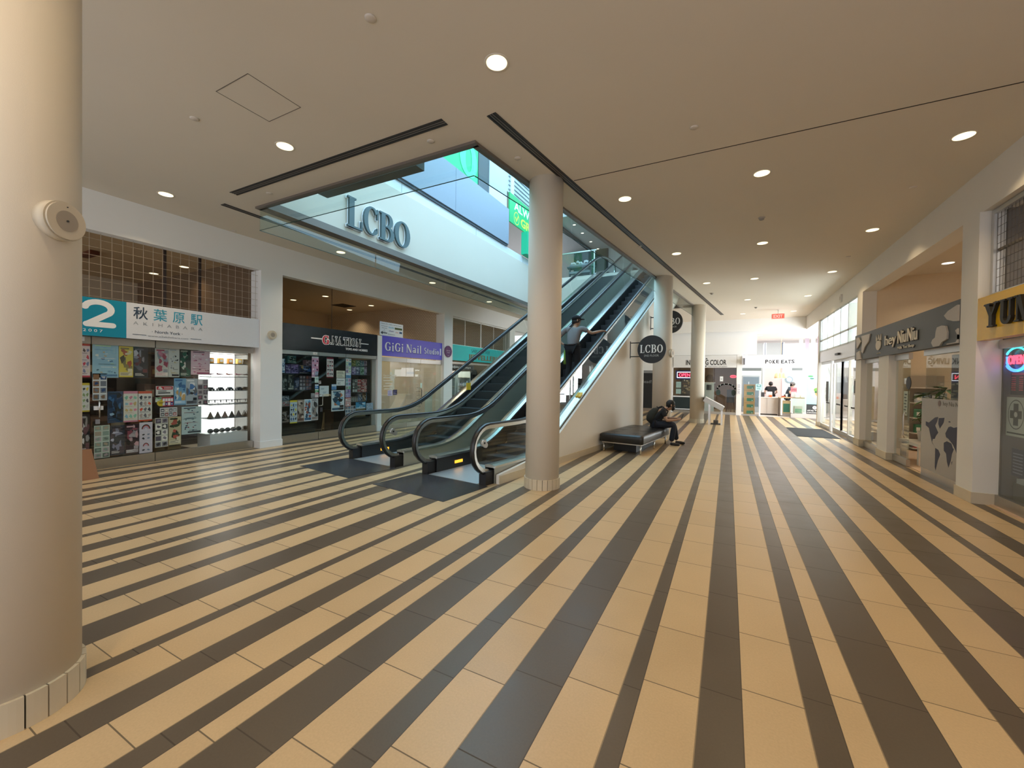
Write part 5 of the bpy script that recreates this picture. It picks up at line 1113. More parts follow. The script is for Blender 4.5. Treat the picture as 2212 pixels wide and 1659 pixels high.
# tattoo studio front
w = shopfront('window_5', 'x', 0, [0, 1], 1, .1); bpy.data.objects.remove(w.children[2]); bpy.data.objects.remove(w.children[1]); bpy.data.objects.remove(w.children[0]); w.location = (-1.1, F + .1, 0); ORG[w.name] = Vector(w.location); w['label'] = 'glass front of the tattoo studio'
MB().box(-2.48, -.62, F + .09, F + .10, .76, 2.25).build('glass_pane', 'glass_clear', w); MB().box(-.60, .34, F + .09, F + .10, .12, 2.25).build('door_pane', 'glass_clear', w)
MB(col=hx('e0e2e4')).box(-2.48, -1.05, F + .04, F + .12, .78, .84).build('sill', 'paint', w); MB(col=hx('1c2a2c')).box(-2.46, -1.05, F + .05, F + .12, .2, .78).build('dark_panel', 'paint', w); MB(col=hx('dcdee0')).box(-2.48, -1.05, F + .04, F + .12, .15, .2).build('lower_rail', 'paint', w)
MB().box(-2.48, .34, F + .03, F + .12, .0, .12).build('kick_rail', 'steel', w)
o = thing('open_sign', 'red OPEN sign in a glowing white frame in the tattoo studio window', 'open sign', (-1.97, F + .05, 1.70)); MB(col=hx('1c2450')).box(-2.38, -1.56, F + .055, F + .075, 1.68, 2.12).build('backing', 'paint', o)
m = MB(); y = F + .045; m.tube([(-2.30, y, 1.76), (-2.30, y, 2.04), (-1.62, y, 2.04), (-1.62, y, 1.76), (-2.30, y, 1.76)], .016, 6); m.build('white_tube', 'neon_white', o)
MB(col=hx('5c0c18')).box(-2.26, -1.66, F + .05, F + .054, 1.79, 2.01).build('red_field', 'paint', o)
m = MB(); text(m, 'OPEN', (-1.96, F + .049, 1.815), *FW, .52, .17, .006, .01); m.build('red_lettering', 'neon_red', o)
for i, (a, z0, z1, lb) in enumerate(((-2.36, 1.24, 1.56, 'upper pale framed certificate in the tattoo studio window'), (-2.36, .93, 1.2, 'lower pale framed certificate in the tattoo studio window'))):
    o = thing('certificate', lb, 'notice', (a + .12, F + .13, z0)); MB(col=hx('6c8480')).box(a, a + .25, F + .12, F + .135, z0, z1).build('frame', 'paint', o); MB(col=hx('c8e0dc')).box(a + .015, a + .235, F + .115, F + .12, z0 + .015, z1 - .015).build('paper', 'paint', o); m = MB(col=hx('8ca8a4'))
    for k in range(4): m.box(a + .05, a + .2, F + .1145, F + .115, z0 + .06 + .05 * k, z0 + .075 + .05 * k)
    m.build('print_lines', 'paint', o)
random.seed(31)
o = thing('photo_collage', 'brown collage picture hanging in the tattoo studio', 'picture', (-1.9, 23.1, .9)); m = MB(col=hx('4c4038')); m.box(-2.15, -1.5, 23.1, 23.13, .9, 1.66)
for _ in range(34): x, z = random.uniform(-2.12, -1.58), random.uniform(.93, 1.6); m.box(x, x + random.uniform(.04, .12), 23.095 - random.random() * .004, 23.1, z, z + random.uniform(.03, .1), hx(random.choice(['a88c64', 'c8b494', '2c2018', '6c4c34', 'd8ccb4', '8a6a4c'])))
m.build('canvas', 'print', o); MB(col=hx('2a211c')).box(-2.2, -1.45, 23.13, 23.15, .85, 1.7).build('frame', 'paint', o)
o = thing('low_counter', 'low dark counter behind the tattoo studio window', 'counter', (-1.9, 23.0, 0)); MB(col=hx('1e2426')).box(-2.4, -1.3, 22.8, 23.09, .002, .80).build('body', 'paint', o); MB(col=hx('2a2e30')).box(-2.42, -1.28, 22.76, 23.09, .80, .84).build('worktop', 'paint', o)
for i, x in enumerate((-1.62, -1.46)): m = MB(col=hx('eeeef0')); m.lathe((x, 22.9), [(.04, .8405), (.05, .95), (.045, .96)], 14); tag(m.build('white_cup', 'paint'), ('left' if i == 0 else 'right') + ' white cup on the low dark counter of the tattoo studio', 'cup')
o = thing('side_cabinet', 'pale cabinet with a framed picture inside the tattoo studio door', 'cabinet', (-.8, 23.2, 0)); MB(col=hx('c8d0cc')).box(-1.05, -.62, 23.1, 23.4, .002, 1.50).build('body', 'paint', o); MB(col=hx('2c3436')).box(-.97, -.74, 23.085, 23.1, 1.15, 1.42).build('picture', 'paint', o); MB(col=hx('eeeeea')).box(-1.08, -.58, 23.06, 23.42, 1.50, 1.54).build('worktop', 'paint', o)
tag(MB(col=hx('4a3020')).ball((-.82, 23.25, 1.75), .2, .12, .2, 8, 6).build('dark_plant', 'fabric'), 'dark dried plant on the pale cabinet of the tattoo studio', 'plant')
o = thing('door_decal', 'dark headphone-shaped arch decal on the tattoo studio glass door', 'decal', (-.1, F + .085, .8)); m = MB(col=hx('2c3c38')); y = F + .087
m.rings([[(-.08 + q * math.cos(R(a)), y, 1.08 + q * 1.05 * math.sin(R(a)) * .62 + .14) for q in (.42, .34)] for a in range(0, 181, 12)], False, False)
for x in (-.42, .24): m.add([(x + .10 * math.cos(t), y - .001, 1.06 + .15 * math.sin(t)) for t in [2 * PI * i / 14 for i in range(14)]], [tuple(range(14))])
m.build('dark_shape', 'paint', o, fix=False); m = MB(col=hx('d0dcd4'))
for a in range(20, 170, 28): m.box(-.08 + .38 * math.cos(R(a)) - .012, -.08 + .38 * math.cos(R(a)) + .012, y - .003, y - .002, 1.2 + .25 * math.sin(R(a)), 1.27 + .25 * math.sin(R(a)))
m.build('white_marks', 'paint', o)
poster_n = MB(col=hx('e8ecec')); poster_n.box(-.36, -.22, F + .082, F + .085, 1.60, 1.84); poster_n.col = hx('707878'); poster_n.box(-.32, -.26, F + .0815, F + .082, 1.70, 1.73); tag(poster_n.build('paper_notice', 'print'), 'small white notice taped to the tattoo studio door', 'notice')
o = thing('easel', 'wooden easel carrying a dark board inside the tattoo studio', 'easel', (.15, 23.0, 0))
for a, b in (((-.08, 22.9, .004), (.08, 23.0, 1.45)), ((.30, 22.9, .004), (.20, 23.0, 1.45)), ((.14, 23.3, .004), (.14, 23.03, 1.6))): m = MB(col=hx('7a5238')); m.tube([a, b], .018, 6); m.build('leg', 'paint', o)
MB(col=hx('2c2c2e')).prism([(-.05, 22.90, .56), (.28, 22.90, .56), (.28, 22.96, 1.2), (-.05, 22.96, 1.2)], (0, .02, 0)).build('board', 'paint', o)
o = thing('round_open_sign', 'small glowing red OPEN sign inside the tattoo studio', 'open sign', (.22, 23.4, 1.80)); m = MB(); m.tube([(.22 + .13 * math.cos(t), 23.38, 1.85 + .06 * math.sin(t)) for t in [2 * PI * i / 20 for i in range(21)]], .012, 6); m.build('ring_tube', 'neon_red', o); m = MB(); text(m, 'OPEN', (.22, 23.38, 1.83), *FW, .17, .045, .004); m.build('lettering', 'neon_red', o)
m = MB(col=hx('303030')); m.tube([(.22, 23.39, 1.9), (.22, 23.39, 3.95)], .004, 5); m.build('cord', 'paint', o)
lamp('tattoo_light', 'AREA', (-.1, 24.2, 2.6), (0, 0, 0), 25, (1, .80, .5), 1.2, 1.2)
downlight(.0, 24.0, 'warm lamp inside the tattoo studio', 3.95, .08, 'lamps inside the far shops', 'lamp_lens', 10)
# black shop window on the left
o = thing('black_shop_panel', 'tall black window with pale lettering starting lead, beyond the escalators', 'shop window', (-3.9, F - .02, 0)); MB().box(-4.9, -3.0, F - .03, F - .005, .15, 1.98).build('panel', 'black', o); MB(col=hx('8a8a8a')).box(-4.9, -3.0, F - .035, F - .005, 1.98, 2.12).build('head_rail', 'paint', o)
m = MB(col=hx('9a9ea0')); text(m, 'lead!', (-3.95, F - .0305, 1.46), *FW, .42, .16, .002, -.004, 'L'); m.build('lettering', 'paint', o); MB(col=hx('8a7868')).box(-4.9, -3.0, F - .035, F - .005, .002, .15).build('kick_rail', 'paint', o)
# poke shop: front glass, boxes, counters
w = thing('window_6', 'glass front of the poke shop', 'x', (2.1, F + .1, 0)); w['kind'] = 'structure'; del w['category']
MB().box(.60, 1.30, F + .09, F + .10, .05, 2.15).build('glass_pane', 'glass_clear', w); MB().box(2.60, 3.62, F + .09, F + .10, .2, 2.15).build('glass_pane', 'glass_clear', w)
MB(col=hx('7c8484')).box(.58, 1.36, F + .06, F + .12, 2.12, 2.25).build('head_rail', 'paint', w); MB(col=hx('7c8484')).box(2.56, 2.95, F + .06, F + .12, 2.14, 2.25).build('head_rail', 'paint', w); MB(col=hx('e2e4e4')).box(2.95, 3.62, F + .06, F + .12, 2.12, 2.25).build('head_rail', 'paint', w)
MB(col=hx('e8ecee')).box(1.30, 1.36, F + .05, F + .13, .0, 2.12).build('door_post', 'paint', w); MB(col=hx('b8b4b0')).box(2.55, 3.62, F + .05, F + .13, .0, .18).build('kick_rail', 'paint', w); MB(col=hx('9c9894')).box(.58, 1.30, F + .05, F + .13, .0, .06).build('kick_rail', 'paint', w)
z = .003
for i in range(5):
    h = .295; m = MB(col=hx('a8834e')); m.box(.68, 1.14 - .01 * (i % 2), 22.66, 23.0, z, z + h - .004); m.col = hx('7a5c34'); m.box(.68, 1.13, 22.659, 22.66, z + .004, z + .010)
    o = tag(m.build('delivery_carton', 'print'), ('lowest', 'second lowest', 'middle', 'second highest', 'topmost')[i] + ' tan carton with a green label in the poke shop stack', 'box', 'cartons with green labels in the poke shop'); m = MB(col=hx('1f6a50')); m.box(.80, 1.08, 22.657, 22.659, z + .08, z + .225); m.col = hx('d8e4d8'); m.prism([(1.00, 22.6565, z + .10), (1.05, 22.6565, z + .10), (1.025, 22.6565, z + .15)], (0, .0005, 0)); m.build('green_label', 'print', o); z += h
o = thing('door_notice', 'pale blue notice with a dark cloud symbol beside the carton stack', 'notice', (1.27, F + .08, 1.2)); MB(col=hx('b8e0e0')).box(1.15, 1.40, F + .04, F + .048, 1.2, 1.5).build('sheet', 'paint', o)
m = MB(col=hx('2c6c70')); m.box(1.19, 1.36, F + .038, F + .04, 1.36, 1.47, hx('4c8c90')); m.box(1.22, 1.33, F + .037, F + .038, 1.40, 1.44, hx('d8f0f0')); m.box(1.19, 1.34, F + .039, F + .04, 1.26, 1.275); m.box(1.19, 1.32, F + .039, F + .04, 1.30, 1.315); m.build('print_marks', 'paint', o)
o = thing('service_counter', 'white panelled service counter of the poke shop', 'counter', (1.8, 23.8, 0)); MB(col=hx('dcd4cc')).box(1.40, 2.16, 23.5, 24.1, .06, .83).build('body', 'paint', o); MB(col=hx('efeae4')).box(1.36, 2.2, 23.45, 24.15, .83, .87).build('worktop', 'paint', o); MB(col=hx('a89c90')).box(1.68, 1.69, 23.495, 23.5, .06, .83).build('panel_joint', 'paint', o); MB(col=hx('48443f')).box(1.42, 2.14, 23.55, 24.05, .003, .06).build('plinth', 'paint', o)
o = thing('prep_counter', 'glass fronted counter with a green carton below in the poke shop', 'counter', (2.7, 23.1, 0)); MB(col=hx('c8a880')).box(2.14, 3.12, 22.95, 23.5, .86, .90).build('worktop', 'paint', o); MB(col=hx('e8e4dc')).box(2.20, 2.27, 22.98, 23.05, .06, .86).build('leg', 'paint', o); MB(col=hx('5a4c40')).box(2.14, 2.19, 22.98, 23.4, .003, .86).build('end_panel', 'paint', o); MB().box(2.62, 3.12, 22.94, 22.95, .15, 1.0).build('front_glass', 'glass_green', o); MB(col=hx('8a8078')).box(2.2, 3.1, 23.0, 23.4, .003, .14).build('plinth', 'paint', o)
for i, (a, b, z1, lb) in enumerate(((2.28, 2.60, .74, 'tall carton with a green front under the left half of the glass counter'), (2.74, 3.06, .50, 'low pale carton with a small green panel under the right half of the glass counter'))):
    m = MB(col=hx('a89068') if i == 0 else hx('d8d8cc')); m.box(a, b, 23.06, 23.36, .145, z1); o = tag(m.build('counter_carton', 'print'), lb, 'box'); m = MB(col=hx('1f5c48') if i == 0 else hx('68b090')); m.box(a + .03, b - .03, 23.057, 23.06, .2, z1 - (.14 if i == 0 else .12)); m.build('green_panel', 'print', o)
random.seed(12)
for i, (x, c, r, h, lb) in enumerate(((1.52, '38383c', .07, .22, 'dark machine at the left end of the white poke counter'), (1.78, 'f0e4e4', .13, .26, 'large white box standing on the poke counter'), (1.84, 'e87030', .05, .1, 'small orange carton in front of the white box'), (2.32, 'b84a20', .06, .06, 'orange red tray at the left of the glass counter'), (2.44, 'e4ecec', .05, .14, 'white cup beside the orange red tray'), (2.86, 'f0f0f0', .09, .2, 'white paper stack under the pink OPEN card'), (3.0, 'e0dcd8', .05, .12, 'small white tub at the right of the glass counter'))):
    y, z0 = (23.7 + .0 * i, .8705) if x < 2.2 else (23.2, .9005); y -= .15 if i == 2 else 0
    m = MB(col=hx(c))
    if 'cup' in lb or 'tub' in lb: m.lathe((x, y), [(r * .8, z0), (r, z0 + h), (r * .9, z0 + h + .01)], 14)
    else: m.box(x - r, x + r, y - .08, y + .08, z0, z0 + h * .93); m.box(x - r * .9, x + r * .9, y - .07, y + .07, z0 + h * .93, z0 + h)
    tag(m.build(('cup' if 'cup' in lb else 'tub' if 'tub' in lb else 'counter_item'), 'print'), lb, 'counter item')
o = thing('open_card', 'pink OPEN card standing on the poke shop glass counter', 'sign', (2.72, 23.15, .9)); MB(col=hx('e88c9c')).box(2.60, 2.84, 23.14, 23.15, .9005, 1.36).build('card', 'paint', o); m = MB(col=hx('a82040')); text(m, 'OPEN', (2.72, 23.139, 1.22), *FW, .2, .07, .001, .02); m.build('lettering', 'paint', o); MB(col=hx('f0e8e8')).box(2.62, 2.82, 23.135, 23.139, .92, 1.15).build('white_sheet', 'paint', o)
o = thing('food_poster', 'tall aqua food bowl poster with a black contact strip in the poke shop', 'poster', (3.35, F + .04, .2)); MB(col=hx('8fd4e4')).box(3.12, 3.64, F + .03, F + .045, .64, 2.12).build('aqua_field', 'gloss_print', o); MB(col=hx('22282a')).box(3.12, 3.64, F + .03, F + .045, .20, .64).build('black_strip', 'paint', o)
m = MB(); y = F + .0295
for x, z_, a, b, c in ((3.38, 1.98, .2, .05, 'a8cc9c'), (3.25, 1.88, .1, .04, '4c8c50'), (3.5, 2.05, .12, .05, 'd8b0a8'), (3.3, 1.78, .08, .03, '2c6c58'), (3.5, 1.2, .24, .30, 'bfe6ee'), (3.52, 1.2, .19, .22, 'f0d8b0'), (3.5, 1.28, .13, .10, '5c8c40'), (3.54, 1.1, .12, .09, 'e8905c'), (3.45, 1.18, .05, .05, '2c5c30')): m.prism([(x + a * math.cos(t) if x + a * math.cos(t) < 3.63 else 3.63, y, z_ + b * math.sin(t)) for t in [2 * PI * i / 16 for i in range(16)]], (0, .0003, 0), hx(c)); y -= .0006
m.build('food_picture', 'print', o)
m = MB(col=hx('f4f4f4')); m.disc((3.42, F + .029, .49), (0, -1, 0), .075, .002, 24); text(m, '(416) 790', (3.16, F + .029, .325), *FW, .42, .065, .001, .01, 'L'); text(m, 'pokeeats.ca', (3.15, F + .029, .245), *FW, .45, .045, .001, .01, 'L'); m.build('white_print', 'paint', o); m = MB(col=hx('22282a')); text(m, 'f', (3.42, F + .0265, .455), *FW, None, .075, .001, .02); m.build('round_mark', 'paint', o)
o = thing('pendant_lamp', 'cream fabric pendant lamp with three lobes over the poke counter', 'pendant lamp', (2.27, 24.0, 1.78))
for x in (2.13, 2.27, 2.41): m = MB(col=hx('e8d8a8')); m.lathe((x, 24.0), [(.13, 1.80), (.13, 1.88), (.10, 2.0), (.03, 2.06)], 18); m.build('shade', 'paint', o)
m = MB(col=hx('c8b890')); m.tube([(2.27, 24.0, 2.05), (2.27, 24.0, 3.95)], .006, 6); m.build('cord', 'paint', o); m = MB(); m.cyl((2.27, 24.0), .18, 1.785, 1.79, 20); m.build('glow_disc', 'lamp_lens', o)
o = thing('pink_wall_board', 'tall pale pink board on the poke shop back wall', 'wall board', (2.2, 27.0, .6)); MB(col=hx('d8bcb8')).box(1.74, 2.62, 27.0, 27.05, .6, 2.4).build('board', 'paint', o)
for x in (1.70, 2.62): MB(col=hx('f0f4f8')).box(x, x + .07, 26.95, 27.05, .0, 2.6).build('white_post', 'paint', o)
struct(MB(col=hx('cfd8d6')).box(.55, 5.2, 27.06, 27.2, 0, 2.6).build('wall_poke_back', 'paint'))
o = thing('back_fridge', 'grey glass door fridge behind the carton stack', 'fridge', (1.05, 25.3, 0)); MB(col=hx('aab2b8')).box(.66, 1.46, 25.1, 25.7, .003, 1.92).build('body', 'paint', o); MB(col=hx('70828e')).box(.70, 1.42, 25.085, 25.1, .3, 1.85).build('door', 'gloss_print', o); MB(col=hx('e0e4e8')).box(.95, .98, 25.07, 25.085, .7, 1.6).build('handle', 'paint', o)
o = thing('round_clock_fixture', 'round grey fixture on the poke shop back wall', 'fixture', (2.9, 27.0, 1.6)); m = MB(col=hx('8ca0ac')); m.disc((2.95, 27.05, 1.75), (0, -1, 0), .18, .06, 24); m.build('ring', 'paint', o); m = MB(col=hx('c8d8e0')); m.disc((2.95, 26.99, 1.75), (0, -1, 0), .12, .02, 20); m.build('face', 'paint', o)
# clerestory above the poke sign
o = thing('clerestory_window', 'row of bright grey panes above the POKE EATS sign', 'window frame', (1.9, 27.6, 2.9))
for a, b in ((.98, 1.74), (1.90, 2.68)): MB(col=hx('b4babc')).box(a, b, 27.6, 27.62, 2.65, 3.82).build('pane', 'paint', o)
for x in (1.76, 1.84, 2.70): MB(col=hx('eef4fa')).box(x, x + .06, 27.57, 27.63, 2.65, 3.84).build('mullion', 'paint', o)
for x in (1.82, 2.66): MB(col=hx('4c6484')).box(x, x + .02, 27.56, 27.6, 2.65, 3.84).build('blue_edge', 'paint', o)
o = thing('window_blinds', 'pale mauve upright blinds behind the far end of the poke sign', 'blinds', (3.9, 26.0, 2.8))
for k in range(8): MB(col=hx(['d8d4dc', 'c0b4c4', 'e8e8ee', 'b4a4b8'][k % 4])).box(3.3 + .2 * k, 3.48 + .2 * k, 26.5 - .42 * k, 26.52 - .42 * k, 2.7, 3.9).build('slat', 'paint', o)
lamp('poke_shop_daylight', 'AREA', (4.6, 25.5, 2.6), (0, R(75), 0), 170, (.95, .98, 1.0), 2.0, 3.0)
lamp('poke_shop_ceiling_light', 'AREA', (2.0, 25.0, 3.9), (0, 0, 0), 90, (1, .96, .9), 2.0, 3.0)
for x, y, lb in ((1.4, 24.4, 'left ceiling lamp of the poke shop'), (2.2, 24.2, 'middle ceiling lamp of the poke shop'), (2.9, 24.4, 'right ceiling lamp of the poke shop')): downlight(x, y, lb, 3.95, .11, 'lamps inside the far shops', 'lamp_lens_white', 0)
# ================================================================ OUTLINES ON THE RIGHT FRONTAGE (y, z)
WORLD_MAP = [[(9.677, 0.957), (9.55, 0.947), (9.316, 1.052), (9.202, 1.068), (9.24, 0.988), (9.308, 0.917), (9.186, 0.813), (9.268, 0.753), (9.308, 0.696), (9.381, 0.687), (9.408, 0.631), (9.285, 0.563), (9.331, 0.587), (9.407, 0.618), (9.475, 0.729), (9.544, 0.854), (9.672, 0.889)], [(9.187, 1.05), (8.982, 1.072), (9.004, 0.995), (9.134, 0.883), (9.195, 0.953)], [(9.284, 0.55), (9.169, 0.535), (9.095, 0.47), (9.172, 0.356), (9.247, 0.181), (9.279, 0.234), (9.282, 0.415)], [(8.985, 0.674), (8.881, 0.712), (8.727, 0.696), (8.686, 0.63), (8.648, 0.623), (8.705, 0.543), (8.736, 0.43), (8.805, 0.309), (8.862, 0.396), (8.895, 0.514), (8.977, 0.551)], [(8.941, 0.828), (8.843, 0.937), (8.768, 0.956), (8.667, 0.942), (8.502, 0.982), (8.412, 1.013), (8.342, 0.974), (8.328, 0.658), (8.389, 0.627), (8.407, 0.532), (8.481, 0.613), (8.547, 0.544), (8.599, 0.607), (8.676, 0.679), (8.832, 0.755), (8.911, 0.77)], [(8.722, 0.408), (8.682, 0.433), (8.708, 0.369)], [(8.385, 0.353), (8.344, 0.394), (8.343, 0.298), (8.382, 0.296)], [(8.848, 1.028), (8.798, 1.035), (8.771, 1.016), (8.834, 1.008)]]
COW_PATCHES = [[(8.732, 2.66), (8.608, 2.713), (8.324, 2.761), (8.027, 2.759), (8.009, 2.634), (8.047, 2.553), (8.197, 2.524), (8.427, 2.537), (8.626, 2.586)], [(8.963, 2.507), (8.802, 2.519), (8.671, 2.497), (8.614, 2.396), (8.62, 2.291), (8.786, 2.257), (8.862, 2.19), (9.084, 2.192), (9.162, 2.276), (9.121, 2.323), (9.023, 2.352), (9.001, 2.45)], [(8.36, 2.392), (8.236, 2.417), (8.005, 2.402), (7.992, 2.186), (8.627, 2.187), (8.604, 2.218), (8.338, 2.22), (8.249, 2.257), (8.276, 2.327)], [(13.211, 2.778), (12.48, 2.77), (12.581, 2.605), (12.89, 2.488), (13.044, 2.341), (13.176, 2.386), (13.113, 2.651)], [(13.687, 2.765), (13.475, 2.769), (13.241, 2.638), (13.587, 2.488)], [(13.624, 2.389), (13.354, 2.422), (13.203, 2.21), (13.607, 2.204)]]
# ================================================================ RIGHT FRONTAGE
# entrance: transom grid and sliding doors
o = thing('door_1', 'glazed sliding entrance with a deep white grid above', 'x', (3.05, 16.3, 0)); o['kind'] = 'structure'; del o['category']
YG = [13.92, 14.86, 15.78, 16.70, 17.64, 18.56, 18.86]
for y in YG: MB(col=hx('d2dadc')).box(3.0, 3.24, y - .03, y + .03, 2.72, 3.92).build('transom_fin', 'paint', o)
for z in (2.74, 3.13, 3.90): MB(col=hx('d2dadc')).box(3.0, 3.24, 13.89, 18.86, z - .03, z + .03).build('transom_shelf', 'paint', o)
MB().box(3.20, 3.21, 13.89, 18.86, 2.72, 3.92).build('transom_glass', 'glass_film_blue', o) if False else MB().box(3.20, 3.21, 13.89, 18.86, 2.72, 3.92).build('transom_glass', 'glass_clear', o)
MB(col=hx('8e908c')).box(2.99, 3.22, 13.89, 18.86, 2.34, 2.71).build('header', 'aluminium', o)
MB(col=hx('3a3a3a')).box(2.93, 2.99, 15.7, 16.1, 2.46, 2.52).build('motion_sensor', 'paint', o)
for a, b, x in ((17.2, 18.8, 3.06), (16.0, 17.1, 3.12), (14.95, 16.05, 3.12), (13.92, 14.9, 3.06)):
    MB().box(x, x + .01, a, b, .1, 2.34).build('glass_leaf', 'glass_clear', o)
    for y in (a, b - .05): MB().box(x - .02, x + .035, y, y + .05, .0, 2.34).build('stile', 'aluminium', o)
    MB().box(x - .02, x + .035, a + .05, b - .05, .0, .13).build('bottom_rail', 'aluminium', o); MB().box(x - .02, x + .035, a + .05, b - .05, 2.26, 2.34).build('top_rail', 'aluminium', o)
    MB(col=hx('30302e')).box(x - .03, x - .022, a + .1, a + .6, .90, .94).build('push_bar', 'paint', o)
tag(MB(col=hx('4c5258')).box(3.055, 3.058, 17.6, 18.0, .95, 1.65).build('door_poster', 'paint'), 'dark upright notice on the left fixed pane of the entrance', 'notice')
o = thing('framed_notice', 'small framed dark notice on the right fixed pane of the entrance', 'notice', (3.05, 14.1, 1.3)); MB(col=hx('d8d8d4')).box(3.045, 3.058, 13.98, 14.32, 1.28, 1.72).build('frame', 'paint', o); MB(col=hx('34383a')).box(3.04, 3.045, 14.02, 14.28, 1.33, 1.67).build('sheet', 'paint', o)
o = thing('alarm_box', 'small pale alarm box on the beam above the entrance grid', 'alarm', (2.96, 15.6, 4.05)); MB(col=hx('d8d4cc')).box(2.93, 2.979, 15.52, 15.68, 4.04, 4.26).build('housing', 'paint', o); MB(col=hx('b8b0a4')).box(2.925, 2.93, 15.56, 15.64, 4.10, 4.2).build('grille', 'paint', o)
o = thing('floor_mat', 'black entrance mat lying before the sliding doors', 'mat', (2.36, 16.1, 0)); MB(col=hx('17191c')).box(1.86, 2.87, 14.78, 17.42, .001, .010).build('pile', 'fabric', o)
m = MB(col=hx('0c0c0d'))
for a in ((1.84, 1.86, 14.76, 17.44), (2.87, 2.89, 14.76, 17.44), (1.86, 2.87, 14.76, 14.78), (1.86, 2.87, 17.42, 17.44)): m.box(*a, .001, .006)
m.build('rubber_edge', 'paint', o)
# tea shop sign
o = thing('shop_sign', 'dark grey sign with pale cow patches and hey Niu Niu lettering', 'shop sign', (3.0, 11.0, 2.2)); MB(col=hx('54585a')).box(2.95, 3.05, 8.29, 13.86, 2.20, 2.84).build('grey_panel', 'paint', o)
for P in COW_PATCHES: m = MB(col=hx('b2aba2')); m.prism([(2.948, min(13.855, max(8.295, y)), min(2.838, max(2.205, z))) for y, z in P], (-.022, 0, 0)); m.build('cow_patch', 'paint', o)
for dx, c, g in ((0, hx('2e2c2a'), .03), (-.014, hx('d8cfba'), .005)):
    m = MB(col=c); X = 2.949 + dx
    text(m, 'hey', (X, 11.43, 2.41), *RW, .66, .21, .014, g, 'L'); text(m, 'Niu', (X, 10.68, 2.39), *RW, .44, .25, .014, g, 'L'); text(m, 'Niu', (X, 10.18, 2.39), *RW, .44, .25, .014, g, 'L'); text(m, 'Milk Tea Shop', (X, 10.68, 2.275), *RW, .80, .055, .008, g / 2, 'L'); m.build('lettering' if dx else 'letter_edge', 'paint', o)
m = MB(col=hx('cfc5b0')); m.disc((2.949, 11.9, 2.46), (-1, 0, 0), .17, .016, 20, ry=.12)
for a in (-.12, 0, .12): m.prism([(2.949, 11.9 + a - .05, 2.55), (2.949, 11.9 + a + .05, 2.55), (2.949, 11.9 + a * 1.3, 2.69)], (-.016, 0, 0))
text(m, 'Hey Niu', (2.949, 11.9, 2.265), *RW, .28, .03, .004); m.build('round_emblem', 'paint', o)
w = thing('window_7', 'glass front of the milk tea shop', 'x', (3.1, 10.8, 0)); w['kind'] = 'structure'; del w['category']
for a, b, n in ((8.30, 9.86, 'map_pane'), (12.02, 13.38, 'left_pane')):
    MB().box(3.095, 3.105, a, b, .14, 2.10).build('glass_pane', 'glass_clear', w); MB().box(3.06, 3.13, a, b, .0, .14).build('kick_rail', 'steel', w); MB().box(3.06, 3.13, a, b, 2.10, 2.20).build('head_rail', 'aluminium', w)
MB().box(3.095, 3.105, 10.58, 11.33, .14, 2.08).build('door_leaf', 'glass_green', w); MB().box(3.07, 3.13, 10.58, 11.33, .012, .14).build('kick_rail', 'steel', w); MB().box(3.07, 3.13, 10.58, 11.33, 2.08, 2.20).build('head_rail', 'aluminium', w)
m = MB(); m.tube([(3.06, 10.66, .55), (3.04, 10.66, .60), (3.04, 10.66, 1.0), (3.06, 10.66, 1.05)], .012, 8); m.build('pull_handle', 'steel', w)
m = MB(); m.disc((3.09, 10.60, 1.62), (-1, 0, 0), .12, .01, 24); tag(m.build('round_door_disc', 'black'), 'black round disc on the edge of the tea shop glass door', 'sign')
o = thing('door_menu', 'narrow grey green menu sheet on the tea shop glass door', 'menu', (3.09, 10.78, 1.0)); MB(col=hx('a8b4a4')).box(3.09, 3.094, 10.66, 10.86, .98, 1.46).build('sheet', 'paint', o); m = MB(col=hx('4c5850'))
for k in range(7): m.box(3.089, 3.09, 10.69 + .03 * (k % 2), 10.80 + .03 * (k % 2), 1.02 + .06 * k, 1.045 + .06 * k)
m.build('pictures', 'paint', o)
o = thing('world_map_panel', 'grey window panel with a navy world map and tea shop lettering', 'window panel', (3.06, 9.1, .14)); MB(col=hx('a39f9a')).box(3.052, 3.060, 8.30, 9.86, .14, 1.36).build('grey_film', 'gloss_print', o)
for P in WORLD_MAP: m = MB(col=hx('2c3146')); m.prism([(3.0518, y, z) for y, z in P], (-.0006, 0, 0)); m.build('continent', 'paint', o)
m = MB(col=hx('4a4438')); text(m, 'hey Niu Niu', (3.0515, 9.05, 1.265), *RW, .58, .07, .0005, .005, 'L'); m.build('lettering', 'paint', o); m = MB(col=hx('6a5c58')); m.disc((3.0515, 9.17, 1.29), (-1, 0, 0), .06, .0006, 16, ry=.05); m.col = hx('8c7c74'); text(m, 'Hey', (3.0515, 9.17, 1.21), *RW, .06, .02, .0005); m.build('round_emblem', 'paint', o)
tag(MB(col=hx('101314')).box(3.30, 3.33, 8.42, 9.50, 1.38, 2.09).build('dark_backing_panel', 'gloss_print'), 'black panel added behind the upper glass over the world map', 'screen')  # added dark panel, so the upper glass in front shows its reflections
bpy.data.objects['dark_backing_panel'].location.x += 0
MB(col=hx('c8c0ac')).box(3.33, 3.38, 8.1, 9.60, .012, 2.10).build('partition', 'paint', w)
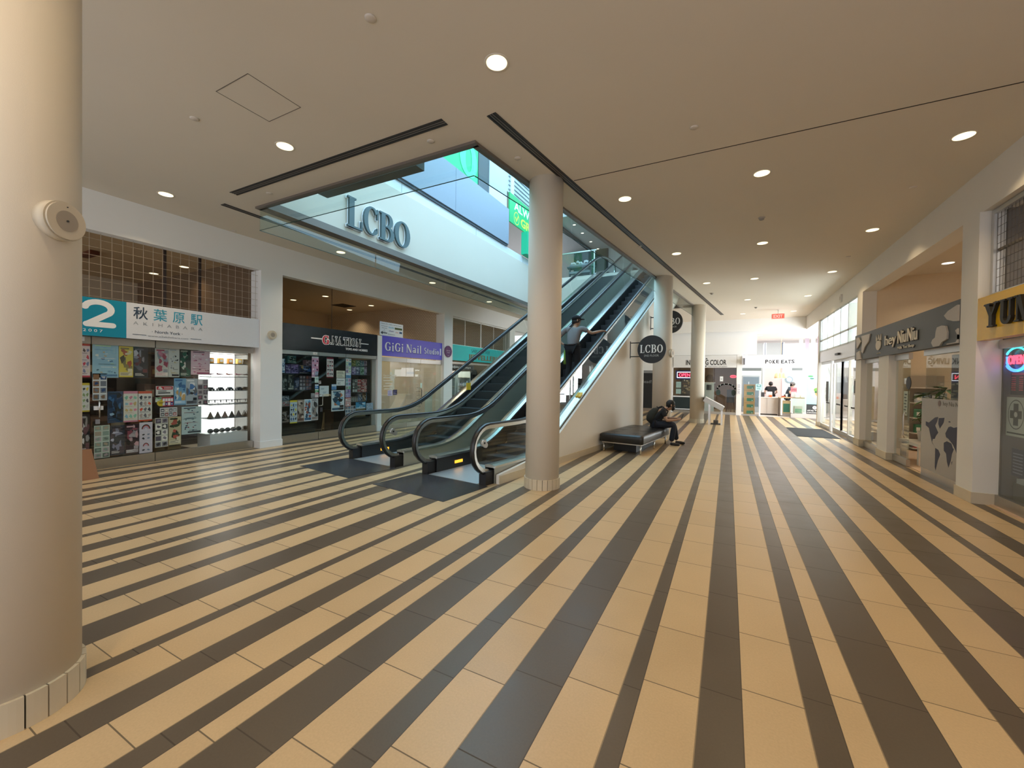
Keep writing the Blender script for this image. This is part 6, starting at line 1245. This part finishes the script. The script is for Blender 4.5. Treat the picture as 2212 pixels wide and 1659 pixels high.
# inside: bench table with plants
o = thing('low_table', 'white bench table holding the plants inside the tea shop door', 'table', (3.75, 11.2, .012)); MB(col=hx('efe6da')).box(3.28, 4.3, 10.72, 11.75, .37, .43).build('table_top', 'paint', o)
for x in (3.30, 4.20):
    for y in (10.74, 11.64): MB(col=hx('e4d8c8')).box(x, x + .08, y, y + .08, .013, .37).build('leg', 'paint', o)
mat('leaf_green', None, .45, noise=(25, .12))
def leafy(name, label, x, y, z, pot, h, n, seed, col, spread, ll):
    r = random.Random(seed); o = thing(name, label, 'potted plant', (x, y, z))
    m = MB(col=hx(pot)); m.lathe((x, y), [(.085, z + .001), (.11, z + .19), (.115, z + .20), (.098, z + .20), (.09, z + .17)], 20); m.build('pot', 'paint', o); m = MB(col=hx('3a2a1c')); m.cyl((x, y), .092, z + .165, z + .175, 16); m.build('soil', 'paint', o)
    m = MB(col=hx('5a5a30'))
    tips = []
    for k in range(4):
        a = k * 1.7 + r.random(); p = [(x + spread * .35 * t * t * math.cos(a), y + spread * .35 * t * t * math.sin(a), z + .17 + h * (.55 + .1 * k) * t) for t in (0, .3, .6, 1)]; m.tube(p, [.011, .009, .007, .004], 6); tips.append(p)
    m.build('stems', 'paint', o)
    m = MB(col=hx(col))
    for k in range(n):
        p = r.choice(tips); q = Vector(p[r.choice((1, 2, 2, 3, 3, 3))]); a = r.random() * 2 * PI; d = Vector((math.cos(a), math.sin(a), r.uniform(-.35, .75))).normalized(); L = ll * r.uniform(.7, 1.2); sd = d.cross(Vector((0, 0, 1))).normalized(); up = sd.cross(d)
        c = tuple(v * r.uniform(.7, 1.35) for v in hx(col)); P = lambda t, s, b: tuple(q + d * L * t + sd * s * L * .17 - Vector((0, 0, 1)) * (L * .35 * t * t) + up * b)
        m.add([P(0, 0, 0), P(.35, 1, .01), P(.35, -1, .01), P(.35, 0, -.006), P(.7, .8, .01), P(.7, -.8, .01), P(.7, 0, -.006), P(1, 0, 0)], [(0, 3, 1), (0, 2, 3), (1, 3, 6, 4), (3, 2, 5, 6), (4, 6, 7), (6, 5, 7)], True, c)
    f = m.build('foliage', 'leaf_green', o, fix=False); return o
leafy('potted_plant', 'tall leafy green plant in a white pot inside the tea shop door', 3.62, 11.05, .43, 'ece4da', 1.05, 70, 4, '3f6a2c', .5, .30)
leafy('small_potted_plant', 'small dark plant in a white pot left of the tall leafy plant', 3.60, 11.48, .43, 'e8e0d4', .42, 34, 9, '26301c', .4, .16)
o = thing('shop_shelf', 'open shelf with green and red packages seen through the left tea shop pane', 'shelf', (4.2, 13.0, 0)); MB(col=hx('a89c8c')).box(3.9, 4.5, 13.30, 13.40, .013, 1.8).build('back_board', 'paint', o)
for k in range(5): MB(col=hx('d8d0c4')).box(3.9, 4.5, 13.05, 13.30, .06 + .36 * k, .085 + .36 * k).build('shelf', 'paint', o)
random.seed(77)
for k in range(4):
    for j in range(4):
        c = (['b83a38', 'd8d0c0', '2f6a50', '8a4a34'], ['3c7a5c', '4c8c6c', 'e0d8c8', 'c84c44'], ['5c9c7c', '3c7a5c', 'a8b8b0', 'd8d4cc'], ['c0c8cc', '88a0b0', 'd8dce0', 'a8b4bc'])[k][j]; x = 3.95 + .14 * j; z = .0855 + .36 * k
        m = MB(col=hx(c)); m.box(x, x + .11, 13.10, 13.22, z, z + .20 + .03 * (j % 2)); m.box(x + .02, x + .09, 13.099, 13.10, z + .05, z + .13, hx('f0ece4')); tag(m.build('package', 'print'), f'package {ORD[j]} from the left on the {SH[k]} row of the tea shop shelf', 'box', 'packages on the tea shop shelf')
for x, y, lb in ((4.4, 9.6, 'left thin rod hanging from the tea shop ceiling'), (4.0, 8.5, 'right thin rod hanging from the tea shop ceiling')):
    o = thing('ceiling_rod', lb, 'ceiling rod', (x, y, 4.25), 'rods hanging in the tea shop'); m = MB(col=hx('8c8070')); m.cyl((x, y), .008, 2.4, 4.24, 8); m.build('rod', 'paint', o); m = MB(col=hx('9c907c')); m.cyl((x, y), .07, 4.235, 4.249, 18); m.build('canopy', 'paint', o)
for x, y, lb, wt in ((4.6, 9.2, 'bright lamp over the tea shop, nearest the yellow sign', 30), (5.2, 11.2, 'lamp over the middle of the tea shop', 30), (4.2, 12.4, 'lamp over the left of the tea shop', 20)): downlight(x, y, lb, 4.25, .1, 'ceiling lamps of the tea shop', 'lamp_lens_white', wt, (1, .86, .66))
detector(4.9, 10.3, 'smoke detector on the tea shop ceiling', 4.25)
# corner shop with the yellow sign
o = thing('shop_sign', 'yellow sign with heavy black serif letters at the right edge', 'shop sign', (3.0, 6.6, 2.2)); MB(col=hx('d8aa18')).box(2.95, 3.08, 4.4, 7.815, 2.19, 2.755).build('yellow_panel', 'gloss_print', o)
for ch, y0, y1 in (('Y', 7.57, 7.25), ('U', 7.23, 6.955), ('M', 6.93, 6.55)):
    m = MB(col=hx('1c1a16')); strokes(m, SER, ch, (2.949, y0, 2.335), *RW, .30, y0 - y1, depth=.035); m.build('letter', 'paint', o)
o = thing('security_grille', 'metal framed mesh grille above the yellow sign', 'grille', (3.1, 6.2, 2.76))
MB(col=hx('8a8478')).box(3.06, 3.12, 7.76, 7.82, 2.76, 3.91).build('frame_post', 'aluminium', o); MB().box(3.06, 3.12, 4.4, 7.76, 3.85, 3.91).build('frame_head', 'aluminium', o); MB().box(3.06, 3.12, 4.4, 7.76, 2.76, 2.81).build('frame_sill', 'aluminium', o)
m = MB(col=hx('4c463e')); y = 4.45
while y < 7.76: m.box(3.088, 3.092, y - .002, y + .002, 2.81, 3.85); y += .075
m.build('upright_wires', 'paint', o); m = MB(col=hx('4c463e'))
for k in range(9): m.box(3.092, 3.096, 4.4, 7.76, 2.90 + .11 * k, 2.904 + .11 * k)
m.build('cross_wires', 'paint', o); MB(col=hx('6a6258')).box(3.10, 3.13, 4.4, 7.76, 3.36, 3.39).build('mid_rail', 'paint', o)
w = thing('window_8', 'glass front of the shop under the yellow sign', 'x', (3.2, 6.6, 0)); w['kind'] = 'structure'; del w['category']
MB().box(3.195, 3.205, 4.4, 7.82, .15, 2.08).build('glass_pane', 'glass_clear', w); MB().box(3.16, 3.24, 4.4, 7.82, .0, .15).build('kick_rail', 'steel', w); MB().box(3.16, 3.24, 4.4, 7.82, 2.08, 2.19).build('head_rail', 'aluminium', w)
o = thing('neon_open_sign', 'oval neon OPEN sign with a blue and cyan ring in the shop window', 'open sign', (3.24, 7.6, 1.78))
for n, m_, a0, a1, k in (('cyan_tube', 'neon_cyan', -80, 150, 1.0), ('blue_tube', 'neon_blue', 140, 300, 1.0), ('inner_blue_tube', 'neon_blue', 160, 330, .88)):
    m = MB(); m.tube([(3.23, 7.60 - .235 * k * math.cos(R(a)), 1.93 + .15 * k * math.sin(R(a))) for a in range(a0, a1 + 1, 10)], .011, 7); m.build(n, m_, o)
m = MB(); text(m, 'OPEN', (3.235, 7.60, 1.875), *RW, .34, .115, .012, .02); m.build('red_lettering', 'neon_red', o)
tag(MB(col=hx('2a2c2a')).box(3.27, 3.28, 7.36, 7.80, 1.48, 2.08).build('hours_backing', 'gloss_print'), 'dark backing board behind the neon OPEN sign', 'board'); m = MB(col=hx('d84858'))
m.box(3.2685, 3.269, 7.44, 7.78, 1.735, 1.76)
for k in range(7):
    for y, b in ((7.78, .09), (7.62, .08), (7.50, .07)): m.box(3.2685, 3.269, y - b, y, 1.535 + .027 * k, 1.55 + .027 * k)
m.build('red_hours', 'paint', bpy.data.objects['hours_backing'])
o = thing('health_poster', 'white poster with a black cross inside an oval in the shop window', 'poster', (3.25, 7.6, .93)); MB(col=hx('c8d0c8')).box(3.24, 3.245, 7.40, 7.80, .95, 1.45).build('sheet', 'paint', o); m = MB(col=hx('2c322e')); rr = lambda q: [(3.2395, 7.60 - .165 * q * math.cos(t), 1.23 + .19 * q * math.sin(t)) for t in [2 * PI * i / 28 for i in range(28)]]; m.rings([rr(1), rr(.93)], False, False)
m.box(3.239, 3.2395, 7.55, 7.65, 1.09, 1.37); m.box(3.2388, 3.2393, 7.48, 7.72, 1.18, 1.28); m.box(3.239, 3.2395, 7.42, 7.78, .98, 1.0); m.build('cross_emblem', 'paint', o, fix=False); m = MB(col=hx('d0d4cc')); m.disc((3.2386, 7.60, 1.23), (-1, 0, 0), .035, .0005, 14); m.build('pale_centre', 'paint', o)
o = thing('leaflet_board', 'navy and white leaflet posters low in the corner shop window', 'poster', (3.3, 7.45, .12)); MB(col=hx('40485e')).box(3.24, 3.245, 7.40, 7.66, .45, .80).build('navy_sheet', 'paint', o); MB(col=hx('c8ccc4')).box(3.24, 3.245, 7.0, 7.39, .40, .82).build('white_sheet', 'paint', o); m = MB(col=hx('8890a8'))
for k in range(7): m.box(3.239, 3.24, 7.43, 7.63, .49 + .04 * k, .503 + .04 * k)
m.box(3.239, 3.24, 7.05, 7.3, .45, .72, hx('3a4038')); m.build('print_lines', 'paint', o)
o = thing('tub_chair', 'pale rounded chair standing inside the corner shop window', 'chair', (3.75, 7.35, 0)); m = MB(col=hx('c9c4b4')); m.rings([[(3.75 + q * .30 * math.cos(2 * PI * i / 20), 7.35 + q * .26 * math.sin(2 * PI * i / 20), z) for i in range(20)] for q, z in ((.5, .35), (.8, .45), (1, .75), (1.05, .85), (.95, .85), (.75, .5))], True, True); m.build('shell', 'paint', o); m = MB(col=hx('8c8880')); m.cyl((3.75, 7.35), .04, .04, .36, 12); m.cyl((3.75, 7.35), .22, .003, .04, 20); m.build('pedestal', 'paint', o)
o = thing('display_counter', 'white counter inside the corner shop window', 'counter', (3.7, 6.6, 0)); MB(col=hx('b8bab0')).box(3.45, 3.95, 6.0, 7.0, .003, .5).build('body', 'paint', o); MB(col=hx('d8d8d0')).box(3.42, 3.98, 5.97, 7.03, .5, .54).build('worktop', 'paint', o)
lamp('corner_shop_light', 'AREA', (4.2, 6.9, 3.6), (0, 0, 0), 18, (1, .88, .7), 1.0, 1.0)
o = thing('stacked_magazines', 'small white stack of leaflets on a low box inside the corner shop', 'leaflets', (3.45, 7.7, .3)); MB(col=hx('6c6a62')).box(3.30, 3.50, 7.45, 7.75, .003, .34).build('box', 'paint', o); MB(col=hx('c4c8c4')).box(3.32, 3.48, 7.47, 7.73, .34, .40).build('paper_stack', 'paint', o)
# ================================================================ BENCH, STAND, PEOPLE
o = thing('tufted_bench', 'low black tufted leather bench against the white side wall', 'bench', UV((9.8, -3.13, 0)))
BU0, BU1, BV0, BV1, BZ = 8.72, 10.90, -3.615, -2.655, .42
m = M_(); n = 26; k = 14; g = {}
rnd_ = lambda a, e: min(1, max(0, a / e))
tuft = [(8.72 + 2.18 * a, -3.615 + .96 * b) for a in (.125, .375, .625, .875) for b in (.25, .75)]
vs = []; fs = []
for i in range(n + 1):
    for j in range(k + 1):
        u = BU0 + (BU1 - BU0) * i / n; v = BV0 + (BV1 - BV0) * j / k; z = BZ
        for d in (i, n - i): z -= .016 * max(0, 1 - d / 1.2)
        for d in (j, k - j): z -= .016 * max(0, 1 - d / 1.2)
        for tu, tv in tuft: z -= .022 * math.exp(-((u - tu) ** 2 + (v - tv) ** 2) / .006)
        vs.append((u, v, z))
for i in range(n):
    for j in range(k): a = i * (k + 1) + j; fs.append((a, a + 1, a + k + 2, a + k + 1))
edge = [(i, 0) for i in range(n)] + [(n, j) for j in range(k)] + [(i, k) for i in range(n, 0, -1)] + [(0, j) for j in range(k, 0, -1)]
b0 = len(vs)
for z in (.34, .24, .225):
    for i, j in edge:
        q = .012 if z == .225 else 0
        u, v, _ = vs[i * (k + 1) + j]; vs.append((u + (q if i == 0 else -q if i == n else 0), v + (q if j == 0 else -q if j == k else 0), z))
E_ = len(edge); top = [i * (k + 1) + j for i, j in edge]
for r_, (p, q) in enumerate(((top, 0), (None, 1), (None, 2))):
    A = top if r_ == 0 else [b0 + (r_ - 1) * E_ + i for i in range(E_)]; B = [b0 + r_ * E_ + i for i in range(E_)]
    for i in range(E_): fs.append((A[i], A[(i + 1) % E_], B[(i + 1) % E_], B[i]))
fs.append(tuple(b0 + 2 * E_ + i for i in range(E_))); m.add(vs, fs, True); m.build('cushion', 'leather', o)
M_().box(BU0 + .04, BU1 - .04, BV0 + .04, BV1 - .04, .20, .226).build('frame', 'steel', o)
for u in (BU0 + .08, (BU0 + BU1) / 2, BU1 - .08):
    for v in (BV0 + .07, BV1 - .07): q = UV((u, v, 0)); MB().cyl(q[:2], .02, .001, .2, 14).build('leg', 'bright_steel', o)
M_().box(BU0 + .35, BU1 - .35, BV0 + .2, BV1 - .25, .001, .2).build('centre_plinth', 'black', o)
for tu, tv in tuft: q = UV((tu, tv, 0)); m = MB(); m.ball((q[0], q[1], BZ - .018), .016, .016, .008, 10, 5); m.build('button', 'leather', o)
# directory stand
o = thing('directory_stand', 'grey tilted directory screen on steel posts beside the slim column', 'information stand', (-.4, 17.1, 0))
def slab(x0, z0, x1, z1, y0, y1, th): 
    d = Vector((x1 - x0, 0, z1 - z0)).normalized(); nn = Vector((-d.z, 0, d.x)) * th; return MB().prism([(x0, y0, z0), (x1, y0, z1), (x1 - nn.x, y0, z1 - nn.z), (x0 - nn.x, y0, z0 - nn.z)], (0, y1 - y0, 0))
slab(-.735, 1.01, -.10, .66, 16.86, 17.46, .17).build('housing', 'aluminium', o)
s_ = slab(-.70, .995, -.14, .692, 16.90, 17.42, .012); s_.col = hx('1a2022'); s_.build('screen', 'gloss_print', o)
for x, z1 in ((-.60, .80), (-.19, .55)):
    for y in (16.9, 17.36): MB().box(x - .03, x + .03, y, y + .06, .001, z1).build('post', 'bright_steel', o)
MB(col=hx('4c4844')).box(-.55, -.22, 16.98, 17.30, .001, .03).build('base_plate', 'paint', o); MB(col=hx('5c5852')).box(-.46, -.30, 17.04, 17.24, .03, .15).build('cable_box', 'paint', o)
# ---- people
for n_, c_, r_ in (('cloth_black', (.010, .010, .012), .9), ('cloth_grey', (.20, .20, .205), .95), ('cloth_navy', (.012, .016, .026), .9), ('cloth_slate', (.05, .065, .085), .9), ('cloth_olive', (.016, .017, .012), .85), ('cloth_green', (.18, .34, .06), .9),
                   ('skin_tan', (.40, .235, .15), .5), ('skin_light', (.55, .36, .26), .5), ('hair_black', (.008, .007, .007), .6), ('shoe_black', (.009, .008, .008), .5)): mat(n_, c_, r_, noise=(60, .12))
def skin(name, T, J, edges, m, parent, root=0, sub=2):
    """One continuous surface grown around connected joints; J: list of (f, r, z, radius)."""
    bm = bmesh.new(); L = bm.verts.layers.skin.verify(); vs = []; o_ = ORG[parent.name]
    for i, (f, r, z, q) in enumerate(J):
        v = bm.verts.new(Vector(T(f, r, z)) - o_); q = q if isinstance(q, tuple) else (q, q); v[L].radius = q; v[L].use_root = (i == root); vs.append(v)
    for a, b in edges: bm.edges.new((vs[a], vs[b]))
    me = bpy.data.meshes.new(name); bm.to_mesh(me); bm.free(); me.materials.append(MATS[m]); ob = bpy.data.objects.new(name, me); COL.objects.link(ob); ob.parent = parent; ORG[ob.name] = o_
    s = ob.modifiers.new('skin', 'SKIN'); s.use_smooth_shade = True; ob.modifiers.new('smooth', 'SUBSURF').levels = sub; ob.modifiers['smooth'].render_levels = sub
    return ob
def person(label, T, P, look, mats, group=None, hat=None, beard=False, sleeve=.62):
    o = thing('person', label, 'person', T(*P['base'])); A = P
    J = [(*A['pelvis'], .115), (*A['spine'], .105), (*A['chest'], .115), (*A['neck'], .052)]; Ed = [(0, 1), (1, 2), (2, 3)]
    hd = Vector(A['head']); lf, lr = look
    J += [(hd.x, hd.y, hd.z - .045, .070), (hd.x - lf * .01, hd.y - lr * .01, hd.z + .03, .088), (hd.x - lf * .01, hd.y - lr * .01, hd.z + .075, .055)]; Ed += [(3, 4), (4, 5), (5, 6)]
    J += [(hd.x + lf * .105, hd.y + lr * .105, hd.z - .012, .014)]; Ed += [(5, 7)]
    J += [(hd.x + lf * .065, hd.y + lr * .065, hd.z - .10, .030)]; Ed += [(4, 8)]
    def limb(at, pts):
        p = at
        for q in pts: J.append(q); Ed.append((p, len(J) - 1)); p = len(J) - 1
        return p
    arms = []
    for s in 'RL':
        sh, el, wr, ha = A['sh' + s], A['el' + s], A['wr' + s], A['ha' + s]; mid = lambda a, b, t: tuple(a[i] + (b[i] - a[i]) * t for i in range(3))
        p = limb(2, [(*sh, .058), (*mid(sh, el, .5), .047), (*el, .040), (*mid(el, wr, .4), .038), (*wr, .026), (*mid(wr, ha, .6), .033)])
        d = (Vector(ha) - Vector(wr)).normalized(); sd = d.cross(Vector((0, 0, 1)) if abs(d.z) < .8 else Vector((1, 0, 0))).normalized(); dn = sd.cross(d); palm = Vector(J[p][:3])
        for q, (off, ln) in enumerate(((-.027, .062), (-.009, .074), (.009, .070), (.026, .055))):
            b = palm + sd * off + d * .03; limb(p, [(*b, .0095), (*(b + d * ln * .55 - dn * .010), .0088), (*(b + d * ln * .9 - dn * .032), .0078)])
        b = palm + sd * (-.036) + d * .002; limb(p, [(*b, .011), (*(b + d * .032 - sd * .012 - dn * .012), .0095)])
        arms.append((sh, el, wr))
        hp, kn, an, to = A['hp' + s], A['kn' + s], A['an' + s], A['to' + s]
        limb(0, [(*hp, .085), (*mid(hp, kn, .5), .072), (*kn, .052), (*mid(kn, an, .4), .054), (*an, .036)])
    skin('body', T, J, Ed, mats['skin'], o)
    # shirt, with short sleeves
    J = [(*A['pelvis'], .145), (*A['spine'], .140), (*A['chest'], .145), (*(Vector(A['neck']) * .75 + Vector(A['chest']) * .25), .075)]; J[0] = (*(Vector(A['pelvis']) * .9 + Vector(A['spine']) * .1), .148); Ed = [(0, 1), (1, 2), (2, 3)]
    for sh, el, wr in arms: limb(2, [(*sh, .078), (*(Vector(sh) + (Vector(el) - Vector(sh)) * sleeve * .55), .068), (*(Vector(sh) + (Vector(el) - Vector(sh)) * sleeve), .064), ])
    skin('shirt', T, J, Ed, mats['shirt'], o, 1)
    J = [(*A['pelvis'], .135)]; Ed = []
    for s in 'RL':
        hp, kn, an = A['hp' + s], A['kn' + s], A['an' + s]; limb(0, [(*hp, .105), (*[hp[i] * .5 + kn[i] * .5 for i in range(3)], .090), (*kn, .072), (*[kn[i] * .5 + an[i] * .5 for i in range(3)], .070), (an[0], an[1], an[2] + .01, .066)])
    skin('trousers', T, J, Ed, mats['trousers'], o)
    for s in 'RL':
        an, to = A['an' + s], A['to' + s]; d = Vector((to[0] - an[0], to[1] - an[1], 0)); b = an[2] - .045
        skin('shoe', T, [(an[0] - d.x * .15, an[1] - d.y * .15, b, .040), (an[0] + d.x * .35, an[1] + d.y * .35, b + .003, .042), (an[0] + d.x * .75, an[1] + d.y * .75, b - .008, .036), (to[0], to[1], b - .012, .028)], [(0, 1), (1, 2), (2, 3)], mats['shoe'], o, 1)
    # hair or cap, ears, eyes, beard
    lk = Vector((lf, lr, 0)); sdv = Vector((-lr, lf, 0)); loc = lambda f, s, z: T(*(hd + lk * f + sdv * s + Vector((0, 0, z))))
    def cap_shape(r0, z0, top, back):
        rs = []
        for z, q in ((z0, 1.0), (z0 + (top - z0) * .4, 1.0), (z0 + (top - z0) * .75, .78), (top, .34)): rs.append([loc(-.012 + (r0 * 1.10) * q * math.cos(2 * PI * i / 18), r0 * .92 * q * math.sin(2 * PI * i / 18), z - (back * (.5 - .5 * math.cos(2 * PI * i / 18)) if z == z0 else 0)) for i in range(18)])
        b = MB(); b.rings(rs, True, True); return b
    if hat:
        b = cap_shape(.104, .035, .135, .02); b.build('cap_crown', hat, o); b = MB(); ring = []
        for t in (0, .012):
            ring.append([loc(.09 + .10 * math.cos(R(a)) * 1.0, .085 * math.sin(R(a)), .042 - t) for a in range(-90, 91, 15)])
        b.rings(ring, True, True); b.build('cap_brim', hat, o); b = cap_shape(.098, -.03, .05, .06); b.build('hair', mats['hair'], o)
    else: cap_shape(.103, .02, .135, .10).build('hair', mats['hair'], o)
    for s in (-1, 1):
        b = MB(); b.ball(loc(-.005, s * .094, .0), .016, .012, .028, 8, 6); b.build('ear', mats['skin'], o)
        b = MB(); b.ball(loc(.088, s * .034, .018), .011, .011, .008, 8, 5); b.build('eye', 'hair_black', o)
    b = MB(); b.ball(loc(.090, 0, -.058), .012, .024, .005, 8, 4); b.build('mouth', 'hair_black' if beard else mats['skin'], o)
    if beard: b = MB(); b.rings([[loc(.03 + q * .078 * math.cos(R(a)), q * .076 * math.sin(R(a)), z) for a in range(-100, 101, 20)] for z, q in ((-.02, 1), (-.07, 1.0), (-.11, .82), (-.135, .5))], True, True, close=True); b.build('beard', mats['hair'], o)
    return o
# seated person
fd = Vector((.965, .262, 0)); rt = Vector((fd.y, -fd.x, 0)); S0 = Vector((-1.64, 10.86, 0))
TS = lambda f, r, z: tuple(S0 + fd * f + rt * r + Vector((0, 0, z)))
person('person in black shirt and dark trousers sitting hunched on the bench over a phone', TS,
  dict(base=(0, 0, 0), pelvis=(.0, 0, .545), spine=(.06, 0, .67), chest=(.16, 0, .80), neck=(.29, 0, .90), head=(.40, 0, .985), shR=(.19, .18, .83), elR=(.27, .22, .62), wrR=(.50, .13, .63), haR=(.60, .07, .665), shL=(.19, -.18, .83), elL=(.31, -.22, .64), wrL=(.53, -.10, .65), haL=(.61, -.05, .67),
       hpR=(.05, .11, .515), knR=(.46, .14, .50), anR=(.40, .15, .085), toR=(.60, .17, .03), hpL=(.05, -.11, .515), knL=(.50, -.15, .50), anL=(.57, -.16, .085), toL=(.78, -.17, .03)),
  (.93, 0.0), dict(skin='skin_tan', shirt='cloth_black', trousers='cloth_navy', shoe='shoe_black', hair='hair_black'), beard=True)
o = thing('smartphone', 'dark phone held in both hands by the seated person', 'phone', TS(.66, .0, .66)); q = Vector(TS(.665, .0, .70)); b = MB(col=hx('141416')); e1 = (fd * .35 + Vector((0, 0, .94))).normalized() * .075; e2 = rt * .037; e3 = (e1.cross(e2)).normalized() * .005
P = [q - e1 - e2, q + e1 - e2, q + e1 + e2, q - e1 + e2]; b.prism([tuple(p - e3) for p in P], tuple(e3 * 2)); b.build('body', 'gloss_print', o)
o = thing('backpack', 'dark olive rounded backpack on the back of the seated person', 'backpack', TS(-.1, 0, .5))
b = MB(); rs = []
for t, (c, hf, hr) in enumerate((((-.055, .50), .05, .10), ((-.085, .54), .095, .14), ((-.07, .64), .115, .155), ((-.02, .76), .105, .15), ((.05, .86), .08, .12), ((.10, .905), .03, .06))): rs.append([TS(c[0] + hf * math.cos(2 * PI * i / 18), hr * math.sin(2 * PI * i / 18), c[1] - hf * .55 * math.cos(2 * PI * i / 18)) for i in range(18)])
b.rings(rs, True, True); b.build('bag', 'cloth_olive', o)
for s in (-1, 1): b = MB(); b.tube([TS(.08, s * .10, .90), TS(.20, s * .125, .945), TS(.315, s * .125, .84), TS(.25, s * .15, .70), TS(.06, s * .16, .60)], .016, 7); b.build('shoulder_strap', 'cloth_black', o)
b = MB(); b.tube([TS(.08, -.03, .90), TS(.07, -.02, .945), TS(.07, .02, .945), TS(.08, .03, .90)], .009, 6); b.build('grab_loop', 'cloth_black', o)
# person riding the right escalator
ue, ve, ze = 8.92, -4.42, z_at(NOSE, 5.95 + .3464 * 8 + .2)
TE = lambda f, r, z: (lambda q: (q[0], q[1], ze + z))(UV((ue + f, ve + r, 0)))
er = person('person in a grey t-shirt and black cap riding the right escalator, hand on hip', TE,
  dict(base=(0, 0, 0), pelvis=(.0, 0, .93), spine=(.03, 0, 1.07), chest=(.08, .0, 1.24), neck=(.12, .01, 1.42), head=(.155, .02, 1.555), shR=(.09, .19, 1.36), elR=(.20, .40, 1.24), wrR=(.40, .55, 1.31), haR=(.48, .59, 1.315), shL=(.06, -.20, 1.36), elL=(-.03, -.42, 1.12), wrL=(.0, -.24, .98), haL=(.02, -.16, .97),
       hpR=(.0, .10, .88), knR=(.05, .11, .48), anR=(.0, .12, .09), toR=(.19, .14, .03), hpL=(.0, -.10, .88), knL=(.04, -.11, .48), anL=(-.02, -.13, .09), toL=(.17, -.15, .03)),
  (.62, .785), dict(skin='skin_tan', shirt='cloth_grey', trousers='cloth_black', shoe='shoe_black', hair='hair_black'), hat='cloth_black')
b = MB(); b.tube([TE(-.02, -.17, .84), TE(.0, -.185, .66), TE(.0, -.19, .5)], [.05, .055, .05], 10, flat=.5); q = b.build('side_panel', 'cloth_green', er); q['label'] = 'green side panel of the trousers'
# two people behind the poke counter
def staff(label, x, y, face, tilt, mats, hat=None):
    f2 = Vector((math.cos(face), math.sin(face), 0)); r2 = Vector((f2.y, -f2.x, 0)); T = lambda f, r, z: tuple(Vector((x, y, 0)) + f2 * f + r2 * r + Vector((0, 0, z))); t = tilt
    return person(label, T, dict(base=(0, 0, 0), pelvis=(0, 0, .90), spine=(.02, 0, 1.03), chest=(.05 + t, 0, 1.20), neck=(.08 + t * 1.6, 0, 1.37), head=(.12 + t * 2, 0, 1.49), shR=(.05 + t, .19, 1.31), elR=(.08 + t, .28, 1.06), wrR=(.30 + t, .20, .98), haR=(.38 + t, .16, .98), shL=(.05 + t, -.19, 1.31), elL=(.08 + t, -.28, 1.06), wrL=(.30 + t, -.20, .98), haL=(.38 + t, -.16, .98),
        hpR=(0, .1, .86), knR=(.03, .1, .47), anR=(0, .11, .09), toR=(.19, .12, .03), hpL=(0, -.1, .86), knL=(.03, -.1, .47), anL=(0, -.11, .09), toL=(.19, -.12, .03)), (1, 0), mats, hat=hat)
staff('person in a black t-shirt seen from behind at the poke shop counter', 2.0, 25.4, R(95), .02, dict(skin='skin_light', shirt='cloth_black', trousers='cloth_black', shoe='shoe_black', hair='hair_black'))
staff('person in a grey cap and slate shirt working in profile behind the poke counter', 2.66, 24.9, R(-10), .05, dict(skin='skin_light', shirt='cloth_slate', trousers='cloth_black', shoe='shoe_black', hair='hair_black'), hat='cloth_grey')
